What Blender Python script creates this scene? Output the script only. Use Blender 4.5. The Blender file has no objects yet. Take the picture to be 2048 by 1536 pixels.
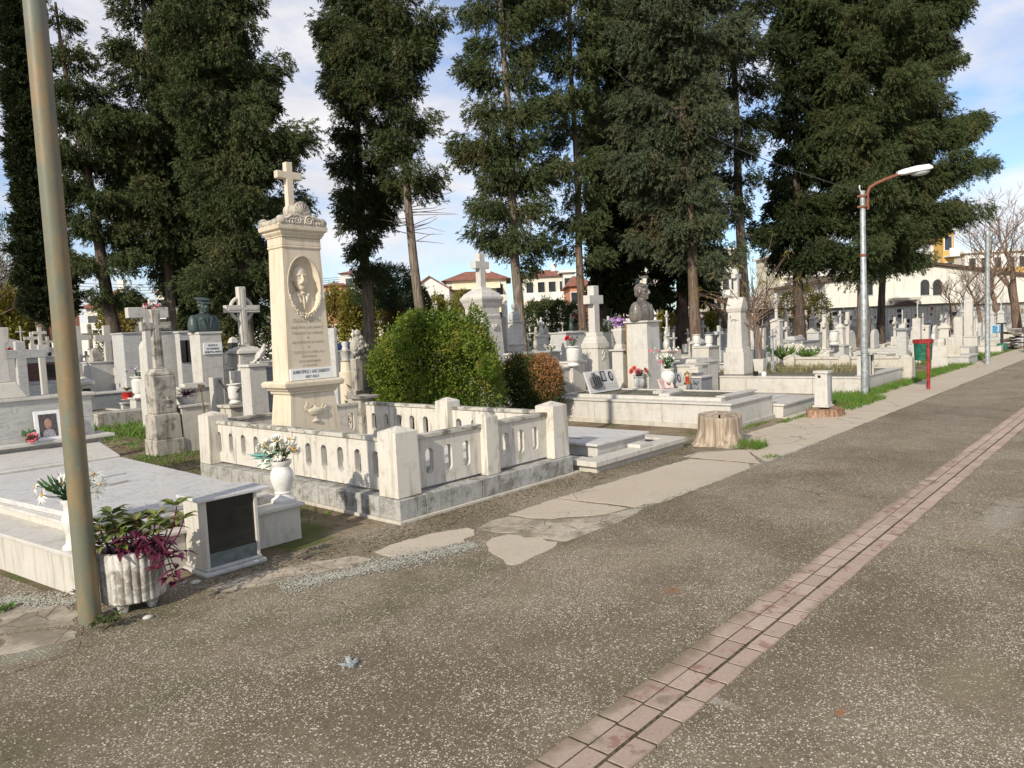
import bpy, bmesh, math, random
import numpy as np
from mathutils import Vector, Matrix, Euler

S = bpy.context.scene
COL = S.collection
rad = math.radians
# ------------------------------------------------------------------ camera
CF, CPI, CRO, CHE, CH = 1455.0, rad(4.13), rad(-2.65), rad(42.2), 1.6
cf = np.array([math.cos(CHE)*math.cos(CPI), math.sin(CHE)*math.cos(CPI), -math.sin(CPI)])
cr = np.cross(cf, [0, 0, 1.0]); cr /= np.linalg.norm(cr); cu = np.cross(cr, cf)
HR = cr.copy()                                   # horizontal "to the right"
cr, cu = cr*math.cos(CRO)+cu*math.sin(CRO), -cr*math.sin(CRO)+cu*math.cos(CRO)
CC = np.array([0, 0, CH])
cam = bpy.data.cameras.new("camera")
camo = bpy.data.objects.new("camera", cam)
COL.objects.link(camo)
cam.sensor_width = 36; cam.lens = CF/2048*36; cam.clip_start = .05; cam.clip_end = 2000
camo.matrix_world = Matrix(((cr[0], cu[0], -cf[0], 0), (cr[1], cu[1], -cf[1], 0), (cr[2], cu[2], -cf[2], CH), (0, 0, 0, 1)))
S.camera = camo

def ray(x, y): return cf+cr*(x-1024)/CF+cu*(768-y)/CF
def G(x, y, z=0.0):
    r = ray(x, y); return CC+r*((z-CH)/r[2])
def PY(x, y, Y):
    r = ray(x, y); return CC+r*(Y/r[1])
def PXX(x, y, X):
    r = ray(x, y); return CC+r*(X/r[0])
def D(x, y, d): return CC+ray(x, y)*d
def dep(p): return float((np.array(p, float)-CC)@cf)

# ------------------------------------------------------------------ light
S.view_settings.view_transform = 'Standard'
S.view_settings.look = 'None'
S.view_settings.exposure = 0.31
S.view_settings.gamma = 1.0
S.view_settings.use_curve_mapping = False
S.render.engine = 'CYCLES'
S.cycles.max_bounces = 5
S.cycles.transparent_max_bounces = 6
SUNAZ, SUNEL = rad(194.0), rad(28.0)
sd = Vector((math.cos(SUNAZ)*math.cos(SUNEL), math.sin(SUNAZ)*math.cos(SUNEL), math.sin(SUNEL)))
sl = bpy.data.lights.new("sun", 'SUN'); sl.energy = 3.9; sl.angle = rad(0.55); sl.color = (1, .915, .77)
so = bpy.data.objects.new("sun", sl); COL.objects.link(so)
so.rotation_euler = sd.to_track_quat('Z', 'Y').to_euler()
so.location = (-10, -3, 20)

W = bpy.data.worlds.new("World"); S.world = W; W.use_nodes = True
nt = W.node_tree; nt.nodes.clear()
def wn(t, **k):
    n = nt.nodes.new(t)
    for a, b in k.items(): setattr(n, a, b)
    return n
wo = wn('ShaderNodeOutputWorld'); bg = wn('ShaderNodeBackground')
sky = wn('ShaderNodeTexSky', sky_type='NISHITA', sun_disc=False)
sky.sun_elevation = SUNEL; sky.sun_rotation = (rad(90)-SUNAZ) % (2*math.pi); sky.air_density = 1.0; sky.dust_density = .6
tc = wn('ShaderNodeTexCoord'); mp = wn('ShaderNodeMapping'); mp.inputs['Scale'].default_value = (1.0, 1.0, 2.6)
mp.inputs['Location'].default_value = (.35, .2, .1)
nz = wn('ShaderNodeTexNoise'); nz.inputs['Scale'].default_value = 2.3; nz.inputs['Detail'].default_value = 7; nz.inputs['Roughness'].default_value = .55
nz.inputs['Distortion'].default_value = .35
rp = wn('ShaderNodeValToRGB'); rp.color_ramp.elements[0].position = .41; rp.color_ramp.elements[1].position = .58
rp.color_ramp.elements[0].color = (.12, .12, .12, 1); rp.color_ramp.elements[1].color = (.97, .97, .97, 1)
nz2 = wn('ShaderNodeTexNoise'); nz2.inputs['Scale'].default_value = 5; nz2.inputs['Detail'].default_value = 6
cc = wn('ShaderNodeValToRGB'); cc.color_ramp.elements[0].position = .3; cc.color_ramp.elements[1].position = .7
cc.color_ramp.elements[0].color = (5.1, 5.15, 5.6, 1); cc.color_ramp.elements[1].color = (7.6, 7.3, 7.1, 1)
tint = wn('ShaderNodeMix', data_type='RGBA', blend_type='MULTIPLY'); tint.inputs[0].default_value = 1
tint.inputs[7].default_value = (.82, 1.0, 1.25, 1)
mx = wn('ShaderNodeMix', data_type='RGBA')
L = nt.links.new
L(tc.outputs['Generated'], mp.inputs['Vector']); L(mp.outputs[0], nz.inputs['Vector']); L(mp.outputs[0], nz2.inputs['Vector'])
L(nz.outputs['Fac'], rp.inputs[0]); L(nz2.outputs['Fac'], cc.inputs[0])
L(sky.outputs[0], tint.inputs[6]); L(tint.outputs[2], mx.inputs[6])
L(rp.outputs[0], mx.inputs[0]); L(cc.outputs[0], mx.inputs[7]); L(mx.outputs[2], bg.inputs[0])
bg.inputs[1].default_value = .115
L(bg.outputs[0], wo.inputs[0])

# ------------------------------------------------------------------ materials
class NT:
    def __init__(s, name):
        s.m = bpy.data.materials.new(name); s.m.use_nodes = True; s.t = s.m.node_tree; s.t.nodes.clear()
        s.o = s.t.nodes.new('ShaderNodeOutputMaterial'); s.b = s.t.nodes.new('ShaderNodeBsdfPrincipled')
        s.t.links.new(s.b.outputs[0], s.o.inputs[0]); s.pos = s.n('ShaderNodeNewGeometry').outputs['Position']
    def n(s, ty, **k):
        x = s.t.nodes.new(ty)
        for a, b in k.items(): setattr(x, a, b)
        return x
    def set(s, sock, v):
        if isinstance(v, bpy.types.NodeSocket): s.t.links.new(v, sock)
        else: sock.default_value = (tuple(v)+(1,)) if (isinstance(v, (tuple, list)) and len(v) == 3 and sock.type == 'RGBA') else v
    def map(s, scale=(1, 1, 1), loc=(0, 0, 0), rot=(0, 0, 0), vec=None):
        m = s.n('ShaderNodeMapping'); s.set(m.inputs[0], vec or s.pos); m.inputs['Location'].default_value = loc
        m.inputs['Rotation'].default_value = rot; m.inputs['Scale'].default_value = scale; return m.outputs[0]
    def noise(s, sc, det=4, ro=.55, dist=0, vec=None):
        x = s.n('ShaderNodeTexNoise'); s.set(x.inputs['Vector'], vec or s.pos); x.inputs['Scale'].default_value = sc
        x.inputs['Detail'].default_value = det; x.inputs['Roughness'].default_value = ro; x.inputs['Distortion'].default_value = dist
        return x.outputs['Fac']
    def vor(s, sc, feat='F1', vec=None, out='Distance', rnd=1):
        x = s.n('ShaderNodeTexVoronoi', feature=feat); s.set(x.inputs['Vector'], vec or s.pos); x.inputs['Scale'].default_value = sc
        x.inputs['Randomness'].default_value = rnd
        return x.outputs[out] if out else x
    def ramp(s, f, a, b, lo=0.0, hi=1.0):
        x = s.n('ShaderNodeMapRange', interpolation_type='SMOOTHSTEP'); s.set(x.inputs[0], f)
        x.inputs[1].default_value = a; x.inputs[2].default_value = b; x.inputs[3].default_value = lo; x.inputs[4].default_value = hi
        return x.outputs[0]
    def mul(s, a, b, op='MULTIPLY'):
        x = s.n('ShaderNodeMath', operation=op); s.set(x.inputs[0], a)
        if b is not None: s.set(x.inputs[1], b)
        return x.outputs[0]
    def mix(s, f, a, b, bt='MIX'):
        x = s.n('ShaderNodeMix', data_type='RGBA', blend_type=bt); s.set(x.inputs[0], f); s.set(x.inputs[6], a); s.set(x.inputs[7], b)
        return x.outputs[2]
    def bump(s, h, st=.3, d=.01):
        x = s.n('ShaderNodeBump'); x.inputs['Strength'].default_value = st; x.inputs['Distance'].default_value = d
        s.set(x.inputs['Height'], h); s.t.links.new(x.outputs[0], s.b.inputs['Normal'])
    def fin(s, col, rough=.7, spec=.3, metal=0):
        s.set(s.b.inputs['Base Color'], col); s.set(s.b.inputs['Roughness'], rough)
        s.b.inputs['Specular IOR Level'].default_value = spec; s.b.inputs['Metallic'].default_value = metal
        return s.m

MAT = {}
def stone(name, c1, c2, dirt=(.2, .17, .13), da=.5, dthr=(.52, .72), vein=.3, vcol=(.35, .36, .38), streak=.35, rough=.55, bst=.25, spec=.3, gs=1.0):
    t = NT(name)
    big = t.noise(2.1*gs, 5, .6); fine = t.noise(38*gs, 4, .65)
    c = t.mix(big, c1, c2)
    c = t.mix(t.ramp(fine, .4, .75, 0, .12), c, tuple(x*.72 for x in c1))
    if vein:
        v = t.noise(3.0*gs, 8, .62, 1.6, t.map((1, 1.0, 3.2), rot=(.2, .5, .3)))
        v = t.mul(t.mul(v, .5, 'SUBTRACT'), None, 'ABSOLUTE')
        c = t.mix(t.ramp(v, .035, .0, 0, vein), c, vcol)
    if streak:
        sN = t.noise(7.0*gs, 5, .6, .2, t.map((2.4, 2.4, .22)))
        c = t.mix(t.ramp(sN, .50, .68, 0, streak), c, dirt)
    if da:
        dN = t.noise(5.5*gs, 8, .7, .4)
        c = t.mix(t.ramp(dN, dthr[0], dthr[1], 0, da), c, dirt)
    t.bump(t.mul(fine, big, 'ADD'), bst, .006)
    MAT[name] = t.fin(c, t.ramp(fine, .3, .8, rough-.12, rough+.15), spec)
    return MAT[name]

M_white = stone('white marble', (.46, .435, .39), (.60, .575, .53), (.30, .26, .19), .5, (.48, .72), .35, (.38, .38, .38), .25, .45, .03)
M_whited = stone('weathered white marble', (.46, .43, .375), (.58, .55, .49), (.24, .21, .16), .48, (.54, .76), .16, (.42, .41, .38), .42, .6, .25)
M_bal = stone('painted balustrade marble', (.52, .485, .42), (.63, .595, .53), (.22, .185, .13), .6, (.5, .74), .1, (.4, .38, .34), .6, .6, .3)
M_cap = stone('mossy rail stone', (.40, .375, .32), (.55, .52, .455), (.10, .09, .07), .85, (.46, .6), 0, (0, 0, 0), .3, .8, .5)
M_cream = stone('cream monument marble', (.57, .485, .36), (.65, .575, .455), (.42, .31, .19), .38, (.52, .78), .1, (.5, .42, .3), .5, .55, .15)
M_carv = stone('dark weathered carving marble', (.48, .43, .35), (.60, .55, .46), (.10, .085, .065), .7, (.46, .68), 0, (0, 0, 0), .5, .75, .4)
M_grey = stone('grey marble', (.40, .39, .365), (.53, .52, .495), (.25, .23, .2), .25, (.55, .8), .5, (.20, .21, .22), .12, .45, .02)
M_slab = stone('pale grey slab marble', (.49, .475, .46), (.60, .585, .565), (.34, .32, .30), .2, (.55, .8), .55, (.29, .30, .31), 0, .4, 0)
M_dgrey = stone('dark grey marble', (.17, .18, .195), (.26, .27, .285), (.12, .11, .1), .3, (.5, .8), .5, (.36, .37, .38), .1, .4, .1)
M_plinth = stone('rough hewn grey stone', (.31, .305, .285), (.46, .45, .42), (.11, .10, .075), .8, (.45, .66), .3, (.2, .2, .2), .5, .85, 1.0)
M_old = stone('old lichened stone', (.33, .305, .265), (.47, .435, .375), (.085, .075, .06), .75, (.46, .64), 0, (0, 0, 0), .55, .85, .7)
M_conc = stone('cast concrete', (.42, .385, .32), (.54, .50, .43), (.19, .17, .13), .45, (.5, .7), 0, (0, 0, 0), .3, .85, .6)
M_pot = stone('white pebbled concrete', (.47, .45, .405), (.62, .60, .555), (.17, .145, .11), .85, (.46, .62), 0, (0, 0, 0), .42, .85, .8, gs=1.6)
M_bronze = stone('green bronze', (.038, .058, .054), (.075, .105, .096), (.025, .035, .034), .6, (.45, .65), 0, (0, 0, 0), .5, .42, .3)
M_brown = stone('brown bronze', (.125, .108, .095), (.20, .177, .155), (.045, .038, .032), .6, (.45, .65), 0, (0, 0, 0), .6, .30, .2, spec=.6)
M_bust = stone('stone bust', (.36, .35, .34), (.48, .47, .45), (.2, .18, .16), .4, (.5, .7), 0, (0, 0, 0), .3, .6, .3)
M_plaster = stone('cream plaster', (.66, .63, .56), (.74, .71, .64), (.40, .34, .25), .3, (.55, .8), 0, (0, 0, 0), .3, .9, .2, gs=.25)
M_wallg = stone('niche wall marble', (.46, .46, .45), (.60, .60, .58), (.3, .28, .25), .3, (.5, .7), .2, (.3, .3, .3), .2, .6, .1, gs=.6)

def simple(name, col, rough=.6, spec=.3, metal=0, var=.25, sc=20, bst=0):
    t = NT(name); f = t.noise(sc, 4)
    c = t.mix(t.ramp(f, .35, .65), tuple(x*(1-var) for x in col), tuple(min(1, x*(1+var*.4)) for x in col))
    if bst: t.bump(f, bst, .004)
    MAT[name] = t.fin(c, rough, spec, metal); return MAT[name]
M_black = simple('dark glass', (.012, .014, .013), .12, .6)
M_blk = simple('black paint', (.015, .015, .016), .4)
M_white_c = simple('white ceramic', (.66, .64, .60), .3, .5, 0, .08)
M_paper = simple('white plaque', (.78, .78, .76), .4, .4, 0, .06)
M_ink = simple('engraved black letters', (.02, .022, .03), .6, .2, 0, .1)
M_inkg = simple('worn engraved letters', (.42, .355, .265), .8, .2, 0, .5, 60)
M_red = simple('red paint', (.30, .028, .028), .4, .4, 0, .4, 14)
M_green = simple('green paint', (.015, .12, .07), .45, .4, 0, .5, 9)
M_galv = simple('galvanised steel', (.36, .385, .39), .5, .5, .4, .3, 12)
M_lampw = simple('lamp housing', (.70, .70, .70), .4, .4, 0, .15)
M_lens = simple('lamp lens', (.45, .47, .46), .15, .6, 0, .1)
M_gold = simple('gold brass', (.48, .31, .09), .3, .6, .7, .5, 80)
M_iron = simple('dark iron', (.05, .045, .042), .6, .3, .2, .4)
M_pewter = simple('pewter metal', (.16, .155, .145), .4, .5, .5, .5, 60)
M_blue = simple('blue sign', (.10, .30, .48), .5, .3, 0, .3)
M_roof = simple('red roof tile', (.27, .12, .085), .85, .1, 0, .35, 3)
M_roofg = simple('brown roof edge', (.12, .085, .065), .85, .1, 0, .3, 2)
M_cream2 = simple('cream wall paint', (.66, .62, .52), .85, .1, 0, .12, .5)
M_whitep = simple('white wall paint', (.72, .70, .66), .85, .1, 0, .12, .5)
M_salmon = simple('salmon wall paint', (.58, .27, .17), .85, .1, 0, .2, .5)
M_yellow = simple('yellow wall paint', (.60, .38, .12), .85, .1, 0, .15, .5)
M_awn = simple('pale yellow awning', (.66, .61, .42), .8, .1, 0, .12, 2)
M_win = simple('window glass', (.035, .04, .045), .15, .6, 0, .3, 2)
M_brownw = simple('brown granite', (.10, .045, .035), .3, .5, 0, .4, 30)
M_skin = simple('photo skin tone', (.42, .25, .18), .5, .3, 0, .3, 60)
M_photo = simple('photo dark backdrop', (.09, .075, .075), .3, .4, 0, .3, 40)
M_photow = simple('photo pale print', (.35, .34, .36), .3, .4, 0, .5, 90)
M_pinkf = simple('pink petals', (.58, .16, .20), .6, .2, 0, .35, 70)
M_redf = simple('red petals', (.50, .02, .03), .6, .2, 0, .35, 70)
M_coral = simple('coral petals', (.62, .13, .10), .6, .2, 0, .4, 60)
M_whitef = simple('white petals', (.76, .74, .66), .6, .2, 0, .12, 60)
M_purf = simple('lilac petals', (.42, .24, .52), .6, .2, 0, .4, 60)
M_yelf = simple('yellow flower heart', (.48, .30, .09), .6, .2, 0, .3, 60)
M_redpot = simple('red plastic', (.50, .03, .025), .35, .4)
M_terra = simple('terracotta', (.34, .13, .08), .8, .1, 0, .3)
M_wood = simple('grey wood', (.20, .16, .12), .8, .1, 0, .5, 30, .4)
M_heart = simple('pink book marble', (.70, .50, .46), .4, .4, 0, .3, 25)
M_soilp = simple('potting soil', (.045, .03, .02), .95, .1, 0, .5, 60, .8)
M_rubber = simple('black cable', (.03, .03, .032), .6)
M_blueg = simple('blue plastic tarp', (.03, .06, .16), .5)

def leafmat(name, c1, c2, c3=None, sc=1.2, tr=.25, rough=.55, spec=.2):
    t = NT(name); g = t.n('ShaderNodeNewGeometry')
    c = t.mix(g.outputs['Random Per Island'], c1, c2)
    if c3: c = t.mix(t.ramp(t.noise(sc, 3), .5, .7), c, c3)
    t.fin(c, rough, spec)
    if tr:
        tl = t.n('ShaderNodeBsdfTranslucent'); t.set(tl.inputs[0], c); ms = t.n('ShaderNodeMixShader'); ms.inputs[0].default_value = tr
        t.t.links.new(t.b.outputs[0], ms.inputs[1]); t.t.links.new(tl.outputs[0], ms.inputs[2]); t.t.links.new(ms.outputs[0], t.o.inputs[0])
    MAT[name] = t.m; return t.m
M_cyp = leafmat('cypress foliage', (.038, .058, .022), (.092, .112, .046), (.10, .098, .042), .8, .12, .7, .08)
M_cypb = leafmat('blue green cypress foliage', (.050, .068, .036), (.11, .13, .072), (.115, .105, .058), .9, .12, .7, .08)
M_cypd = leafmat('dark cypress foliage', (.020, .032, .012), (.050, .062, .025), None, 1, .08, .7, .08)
M_bush = leafmat('bright shrub leaves', (.055, .105, .010), (.17, .23, .028), (.24, .25, .045), 3, .3, .5, .25)
M_bushb = leafmat('browning shrub leaves', (.035, .055, .014), (.075, .10, .025), (.30, .145, .05), 1.6, .2, .5)
M_brn = leafmat('brown dry leaves', (.20, .09, .03), (.40, .21, .09), None, 1, .2)
M_olive = leafmat('yellow olive leaves', (.13, .14, .02), (.33, .29, .055), (.20, .15, .035), .4, .3)
M_pine = leafmat('pine needles', (.018, .04, .018), (.04, .075, .03), None, 1, .1)
M_dullg = leafmat('dull green leaves', (.05, .075, .025), (.10, .12, .04), (.14, .12, .06), .6, .2)
M_grass = leafmat('grass blades', (.06, .13, .018), (.17, .29, .05), (.20, .19, .07), 2.5, .3)
M_grassd = leafmat('dry grass', (.17, .15, .07), (.30, .26, .13), (.10, .14, .03), 3, .3)
M_flleaf = leafmat('flower leaves', (.03, .08, .03), (.07, .15, .055), None, 1, .2)
M_teal = leafmat('teal artificial leaves', (.10, .30, .24), (.25, .45, .36), None, 1, .2)
M_tgreen = leafmat('broad olive leaves', (.10, .14, .03), (.22, .27, .07), (.30, .20, .09), 9, .25, .35, .5)
M_tpurp = leafmat('purple leaves', (.075, .014, .034), (.19, .04, .08), None, 9, .25, .4, .4)
M_litter = leafmat('dead leaf litter', (.10, .06, .035), (.24, .16, .09), None, 9, 0)
M_wp = leafmat('pale pebbles', (.45, .42, .37), (.72, .69, .62), None, 5, 0)

def letters(name, base, ink, axis, row, amt=.8):
    """engraved rows of small worn letters on a marble face"""
    t = NT(name); sp_ = t.n('ShaderNodeSeparateXYZ'); t.set(sp_.inputs[0], t.pos)
    u = t.mul(sp_.outputs[0], 1/row); v = t.mul(sp_.outputs[axis], 1/row)
    fv = t.mul(v, None, 'FRACT'); iv = t.mul(v, None, 'FLOOR')
    band = t.mul(t.mul(fv, .28, 'GREATER_THAN'), t.mul(fv, .72, 'LESS_THAN'))
    cb = t.n('ShaderNodeCombineXYZ'); t.set(cb.inputs[0], t.mul(u, 3.2)); t.set(cb.inputs[1], t.mul(iv, 7.7)); t.set(cb.inputs[2], t.mul(fv, 1.6))
    ns = t.noise(1.9, 2, .6, 0, cb.outputs[0])
    cw = t.n('ShaderNodeCombineXYZ'); t.set(cw.inputs[0], t.mul(u, .42)); t.set(cw.inputs[1], t.mul(iv, 3.3)); word = t.noise(1.5, 0, .5, 0, cw.outputs[0])
    m = t.mul(t.mul(band, t.ramp(ns, .50, .56)), t.ramp(word, .40, .44))
    c = t.mix(t.mul(m, amt), t.mix(t.noise(3, 4), base, tuple(x*.85 for x in base)), ink); return t.fin(c, .5, .3)
M_letw = letters('faint engraved marble', (.52, .50, .47), (.30, .29, .28), 1, .075)
M_letz = letters('engraved upright marble', (.50, .48, .45), (.22, .22, .25), 2, .05)
M_leto = letters('engraved lichened stone', (.40, .375, .325), (.13, .12, .095), 2, .05)
def bark(name, c1, c2, zs=.25):
    t = NT(name); f = t.noise(14, 8, .7, .3, t.map((1.6, 1.6, zs*.5))); g = t.noise(2.5, 4)
    c = t.mix(t.ramp(f, .35, .65), c1, c2); c = t.mix(t.ramp(g, .5, .8, 0, .5), c, tuple(x*.6 for x in c1))
    t.bump(f, .9, .03); MAT[name] = t.fin(c, .9, .1); return t.m
M_bark = bark('grey brown bark', (.085, .065, .05), (.27, .225, .18))
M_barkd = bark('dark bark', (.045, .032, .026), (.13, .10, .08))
M_barkr = bark('reddish bark', (.085, .055, .042), (.21, .155, .12))
M_twig = bark('bare twigs', (.12, .08, .06), (.25, .18, .135))
M_stump = bark('stripped stump wood', (.22, .165, .12), (.48, .40, .31), .14)

# rusty galvanised pole
t = NT('rust streaked pole paint'); f = t.noise(5, 7, .65, .3, t.map((2, 2, .6))); g = t.noise(42, 4, .7); h = t.noise(1.3, 3)
c = t.mix(t.ramp(f, .40, .62), (.145, .150, .105), (.235, .165, .085)); c = t.mix(t.ramp(h, .5, .65, 0, .55), c, (.17, .195, .18))
c = t.mix(t.ramp(t.noise(6, 5), .66, .76, 0, .75), c, (.30, .11, .04)); c = t.mix(t.ramp(g, .66, .74, 0, .7), c, (.5, .47, .4))
t.bump(g, .25, .003); M_pole = t.fin(c, .5, .35)
t = NT('brown rust'); f = t.noise(16, 6, .7); M_rust = t.fin(t.mix(f, (.13, .045, .025), (.28, .13, .085)), .85, .15)

def patches(t, base, lst):
    """stains and painted shade, each with its own shape: (x, y, rx, ry, colour, strength)"""
    nd = t.noise(9, 5, .7)
    for (x, y, rx, ry, col, st) in lst:
        m = t.n('ShaderNodeMapping'); t.set(m.inputs[0], t.pos); m.inputs['Scale'].default_value = (1/rx, 1/ry, 0)
        m.inputs['Location'].default_value = (-x/rx, -y/ry, 0)
        l = t.n('ShaderNodeVectorMath', operation='LENGTH'); t.set(l.inputs[0], m.outputs[0])
        d = t.mul(l.outputs['Value'], t.mul(nd, 1.3), 'ADD')
        base = t.mix(t.ramp(d, 1.75, 1.05, 0, st), base, col)
    return base

def asphalt(name, peb=1.0, mossy=0.0, lst=()):
    t = NT(name)
    n1 = t.noise(.55, 6, .62, .4); n2 = t.noise(3.2, 6, .7); n3 = t.noise(70, 4, .7); n4 = t.noise(18, 5, .7)
    c = t.mix(t.ramp(n1, .36, .64), (.155, .122, .08), (.26, .21, .148))
    c = t.mix(t.ramp(n2, .45, .72, 0, .45), c, (.125, .098, .062))
    c = t.mix(t.ramp(t.noise(1.1, 5, .6, .3, t.map(loc=(7, 3, 0))), .54, .72, 0, .45), c, (.26, .195, .145))
    c = t.mix(t.ramp(n3, .35, .72, 0, .6), c, (.062, .052, .038))
    c = t.mix(t.ramp(n4, .55, .72, 0, .35), c, (.29, .255, .195))
    if mossy: c = t.mix(t.ramp(t.noise(1.6, 5), .42, .66, 0, mossy), c, (.085, .085, .028))
    else: c = t.mix(t.ramp(t.noise(.9, 5, .6, 0, t.map(loc=(3, 9, 0))), .56, .74, 0, .4), c, (.17, .145, .085))
    # exposed aggregate: pale chips of two sizes, denser in some areas
    dens = t.noise(1.4, 4, .6, 0, t.map(loc=(11, 5, 0)))
    hs = []
    for sc, pr, rr, asp in ((66, .60, .30, (1, 1.15, 1)), (130, .60, .36, (1, 1.25, 1)), (36, .20, .22, (1.25, 1, 1))):
        wv = t.n('ShaderNodeVectorMath', operation='ADD'); nn = t.n('ShaderNodeTexNoise'); nn.inputs['Scale'].default_value = sc*1.3
        t.set(nn.inputs['Vector'], t.pos); sc_ = t.n('ShaderNodeVectorMath', operation='SCALE'); t.set(sc_.inputs[0], nn.outputs['Color']); sc_.inputs['Scale'].default_value = .6/sc
        t.set(wv.inputs[0], t.map(asp)); t.set(wv.inputs[1], sc_.outputs[0])
        v = t.n('ShaderNodeTexVoronoi'); t.set(v.inputs['Vector'], wv.outputs[0]); v.inputs['Scale'].default_value = sc
        sx = t.n('ShaderNodeSeparateColor'); t.set(sx.inputs[0], v.outputs['Color'])
        lim = t.mul(t.ramp(dens, .35, .65, pr*.35, pr*1.25), peb)
        on = t.mul(sx.outputs[0], lim, 'LESS_THAN')
        r_ = t.mul(sx.outputs[1], rr, 'MULTIPLY'); r_ = t.mul(r_, .10, 'ADD')
        ins = t.mul(v.outputs['Distance'], r_, 'LESS_THAN'); m = t.mul(on, ins)
        pc = t.mix(sx.outputs[2], (.33, .285, .225), (.72, .67, .57))
        c = t.mix(t.mul(m, .92), c, pc); hs.append(m)
    c = patches(t, c, lst)
    if not mossy:     # expansion joint across the paving and a couple of hairline cracks
        sx_ = t.n('ShaderNodeSeparateXYZ'); t.set(sx_.inputs[0], t.pos); wv_ = t.mul(t.mul(t.noise(2.5, 5, .6), .5, 'SUBTRACT'), .16)
        for xj in (5.72, 13.4, 22.0):
            dj = t.mul(t.mul(t.mul(sx_.outputs[0], xj, 'SUBTRACT'), wv_, 'ADD'), None, 'ABSOLUTE')
            c = t.mix(t.mul(t.ramp(dj, .03, .012), t.mul(sx_.outputs[1], 1.41, 'LESS_THAN')), c, (.21, .175, .105))
        vc = t.vor(.32, 'DISTANCE_TO_EDGE', t.map((1, 1, 0), loc=(.7, .2, 0))); dc = t.mul(vc, t.mul(t.mul(t.noise(3, 6, .75), .5, 'SUBTRACT'), .09), 'ADD')
        c = t.mix(t.mul(t.ramp(t.mul(dc, None, 'ABSOLUTE'), .0035, .001), t.ramp(t.noise(.5, 2), .50, .56, 0, .7)), c, (.06, .05, .036))
    t.bump(t.mul(t.mul(n3, 1.2), t.mul(hs[0], .5), 'ADD'), .55, .006)
    return t.fin(c, .85, .2)
def gp(x, y): p = G(x, y); return float(p[0]), float(p[1])
LICH = [(*gp(700, 1140), .5, .2, (.36, .36, .29), .3), (*gp(900, 1100), .30, .14, (.38, .39, .32), .35), (*gp(60, 1310), .2, .14, (.33, .35, .28), .3),
        (*gp(2010, 1028), .75, .16, (.38, .37, .30), .35), (*gp(1415, 1398), .04, .16, (.45, .42, .36), .4), (*gp(1345, 1182), .085, .05, (.24, .11, .05), .6),
        (*gp(1682, 1426), .035, .02, (.30, .12, .05), .8), (*gp(1950, 1360), .34, .2, (.24, .205, .12), .35), (*gp(270, 1290), .3, .12, (.29, .24, .15), .6),
        (*gp(640, 1290), .35, .2, (.24, .20, .13), .4)]
M_road = asphalt('exposed aggregate paving', 1.0, 0, LICH)
M_verge = asphalt('mossy gravel verge', .9, .4, [(*gp(500, 1130), .4, .1, (.09, .07, .04), .6)])  # dark patch paints the shadow right of the planter into the verge colour
t = NT('cemetery soil'); n1 = t.noise(1.1, 6, .65); n2 = t.noise(14, 6, .75); n3 = t.noise(60, 3)
c = t.mix(t.ramp(n1, .4, .6), (.17, .125, .08), (.27, .215, .15)); c = t.mix(t.ramp(n2, .48, .66, 0, .7), c, (.075, .055, .036))
c = t.mix(t.ramp(t.noise(.8, 5, .6, 0, t.map(loc=(4, 1, 0))), .50, .60, 0, .8), c, (.075, .10, .024)); c = t.mix(t.ramp(n3, .6, .75, 0, .5), c, (.34, .30, .23))
t.bump(n2, .9, .03); M_soil = t.fin(c, .95, .1)
t = NT('path slab concrete'); n1 = t.noise(1.3, 6, .6); n2 = t.noise(45, 5, .7); n3 = t.noise(4.5, 6, .7, .5)
c = t.mix(n1, (.40, .335, .255), (.52, .45, .36)); c = t.mix(t.ramp(n2, .4, .7, 0, .3), c, (.27, .23, .17)); c = t.mix(t.ramp(n3, .58, .74, 0, .5), c, (.26, .23, .185))
ve = t.vor(1.15, 'DISTANCE_TO_EDGE', t.map((1, 1, 0), vec=None)); wob = t.noise(6, 6, .7)
c = t.mix(t.mul(t.ramp(t.mul(ve, t.mul(t.mul(wob, .5, 'SUBTRACT'), .05), 'ADD'), .007, .0), t.ramp(t.noise(.6, 2), .5, .56)), c, (.10, .085, .06))
t.bump(n2, .4, .005); M_path = t.fin(c, .85, .2)
t = NT('stained path concrete'); n1 = t.noise(3, 6, .6); n2 = t.noise(45, 5, .7)
c = t.mix(t.ramp(n1, .38, .58), (.22, .185, .14), (.45, .385, .30)); c = t.mix(t.ramp(n2, .4, .7, 0, .4), c, (.2, .17, .13))
ve = t.vor(5.5, 'DISTANCE_TO_EDGE'); c = t.mix(t.mul(t.ramp(ve, .03, .0), t.ramp(t.noise(2, 2), .42, .56)), c, (.10, .085, .06))
t.bump(n2, .4, .005); M_path2 = t.fin(c, .85, .2)
t = NT('pink paving brick'); g = t.n('ShaderNodeNewGeometry').outputs['Random Per Island']; n2 = t.noise(60, 5, .7); n3 = t.noise(7, 5, .7)
c = t.mix(g, (.345, .262, .212), (.44, .345, .285)); c = t.mix(t.ramp(n2, .4, .7, 0, .35), c, (.25, .16, .12))
c = t.mix(t.ramp(n3, .54, .64, 0, .7), c, (.22, .105, .085)); c = t.mix(t.ramp(t.noise(4, 5, .6, 0, t.map(loc=(5, 5, 0))), .6, .7, 0, .6), c, (.15, .125, .09))
sp_ = t.n('ShaderNodeSeparateXYZ'); t.set(sp_.inputs[0], t.pos)
sv = t.mul(t.mul(sp_.outputs[1], t.mul(t.noise(3.2, 5, .7), .26), 'ADD'), t.mul(sp_.outputs[0], -.004), 'ADD')
c = t.mix(t.ramp(sv, 1.765, 1.85, 0, .93), c, t.mix(n2, (.15, .115, .075), (.25, .2, .14)))
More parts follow.
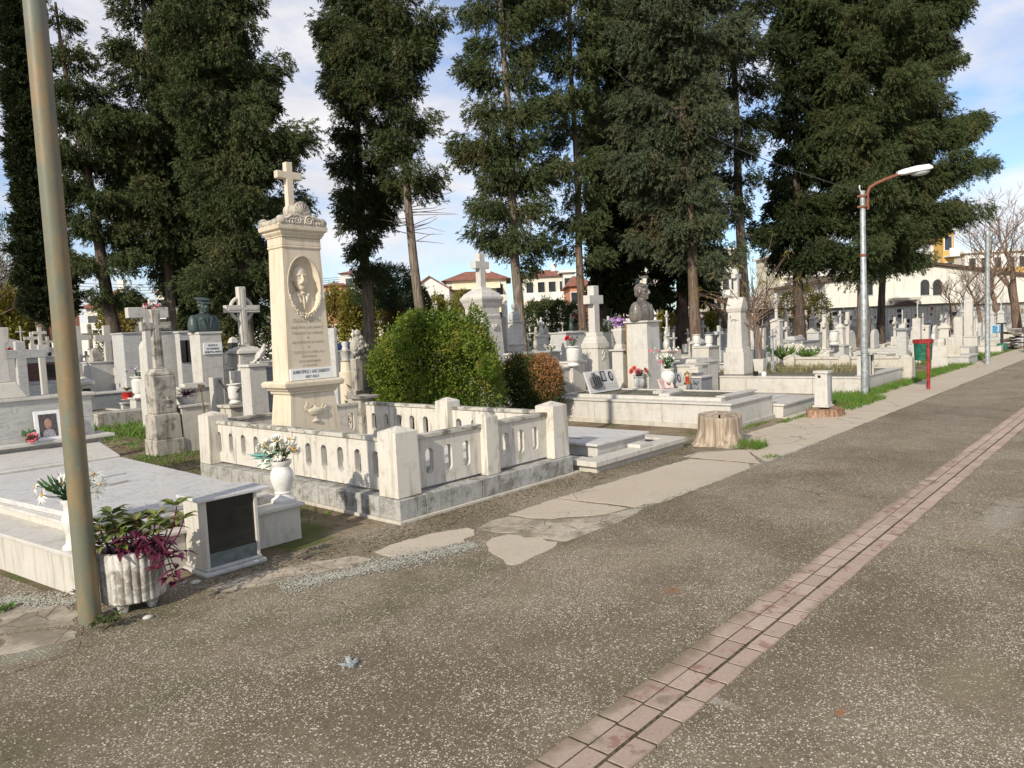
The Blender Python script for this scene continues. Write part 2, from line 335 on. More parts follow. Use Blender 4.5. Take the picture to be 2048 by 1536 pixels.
sv2 = t.mul(t.mul(sp_.outputs[1], -1), t.mul(t.noise(2.1, 5, .7), .2), 'ADD'); c = t.mix(t.ramp(sv2, -1.335, -1.30, 0, .9), c, t.mix(n2, (.17, .135, .09), (.29, .24, .18)))
t.bump(n2, .4, .003); M_brick = t.fin(c, .8, .2)
M_joint = simple('dark brick joint', (.105, .085, .058), .95, .1, 0, .5, 50)
t = NT('dark green marble gravel'); v = t.vor(48, 'F1', out=None); sx = t.n('ShaderNodeSeparateColor'); t.set(sx.inputs[0], v.outputs['Color'])
c = t.mix(sx.outputs[0], (.04, .055, .05), (.20, .24, .22)); c = t.mix(t.ramp(v.outputs['Distance'], .45, .8, 0, .8), c, (.02, .022, .02)); t.bump(v.outputs['Distance'], -.9, .02)
M_gravel = t.fin(c, .7, .3)
t = NT('brown grey grave gravel'); v = t.vor(42, 'F1', out=None); sx = t.n('ShaderNodeSeparateColor'); t.set(sx.inputs[0], v.outputs['Color'])
c = t.mix(sx.outputs[0], (.07, .062, .045), (.27, .25, .20)); c = t.mix(t.ramp(v.outputs['Distance'], .45, .8, 0, .8), c, (.03, .025, .02)); c = t.mix(t.ramp(t.noise(3), .5, .65, 0, .6), c, (.09, .10, .035))
t.bump(v.outputs['Distance'], -.9, .02); M_gravelb = t.fin(c, .8, .2)
# ------------------------------------------------------------------ mesh helpers
class MB:
    def __init__(s): s.v = []; s.f = []
    def add(s, vs, fs):
        o = len(s.v); s.v += [tuple(map(float, p)) for p in vs]; s.f += [tuple(i+o for i in q) for q in fs]; return s
    def box(s, x0, x1, y0, y1, z0, z1):
        return s.add([(x0, y0, z0), (x1, y0, z0), (x1, y1, z0), (x0, y1, z0), (x0, y0, z1), (x1, y0, z1), (x1, y1, z1), (x0, y1, z1)],
                     [(0, 3, 2, 1), (4, 5, 6, 7), (0, 1, 5, 4), (1, 2, 6, 5), (2, 3, 7, 6), (3, 0, 4, 7)])
    def cbox(s, cx, cy, w, d, z0, z1): return s.box(cx-w/2, cx+w/2, cy-d/2, cy+d/2, z0, z1)
    def fr(s, cx, cy, z0, z1, w0, d0, w1, d1):
        a = [(cx-w0/2, cy-d0/2, z0), (cx+w0/2, cy-d0/2, z0), (cx+w0/2, cy+d0/2, z0), (cx-w0/2, cy+d0/2, z0)]
        b = [(cx-w1/2, cy-d1/2, z1), (cx+w1/2, cy-d1/2, z1), (cx+w1/2, cy+d1/2, z1), (cx-w1/2, cy+d1/2, z1)]
        return s.add(a+b, [(0, 3, 2, 1), (4, 5, 6, 7), (0, 1, 5, 4), (1, 2, 6, 5), (2, 3, 7, 6), (3, 0, 4, 7)])
    def stack(s, cx, cy, prof, asp=1.0):
        """square stack: prof = [(z, width), ...] one continuous outline; asp = depth/width or extra"""
        for (z0, w0), (z1, w1) in zip(prof, prof[1:]):
            if abs(z1-z0) > 1e-5: s.fr(cx, cy, z0, z1, w0, w0*asp, w1, w1*asp)
        return s
    def prism(s, poly, z0, z1):
        n = len(poly); vs = [(p[0], p[1], z0) for p in poly]+[(p[0], p[1], z1) for p in poly]
        return s.add(vs, [tuple(reversed(range(n))), tuple(range(n, 2*n))]+[(i, (i+1) % n, n+(i+1) % n, n+i) for i in range(n)])
    def xprism(s, poly, y0, y1):
        """outline in (x, z), extruded along y"""
        n = len(poly); vs = [(p[0], y0, p[1]) for p in poly]+[(p[0], y1, p[1]) for p in poly]
        return s.add(vs, [tuple(range(n)), tuple(reversed(range(n, 2*n)))]+[(i, n+i, n+(i+1) % n, (i+1) % n) for i in range(n)])
    def yprism(s, poly, x0, x1):
        n = len(poly); vs = [(x0, p[0], p[1]) for p in poly]+[(x1, p[0], p[1]) for p in poly]
        return s.add(vs, [tuple(reversed(range(n))), tuple(range(n, 2*n))]+[(i, (i+1) % n, n+(i+1) % n, n+i) for i in range(n)])
    def lathe(s, cx, cy, prof, n=20, caps=True):
        vs = []; fs = []
        for r, z in prof:
            vs += [(cx+r*math.cos(2*math.pi*k/n), cy+r*math.sin(2*math.pi*k/n), z) for k in range(n)]
        for j in range(len(prof)-1):
            for k in range(n): fs.append((j*n+k, j*n+(k+1) % n, (j+1)*n+(k+1) % n, (j+1)*n+k))
        if caps: fs += [tuple(reversed(range(n))), tuple(range((len(prof)-1)*n, len(prof)*n))]
        return s.add(vs, fs)
    def tube(s, pts, r, n=8, caps=True):
        pts = [Vector(p) for p in pts]; rs = r if isinstance(r, (list, tuple)) else [r]*len(pts)
        vs = []; fs = []; up = None
        for i, p in enumerate(pts):
            t = (pts[min(i+1, len(pts)-1)]-pts[max(i-1, 0)]).normalized()
            if up is None:
                up = Vector((0, 0, 1)) if abs(t.z) < .9 else Vector((1, 0, 0))
            a = t.cross(up).normalized(); up = a.cross(t).normalized()
            vs += [p+(a*math.cos(2*math.pi*k/n)+up*math.sin(2*math.pi*k/n))*rs[i] for k in range(n)]
        for j in range(len(pts)-1):
            for k in range(n): fs.append((j*n+k, j*n+(k+1) % n, (j+1)*n+(k+1) % n, (j+1)*n+k))
        if caps: fs += [tuple(reversed(range(n))), tuple(range((len(pts)-1)*n, len(pts)*n))]
        return s.add(vs, fs)
    def ell(s, c, r, n=14, m=9, rz=0, rx=0, ry=0):
        vs = []; R = Euler((rx, ry, rz)).to_matrix()
        for j in range(m+1):
            th = math.pi*j/m
            for k in range(n):
                ph = 2*math.pi*k/n
                q = R @ Vector((r[0]*math.sin(th)*math.cos(ph), r[1]*math.sin(th)*math.sin(ph), -r[2]*math.cos(th)))
                vs.append((c[0]+q.x, c[1]+q.y, c[2]+q.z))
        fs = [(j*n+k, j*n+(k+1) % n, (j+1)*n+(k+1) % n, (j+1)*n+k) for j in range(m) for k in range(n)]
        return s.add(vs, fs)
    def cross(s, cx, cy, z0, H, arm, t, d, zf=.68, at=None, ax='x', flare=0):
        """latin cross outline extruded through its depth; zf = height of arm centre / H"""
        at = at or t; zc = z0+H*zf; h = t/2; g = at/2; A = arm/2; f = flare
        P = [(-h-f, z0), (h+f, z0), (h, zc-g), (A, zc-g-f), (A, zc+g+f), (h, zc+g), (h+f, z0+H), (-h-f, z0+H), (-h, zc+g), (-A, zc+g+f), (-A, zc-g-f), (-h, zc-g)]
        if ax == 'x': return s.xprism([(cx+a, b) for a, b in P], cy-d/2, cy+d/2)
        return s.yprism([(cy+a, b) for a, b in P], cx-d/2, cx+d/2)
    def build(s, name, mat, parent=None, bevel=0.0, smooth=False, seg=2):
        me = bpy.data.meshes.new(name); me.from_pydata(s.v, [], s.f); me.validate(); me.update()
        bm = bmesh.new(); bm.from_mesh(me); bmesh.ops.recalc_face_normals(bm, faces=bm.faces); bm.to_mesh(me); bm.free()
        me.materials.append(mat)
        if smooth:
            me.polygons.foreach_set('use_smooth', [True]*len(me.polygons)); me.set_sharp_from_angle(angle=rad(38))
        o = bpy.data.objects.new(name, me); COL.objects.link(o); o.parent = parent
        if bevel:
            b = o.modifiers.new('bevel', 'BEVEL'); b.width = bevel; b.segments = seg; b.limit_method = 'ANGLE'; b.angle_limit = rad(40)
        return o

USED = {}
def tag(o, label, cat, group=None, kind=None):
    o['label'] = label
    if cat: o['category'] = cat
    if group: o['group'] = group
    if kind: o['kind'] = kind
    return o
def thing(name, label, cat, loc=(0, 0, 0), rz=0.0, group=None):
    o = bpy.data.objects.new(name, None); COL.objects.link(o); o.location = tuple(map(float, loc)); o.rotation_euler = (0, 0, rz)
    o.empty_display_size = .1
    return tag(o, label, cat, group)
def struct(o): o['kind'] = 'structure'; return o

def npmesh(name, V, nf, mat, parent=None, k=4):
    """V: (nf*k, 3) vertices, each k form one face"""
    me = bpy.data.meshes.new(name); V = np.ascontiguousarray(V, dtype=np.float32)
    me.vertices.add(len(V)); me.vertices.foreach_set('co', V.ravel())
    me.loops.add(nf*k); me.loops.foreach_set('vertex_index', np.arange(nf*k, dtype=np.int32))
    me.polygons.add(nf); me.polygons.foreach_set('loop_start', np.arange(0, nf*k, k, dtype=np.int32))
    me.update(calc_edges=True); me.materials.append(mat)
    o = bpy.data.objects.new(name, me); COL.objects.link(o); o.parent = parent
    return o
def unit(a): return a/np.maximum(np.linalg.norm(a, axis=-1, keepdims=True), 1e-9)
def leaves(p, ax, L, Wd, rng, mid=.45):
    """diamond leaves at p along ax"""
    n = len(p); ax = unit(ax); side = unit(np.cross(ax, rng.normal(size=(n, 3)))); L = np.asarray(L).reshape(-1, 1)*np.ones((n, 1)); Wd = np.asarray(Wd).reshape(-1, 1)*np.ones((n, 1))
    q = np.empty((n, 4, 3)); q[:, 0] = p; q[:, 1] = p+ax*L*mid+side*Wd/2; q[:, 2] = p+ax*L; q[:, 3] = p+ax*L*mid-side*Wd/2
    return q.reshape(-1, 3)

def text(parent, s, size, loc, mat, rot=(math.pi/2, 0, 0), name='inscription', align='CENTER', ext=.0015, sx=1.0, sp=1.0):
    cu_ = bpy.data.curves.new(name, 'FONT'); cu_.body = s; cu_.size = size; cu_.align_x = align; cu_.align_y = 'CENTER'; cu_.extrude = ext
    cu_.space_line = sp; cu_.resolution_u = 3
    to = bpy.data.objects.new(name, cu_); COL.objects.link(to)
    dg = bpy.context.evaluated_depsgraph_get(); me = bpy.data.meshes.new_from_object(to.evaluated_get(dg))
    bpy.data.objects.remove(to); bpy.data.curves.remove(cu_)
    me.name = name; me.materials.clear(); me.materials.append(mat)
    o = bpy.data.objects.new(name, me); COL.objects.link(o); o.parent = parent; o.location = loc; o.rotation_euler = rot; o.scale = (sx, 1, 1)
    return o

def blob(name, mb, mat, parent, vox=.008, it=3, flat=False):
    if flat: mb.v = [(a, b, max(c, .0)) for a, b, c in mb.v]
    o = mb.build(name, mat, parent, smooth=True)
    r = o.modifiers.new('remesh', 'REMESH'); r.mode = 'VOXEL'; r.voxel_size = vox; r.use_smooth_shade = True
    m = o.modifiers.new('smooth', 'SMOOTH'); m.iterations = it; m.factor = .5
    return o

def head_mb(mb, z, k=1.0, ys=1.0, y0=0.0, hair=True, mou=False, wide=1.0, x0=0.0):
    """head facing -y, chin at z; height about .24*k"""
    def e(x, y, zz, a, b, c, **kw): mb.ell((x0+x*k, y0+y*k*ys, z+zz*k), (a*k*wide, b*k*ys, c*k), **kw)
    e(0, .0, .135, .078, .098, .105); e(0, -.03, .07, .062, .07, .068); e(0, -.075, .022, .03, .026, .024); e(0, -.03, .04, .052, .05, .04)
    e(0, -.112, .095, .013, .024, .024); e(0, -.100, .118, .010, .018, .032); e(.013, -.1, .086, .011, .012, .009); e(-.013, -.1, .086, .011, .012, .009)
    e(.032, -.082, .142, .028, .016, .010, ry=.15); e(-.032, -.082, .142, .028, .016, .010, ry=-.15)
    e(.03, -.079, .121, .014, .009, .007); e(-.03, -.079, .121, .014, .009, .007)
    e(0, -.092, .060, .026, .012, .0065); e(0, -.088, .047, .022, .012, .0065)
    e(.045, -.055, .088, .022, .026, .025); e(-.045, -.055, .088, .022, .026, .025)
    e(.081, .0, .105, .010, .02, .03); e(-.081, .0, .105, .010, .02, .03)
    if hair:
        e(0, .018, .158, .087, .100, .092); e(.05, -.03, .198, .04, .05, .028); e(-.03, -.04, .2, .05, .045, .03); e(0, .05, .09, .07, .06, .06)
    if mou:
        e(.016, -.104, .066, .022, .013, .008, ry=.3); e(-.016, -.104, .066, .022, .013, .008, ry=-.3)

def bust_mb(k=1.0, ys=1.0, mou=False, hair=True, y0=0):
    mb = MB()
    def e(x, y, zz, a, b, c, **kw): mb.ell((x*k, y0+y*k*ys, zz*k), (a*k, b*k*ys, c*k), **kw)
    e(0, 0, .08, .225, .115, .24); e(.185, .01, .08, .085, .10, .20); e(-.185, .01, .08, .085, .10, .20); e(0, .0, .2, .19, .11, .10)
    e(.12, .01, .235, .11, .08, .05, ry=.3); e(-.12, .01, .235, .11, .08, .05, ry=-.3)
    e(0, .01, .28, .064, .066, .085); e(0, 0, .265, .075, .075, .03)
    e(.055, -.105, .13, .028, .02, .12, ry=.28); e(-.055, -.105, .13, .028, .02, .12, ry=-.28)
    e(.085, -.098, .2, .035, .018, .02, ry=-.5); e(-.085, -.098, .2, .035, .018, .02, ry=.5)
    e(0, -.105, .14, .018, .014, .1)
    head_mb(mb, .31*k, 1.0*k, ys, y0, hair, mou)
    return mb
# ------------------------------------------------------------------ setting: ground, road, path
rng = np.random.default_rng(5); random.seed(5)
def sheet(name, poly, z, mat):
    me = bpy.data.meshes.new(name); me.from_pydata([(float(a), float(b), z) for a, b in poly], [], [tuple(range(len(poly)))]); me.update()
    me.materials.append(mat); o = bpy.data.objects.new(name, me); COL.objects.link(o); return struct(o)
sheet('ground', [(-300, -300), (600, -300), (600, 600), (-300, 600)], 0, M_soil)
def wavy(x0, x1, y, amp, step, seed):
    r = random.Random(seed); n = int((x1-x0)/step)
    return [(x0+(x1-x0)*i/n, y+r.uniform(-amp, amp)) for i in range(n+1)]
sheet('road', wavy(-14, 38, 3.30, .02, .3, 1)+[(38, -18), (-14, -18)], .004, M_road)
sheet('gravel verge', wavy(-14, 13.5, 4.95, .03, .4, 2)+list(reversed(wavy(-14, 13.5, 3.2, 0, 2, 3))), .0025, M_verge)
sheet('gravel verge', [gp(0, 1150), gp(150, 1205), gp(170, 1240), (1.2, 4.3), (-3, 4.3), (-3, 9), (.6, 9)], .0045, M_road)

# cracked concrete slabs of the footpath
def rough_poly(pts, amp, r, step=.07):
    out = []
    for i, a in enumerate(pts):
        b = pts[(i+1) % len(pts)]; d = math.hypot(b[0]-a[0], b[1]-a[1]); n = max(1, int(d/step))
        for k in range(n):
            t_ = k/n; j = 0 if k == 0 else amp
            out.append((a[0]+(b[0]-a[0])*t_+r.uniform(-j, j), a[1]+(b[1]-a[1])*t_+r.uniform(-j, j)))
    return out
def slab_mesh(mb, pts, z, r, amp=.014):
    p = rough_poly(pts, amp, r)
    ar = sum(p[i][0]*p[(i+1) % len(p)][1]-p[(i+1) % len(p)][0]*p[i][1] for i in range(len(p)))
    if ar < 0: p = p[::-1]
    mb.prism(p, -.02, z)
r4 = lambda L_: [gp(900+a/3.413, 900+b/3.413) for a, b in L_]
rr = random.Random(3); mb = MB()
slab_mesh(mb, r4([(740, 330), (1640, 62), (2040, 95), (2050, 128), (1440, 362), (1330, 372), (1262, 395), (1110, 372), (900, 348)]), .007, rr)
slab_mesh(mb, r4([(400, 445), (560, 388), (728, 336), (900, 360), (1100, 385), (1215, 402), (1060, 440), (960, 452), (820, 458), (700, 472), (520, 466)]), .006, rr)
slab_mesh(mb, r4([(245, 640), (290, 605), (400, 582), (560, 602), (735, 634), (722, 660), (560, 740), (430, 790), (385, 780), (330, 730), (262, 690)]), .0072, rr, .03)
slab_mesh(mb, [gp(*p) for p in ((750, 1105), (800, 1086), (880, 1066), (935, 1057), (948, 1066), (930, 1085), (870, 1100), (790, 1118))], .0072, rr, .03)
struct(mb.build('path slabs', M_path)); mb = MB()
slab_mesh(mb, [gp(*p) for p in ((395, 1176), (450, 1164), (510, 1149), (580, 1134), (640, 1124), (710, 1113), (745, 1120), (700, 1136), (610, 1152), (520, 1172), (440, 1186))], .0068, rr, .035)
slab_mesh(mb, [gp(*p) for p in ((0, 1217), (60, 1214), (130, 1214), (160, 1226), (150, 1250), (70, 1258), (0, 1268))], .0072, rr, .03)
slab_mesh(mb, [gp(*p) for p in ((0, 1276), (60, 1266), (140, 1262), (150, 1278), (80, 1296), (0, 1312))], .0064, rr, .03)
struct(mb.build('path slabs stained', M_path2)); mb = MB()
slab_mesh(mb, [gp(1367, 914), gp(1400, 905), (8.55, 3.88), (7.75, 3.36), gp(1517, 927)], .007, rr)
X = 7.83
while X < 44:
    w = rr.uniform(1.35, 1.9)
    y1 = 4.42 if X > 9 else 4.0
    if X < 9: slab_mesh(mb, [(X+.05, 3.335), (X+w, 3.335), (X+w-.05, y1+.35), (X+.85, y1)], .007, rr)
    else: slab_mesh(mb, [(X+.02, 3.335), (X+w, 3.335), (X+w-.03+rr.uniform(-.1, .1), y1), (X-.02, y1)], .0072+rr.uniform(-.001, .001), rr)
    X += w+.015
struct(mb.build('path slabs', M_path))
mb = MB()
slab_mesh(mb, r4([(262, 495), (400, 456), (520, 476), (700, 482), (962, 464), (1070, 446), (1225, 411), (1325, 402), (1180, 482), (930, 577), (800, 625), (742, 624), (560, 590), (430, 568), (330, 568), (185, 540)]), .005, rr, .01)
struct(mb.build('path slabs stained', M_path2))

# pink brick drainage strip
sheet('brick joint bed', [(-2, 1.421), (38, 1.421), (38, 1.725), (-2, 1.725)], .0118, M_joint)
mb = MB(); rb = random.Random(11)
for row, y in enumerate((1.420, 1.524, 1.627)):
    x = -1.5+rb.uniform(0, .1)
    w = .100
    while x < 34:
        l = .197; j = .009
        z = .0135+rb.uniform(-.0008, .0008)
        yy0 = y+.001+rb.uniform(-.001, .001)+(.003 if row == 1 else 0); yy1 = y+w-.001-(.004 if row == 0 else 0)+rb.uniform(-.001, .001)
        mb.box(x+j/2+rb.uniform(0, .002), x+l-j/2, yy0, yy1, 0, z); x += l
struct(mb.build('brick strip', M_brick, bevel=.003, seg=1))

def band_chips(name, label, a, b, n, wdt, size, mat, seed):
    r = np.random.default_rng(seed); A, B = np.array(gp(*a)), np.array(gp(*b)); t0 = r.uniform(0, 1, (n, 1)); dd = (B-A)/np.linalg.norm(B-A); nn_ = np.array([-dd[1], dd[0]])
    xy = A+(B-A)*t0+nn_*(r.normal(size=(n, 1))*wdt*(.9+.3*np.sin(t0*9+seed)))
    s_ = r.uniform(.35, 1, (n, 1))*size; an = r.uniform(0, 6.28, n); c = np.stack([np.cos(an), np.sin(an), 0*an], 1); d = np.stack([-np.sin(an), np.cos(an), 0*an], 1); p = np.concatenate([xy, np.full((n, 1), .008)], 1); h = np.array([0, 0, 1.0])
    q = np.empty((n, 4, 3)); q[:, 0] = p-c*s_; q[:, 1] = p-d*s_*.5+h*s_*.2; q[:, 2] = p+c*s_; q[:, 3] = p+d*s_*.6+h*s_*.35
    return tag(npmesh(name, q.reshape(-1, 3), n, mat), label, 'gravel', kind='stuff')
M_rub = leafmat('greenish white rubble', (.30, .30, .245), (.60, .58, .50), None, 5, 0)
# loose pale chips and litter lying on the paving
def chips(name, n, box, size, mat, seed, z=.006):
    r = np.random.default_rng(seed); x = r.uniform(box[0], box[1], n); y = r.uniform(box[2], box[3], n)
    s_ = r.uniform(.5, 1, (n, 1, 1))*size; a = r.uniform(0, 6.28, n)
    c = np.stack([np.cos(a), np.sin(a), 0*a], 1); d = np.stack([-np.sin(a), np.cos(a), 0*a], 1)
    p = np.stack([x, y, z+0*x], 1)
    q = np.empty((n, 4, 3)); h = np.array([0, 0, 1.0])
    q[:, 0] = p-c*s_[:, 0]; q[:, 1] = p-d*s_[:, 0]*.5+h*s_[:, 0]*.2; q[:, 2] = p+c*s_[:, 0]; q[:, 3] = p+d*s_[:, 0]*.6+h*s_[:, 0]*.35
    o = npmesh(name, q.reshape(-1, 3), n, mat); return o
tag(chips('gravel chips', 5000, (0.3, 9, .3, 4.9), .006, M_wp, 4), 'small pale stone chips lying loose on the brown paving', 'gravel', kind='stuff')
band_chips('rubble chips', 'pale greenish rubble chips spread beside the broken path slabs', (560, 1178), (950, 1090), 6500, .085, .010, M_rub, 2)
band_chips('rubble chips', 'pale rubble left of the rusty pole', (0, 1200), (160, 1205), 2600, .07, .011, M_rub, 3)
band_chips('rubble chips', 'grit along the edge between path slabs and paving', (1120, 1075), (1640, 885), 3000, .03, .008, M_wp, 4)
tag(chips('leaf litter', 1500, (.3, 14, .2, 4.6), .010, M_litter, 26), 'dry needles and leaf crumbs scattered over the paving', 'leaf litter', kind='stuff')
tag(chips('leaf litter', 2600, (3.2, 7.5, 8.7, 14), .03, M_litter, 16), 'brown leaf litter and clods among the weeds around the weathered cross', 'leaf litter', kind='stuff')
tag(chips('leaf litter', 1600, (2.0, 10, 4.42, 4.86), .016, M_litter, 6), 'dry leaf litter lying along the foot of the graves', 'leaf litter', kind='stuff')

# ------------------------------------------------------------------ grass
def grass(name, label, rects, n, h, mat, seed, z=0.0, w=.006, lean=.5):
    r = np.random.default_rng(seed); ar = np.array([(b-a)*(d-c) for a, b, c, d in rects]); k = r.choice(len(rects), n, p=ar/ar.sum()); R = np.array(rects)[k]
    x = r.uniform(R[:, 0], R[:, 1]); y = r.uniform(R[:, 2], R[:, 3])
    cl = np.sin(x*7.3+seed)*np.cos(y*6.1+seed*2)+np.sin(x*17+y*13)*.5; keep = cl > r.uniform(-1.3, .7, n); x = x[keep]; y = y[keep]; m = len(x)
    p = np.stack([x, y, np.full(m, z)], 1); ax = r.normal(size=(m, 3))*lean; ax[:, 2] = 1
    q = leaves(p, ax, r.uniform(.4, 1, m)*h, w*r.uniform(.7, 1.5, m), r, .3)
    return tag(npmesh(name, q, m, mat), label, 'grass', kind='stuff')
grass('grass', 'green grass growing between the lamp post and the red bin post', [(12.9, 15.0, 3.95, 4.55), (12.9, 15.0, 4.05, 4.55), (12.6, 15.4, 4.30, 5.0), (15.4, 21, 4.3, 5.3), (15.4, 25, 4.25, 4.75)], 26000, .16, M_grass, 1, w=.010)
grass('grass', 'grass tuft growing against the tall tree stump', [(gp(1502, 897)[0]-.16, gp(1502, 897)[0]+.22, gp(1502, 897)[1]-.14, gp(1502, 897)[1]+.22)], 1500, .15, M_grass, 2, w=.006)
grass('grass', 'green grass between the far graves by the path', [(25, 33, 4.4, 6.5), (19, 27, 6.2, 8), (28, 40, 6.5, 12)], 26000, .16, M_grass, 3, w=.022)
grass('grass', 'dry grass tufts growing on the obelisk grave bed', [(16.6, 19.5, 5.2, 8.3)], 3500, .2, M_grassd, 4, z=.34, w=.014)
grass('grass', 'weedy green grass behind the old weathered cross', [(4.4, 7, 11.2, 15), (3.3, 5, 9.6, 11.2), (3.2, 3.75, 5.6, 9)], 6500, .10, M_grass, 5, w=.010)
grass('grass', 'grass growing among the distant left graves', [(2, 8, 14, 20), (5, 14, 12.5, 15)], 22000, .2, M_grass, 7, w=.02)
grass('grass', 'tiny grass tuft sprouting from a joint of the path slabs', [(8.05, 8.3, 3.33, 3.5)], 260, .06, M_grass, 8, w=.005)
grass('grass', 'sparse grass at the foot of the low white step grave', [(11, 13, 4.35, 4.5), (9.9, 11, 4.6, 4.72)], 2200, .06, M_grass, 9, w=.008)

# ------------------------------------------------------------------ left street pole
t_ = thing('street_pole', 'tall round rust-streaked steel pole beside the fluted planter', 'pole', (1.40, 4.735, 0))
MB().lathe(0, 0, [(.062, 0), (.061, .3), (.058, 3), (.054, 6.2)], 28).build('shaft', M_pole, t_, smooth=True)
MB().lathe(0, 0, [(.062, 6.2), (.062, 6.25), (.03, 6.3)], 20).build('cap', M_galv, t_, smooth=True)

# ------------------------------------------------------------------ fluted planter
pc = (1.665, 4.765)
t_ = thing('fluted_planter', 'round fluted whitish concrete planter on short legs beside the pole', 'planter', (*pc, 0))
mb = MB(); n = 256; prof = [(.165, .065), (.177, .075), (.180, .22), (.184, .365), (.180, .378), (.160, .38), (.155, .36), (.15, .30)]
vs = []; fs = []
for i, (r, z) in enumerate(prof):
    for k in range(n):
        a = 2*math.pi*k/n; fl = abs(math.sin(a*13))**.7*.012-.006
        R_ = r+(fl if i < 5 else 0)
        vs.append((R_*math.cos(a), R_*math.sin(a), z))
for j in range(len(prof)-1):
    for k in range(n): fs.append((j*n+k, j*n+(k+1) % n, (j+1)*n+(k+1) % n, (j+1)*n+k))
fs.append(tuple(reversed(range(n))))
mb.add(vs, fs); mb.build('bowl', M_pot, t_, smooth=True)
for a in (215, 305, 35, 125):
    a = rad(a); MB().fr(.115*math.cos(a), .115*math.sin(a), 0, .067, .04, .04, .07, .07).build('leg', M_pot, t_, bevel=.006)
MB().lathe(0, 0, [(.149, .31), (.148, .33), (.09, .345), (.0, .35)], 24, False).build('soil', M_soilp, t_, smooth=True)
def rosette(V, c, n, L_, Wd, r, el=.5, cup=.0):
    """pointed broad leaves round a centre, each 3 quads with a bend"""
    for k in range(n):
        a = r.uniform(0, 6.28); e = el+r.uniform(-.3, .35); l = L_*r.uniform(.6, 1); w = Wd*r.uniform(.7, 1)
        d = np.array([math.cos(a)*math.cos(e), math.sin(a)*math.cos(e), math.sin(e)]); s_ = np.array([-math.sin(a), math.cos(a), 0.0]); up = np.cross(s_, d)*-1
        c0 = np.array(c)+d*.01; p = [c0, c0+d*l*.3+up*.0, c0+d*l*.65-np.array([0, 0, l*.10]), c0+d*l-np.array([0, 0, l*.32])]; ww = [.12, 1, .8, .04]
        f = up*w*.22
        for i in range(3):
            a0, a1 = p[i], p[i+1]; w0, w1 = w*ww[i]/2, w*ww[i+1]/2
            V += [a0, a1, a1+s_*w1+f*ww[i+1], a0+s_*w0+f*ww[i]]
            V += [a0, a0-s_*w0+f*ww[i], a1-s_*w1+f*ww[i+1], a1]
pr_ = random.Random(4)
t_ = thing('potted_plant', 'green and purple leafed plant spilling out of the fluted planter', 'plant', (*pc, .345))
Rv = cr[:2]/np.linalg.norm(cr[:2]); Fv = np.array([cf[0], cf[1]])/np.hypot(cf[0], cf[1])
def lf(a, b, z): v = Rv*a+Fv*b; return (v[0], v[1], z)
V = []; st = MB()
for (a, b, z, k) in [(-.17, 0, .14, 12), (-.13, .08, .19, 12), (-.08, -.05, .12, 12), (-.03, .02, .16, 12), (.03, .08, .18, 10), (.08, .0, .14, 10), (-.2, -.06, .09, 9), (.14, .06, .20, 10), (.2, .0, .17, 8), (.30, .02, .27, 9), (.345, .0, .19, 6), (-.12, -.12, .08, 10), (.0, -.12, .06, 10), (.22, .04, .12, 9), (-.22, .02, .12, 10), (-.16, -.04, .2, 10), (-.1, .0, .24, 9), (.06, -.02, .2, 9), (.0, -.06, .13, 10), (.12, -.02, .1, 9)]:
    rosette(V, lf(a, b, z), k, .135, .058, pr_, .4); st.tube([lf(a*.6, b*.6, -.02), lf(a*.9, b, z*.55), lf(a, b, z)], [.006, .005, .004], 5)
npmesh('green leaves', np.array(V), len(V)//4, M_tgreen, t_)
V = []
for (a, b, z, k, L_) in [(.06, -.08, .10, 7, .15), (.12, -.10, .05, 8, .15), (.17, -.08, .10, 8, .16), (.22, -.12, .02, 7, .14), (.27, -.08, -.03, 7, .12), (.31, -.08, -.10, 7, .11), (.25, -.1, .08, 6, .15), (.29, -.06, -.18, 5, .09), (.33, -.04, .0, 6, .1), (.02, -.14, .04, 6, .12), (-.05, -.1, .08, 5, .1), (.10, -.12, .12, 7, .16), (.2, -.12, .05, 8, .15), (.27, -.1, -.14, 6, .1), (.23, -.12, -.08, 7, .13)]:
    rosette(V, lf(a, b, z), k, L_, .038, pr_, .15); st.tube([lf(a*.5, b*.5, -.02), lf(a*.8, b*.9, max(z, .02)+.04), lf(a, b, z)], [.005, .004, .003], 5)
npmesh('purple leaves', np.array(V), len(V)//4, M_tpurp, t_)
st.build('stems', M_tpurp, t_, smooth=True)
V = []
for k in range(9): rosette(V, (float(G(212, 1262)[0])+pr_.uniform(-.05, .07), float(G(212, 1262)[1])+pr_.uniform(-.03, .06), .02+.05*pr_.random()), 7, .06, .028, pr_, .5)
tag(npmesh('weed', np.array(V), len(V)//4, M_dullg), 'small green weed growing at the foot of the rusty pole', 'weed')
V = []
g_ = G(148, 1202)
for k in range(2): rosette(V, (g_[0]+k*.02, g_[1], .03+.01*k), 4, .055, .018, pr_, .6)
tag(npmesh('weed', np.array(V), len(V)//4, M_tpurp), 'tiny purple seedling by the corner of the left marble grave', 'weed')
V = []
g_ = G(2, 1225)
for k in range(4): rosette(V, (g_[0]+k*.015, g_[1]+.01*k, .015), 5, .06, .04, pr_, .3)
tag(npmesh('weed', np.array(V), len(V)//4, M_grass), 'bright green weed at the left edge of the picture', 'weed')

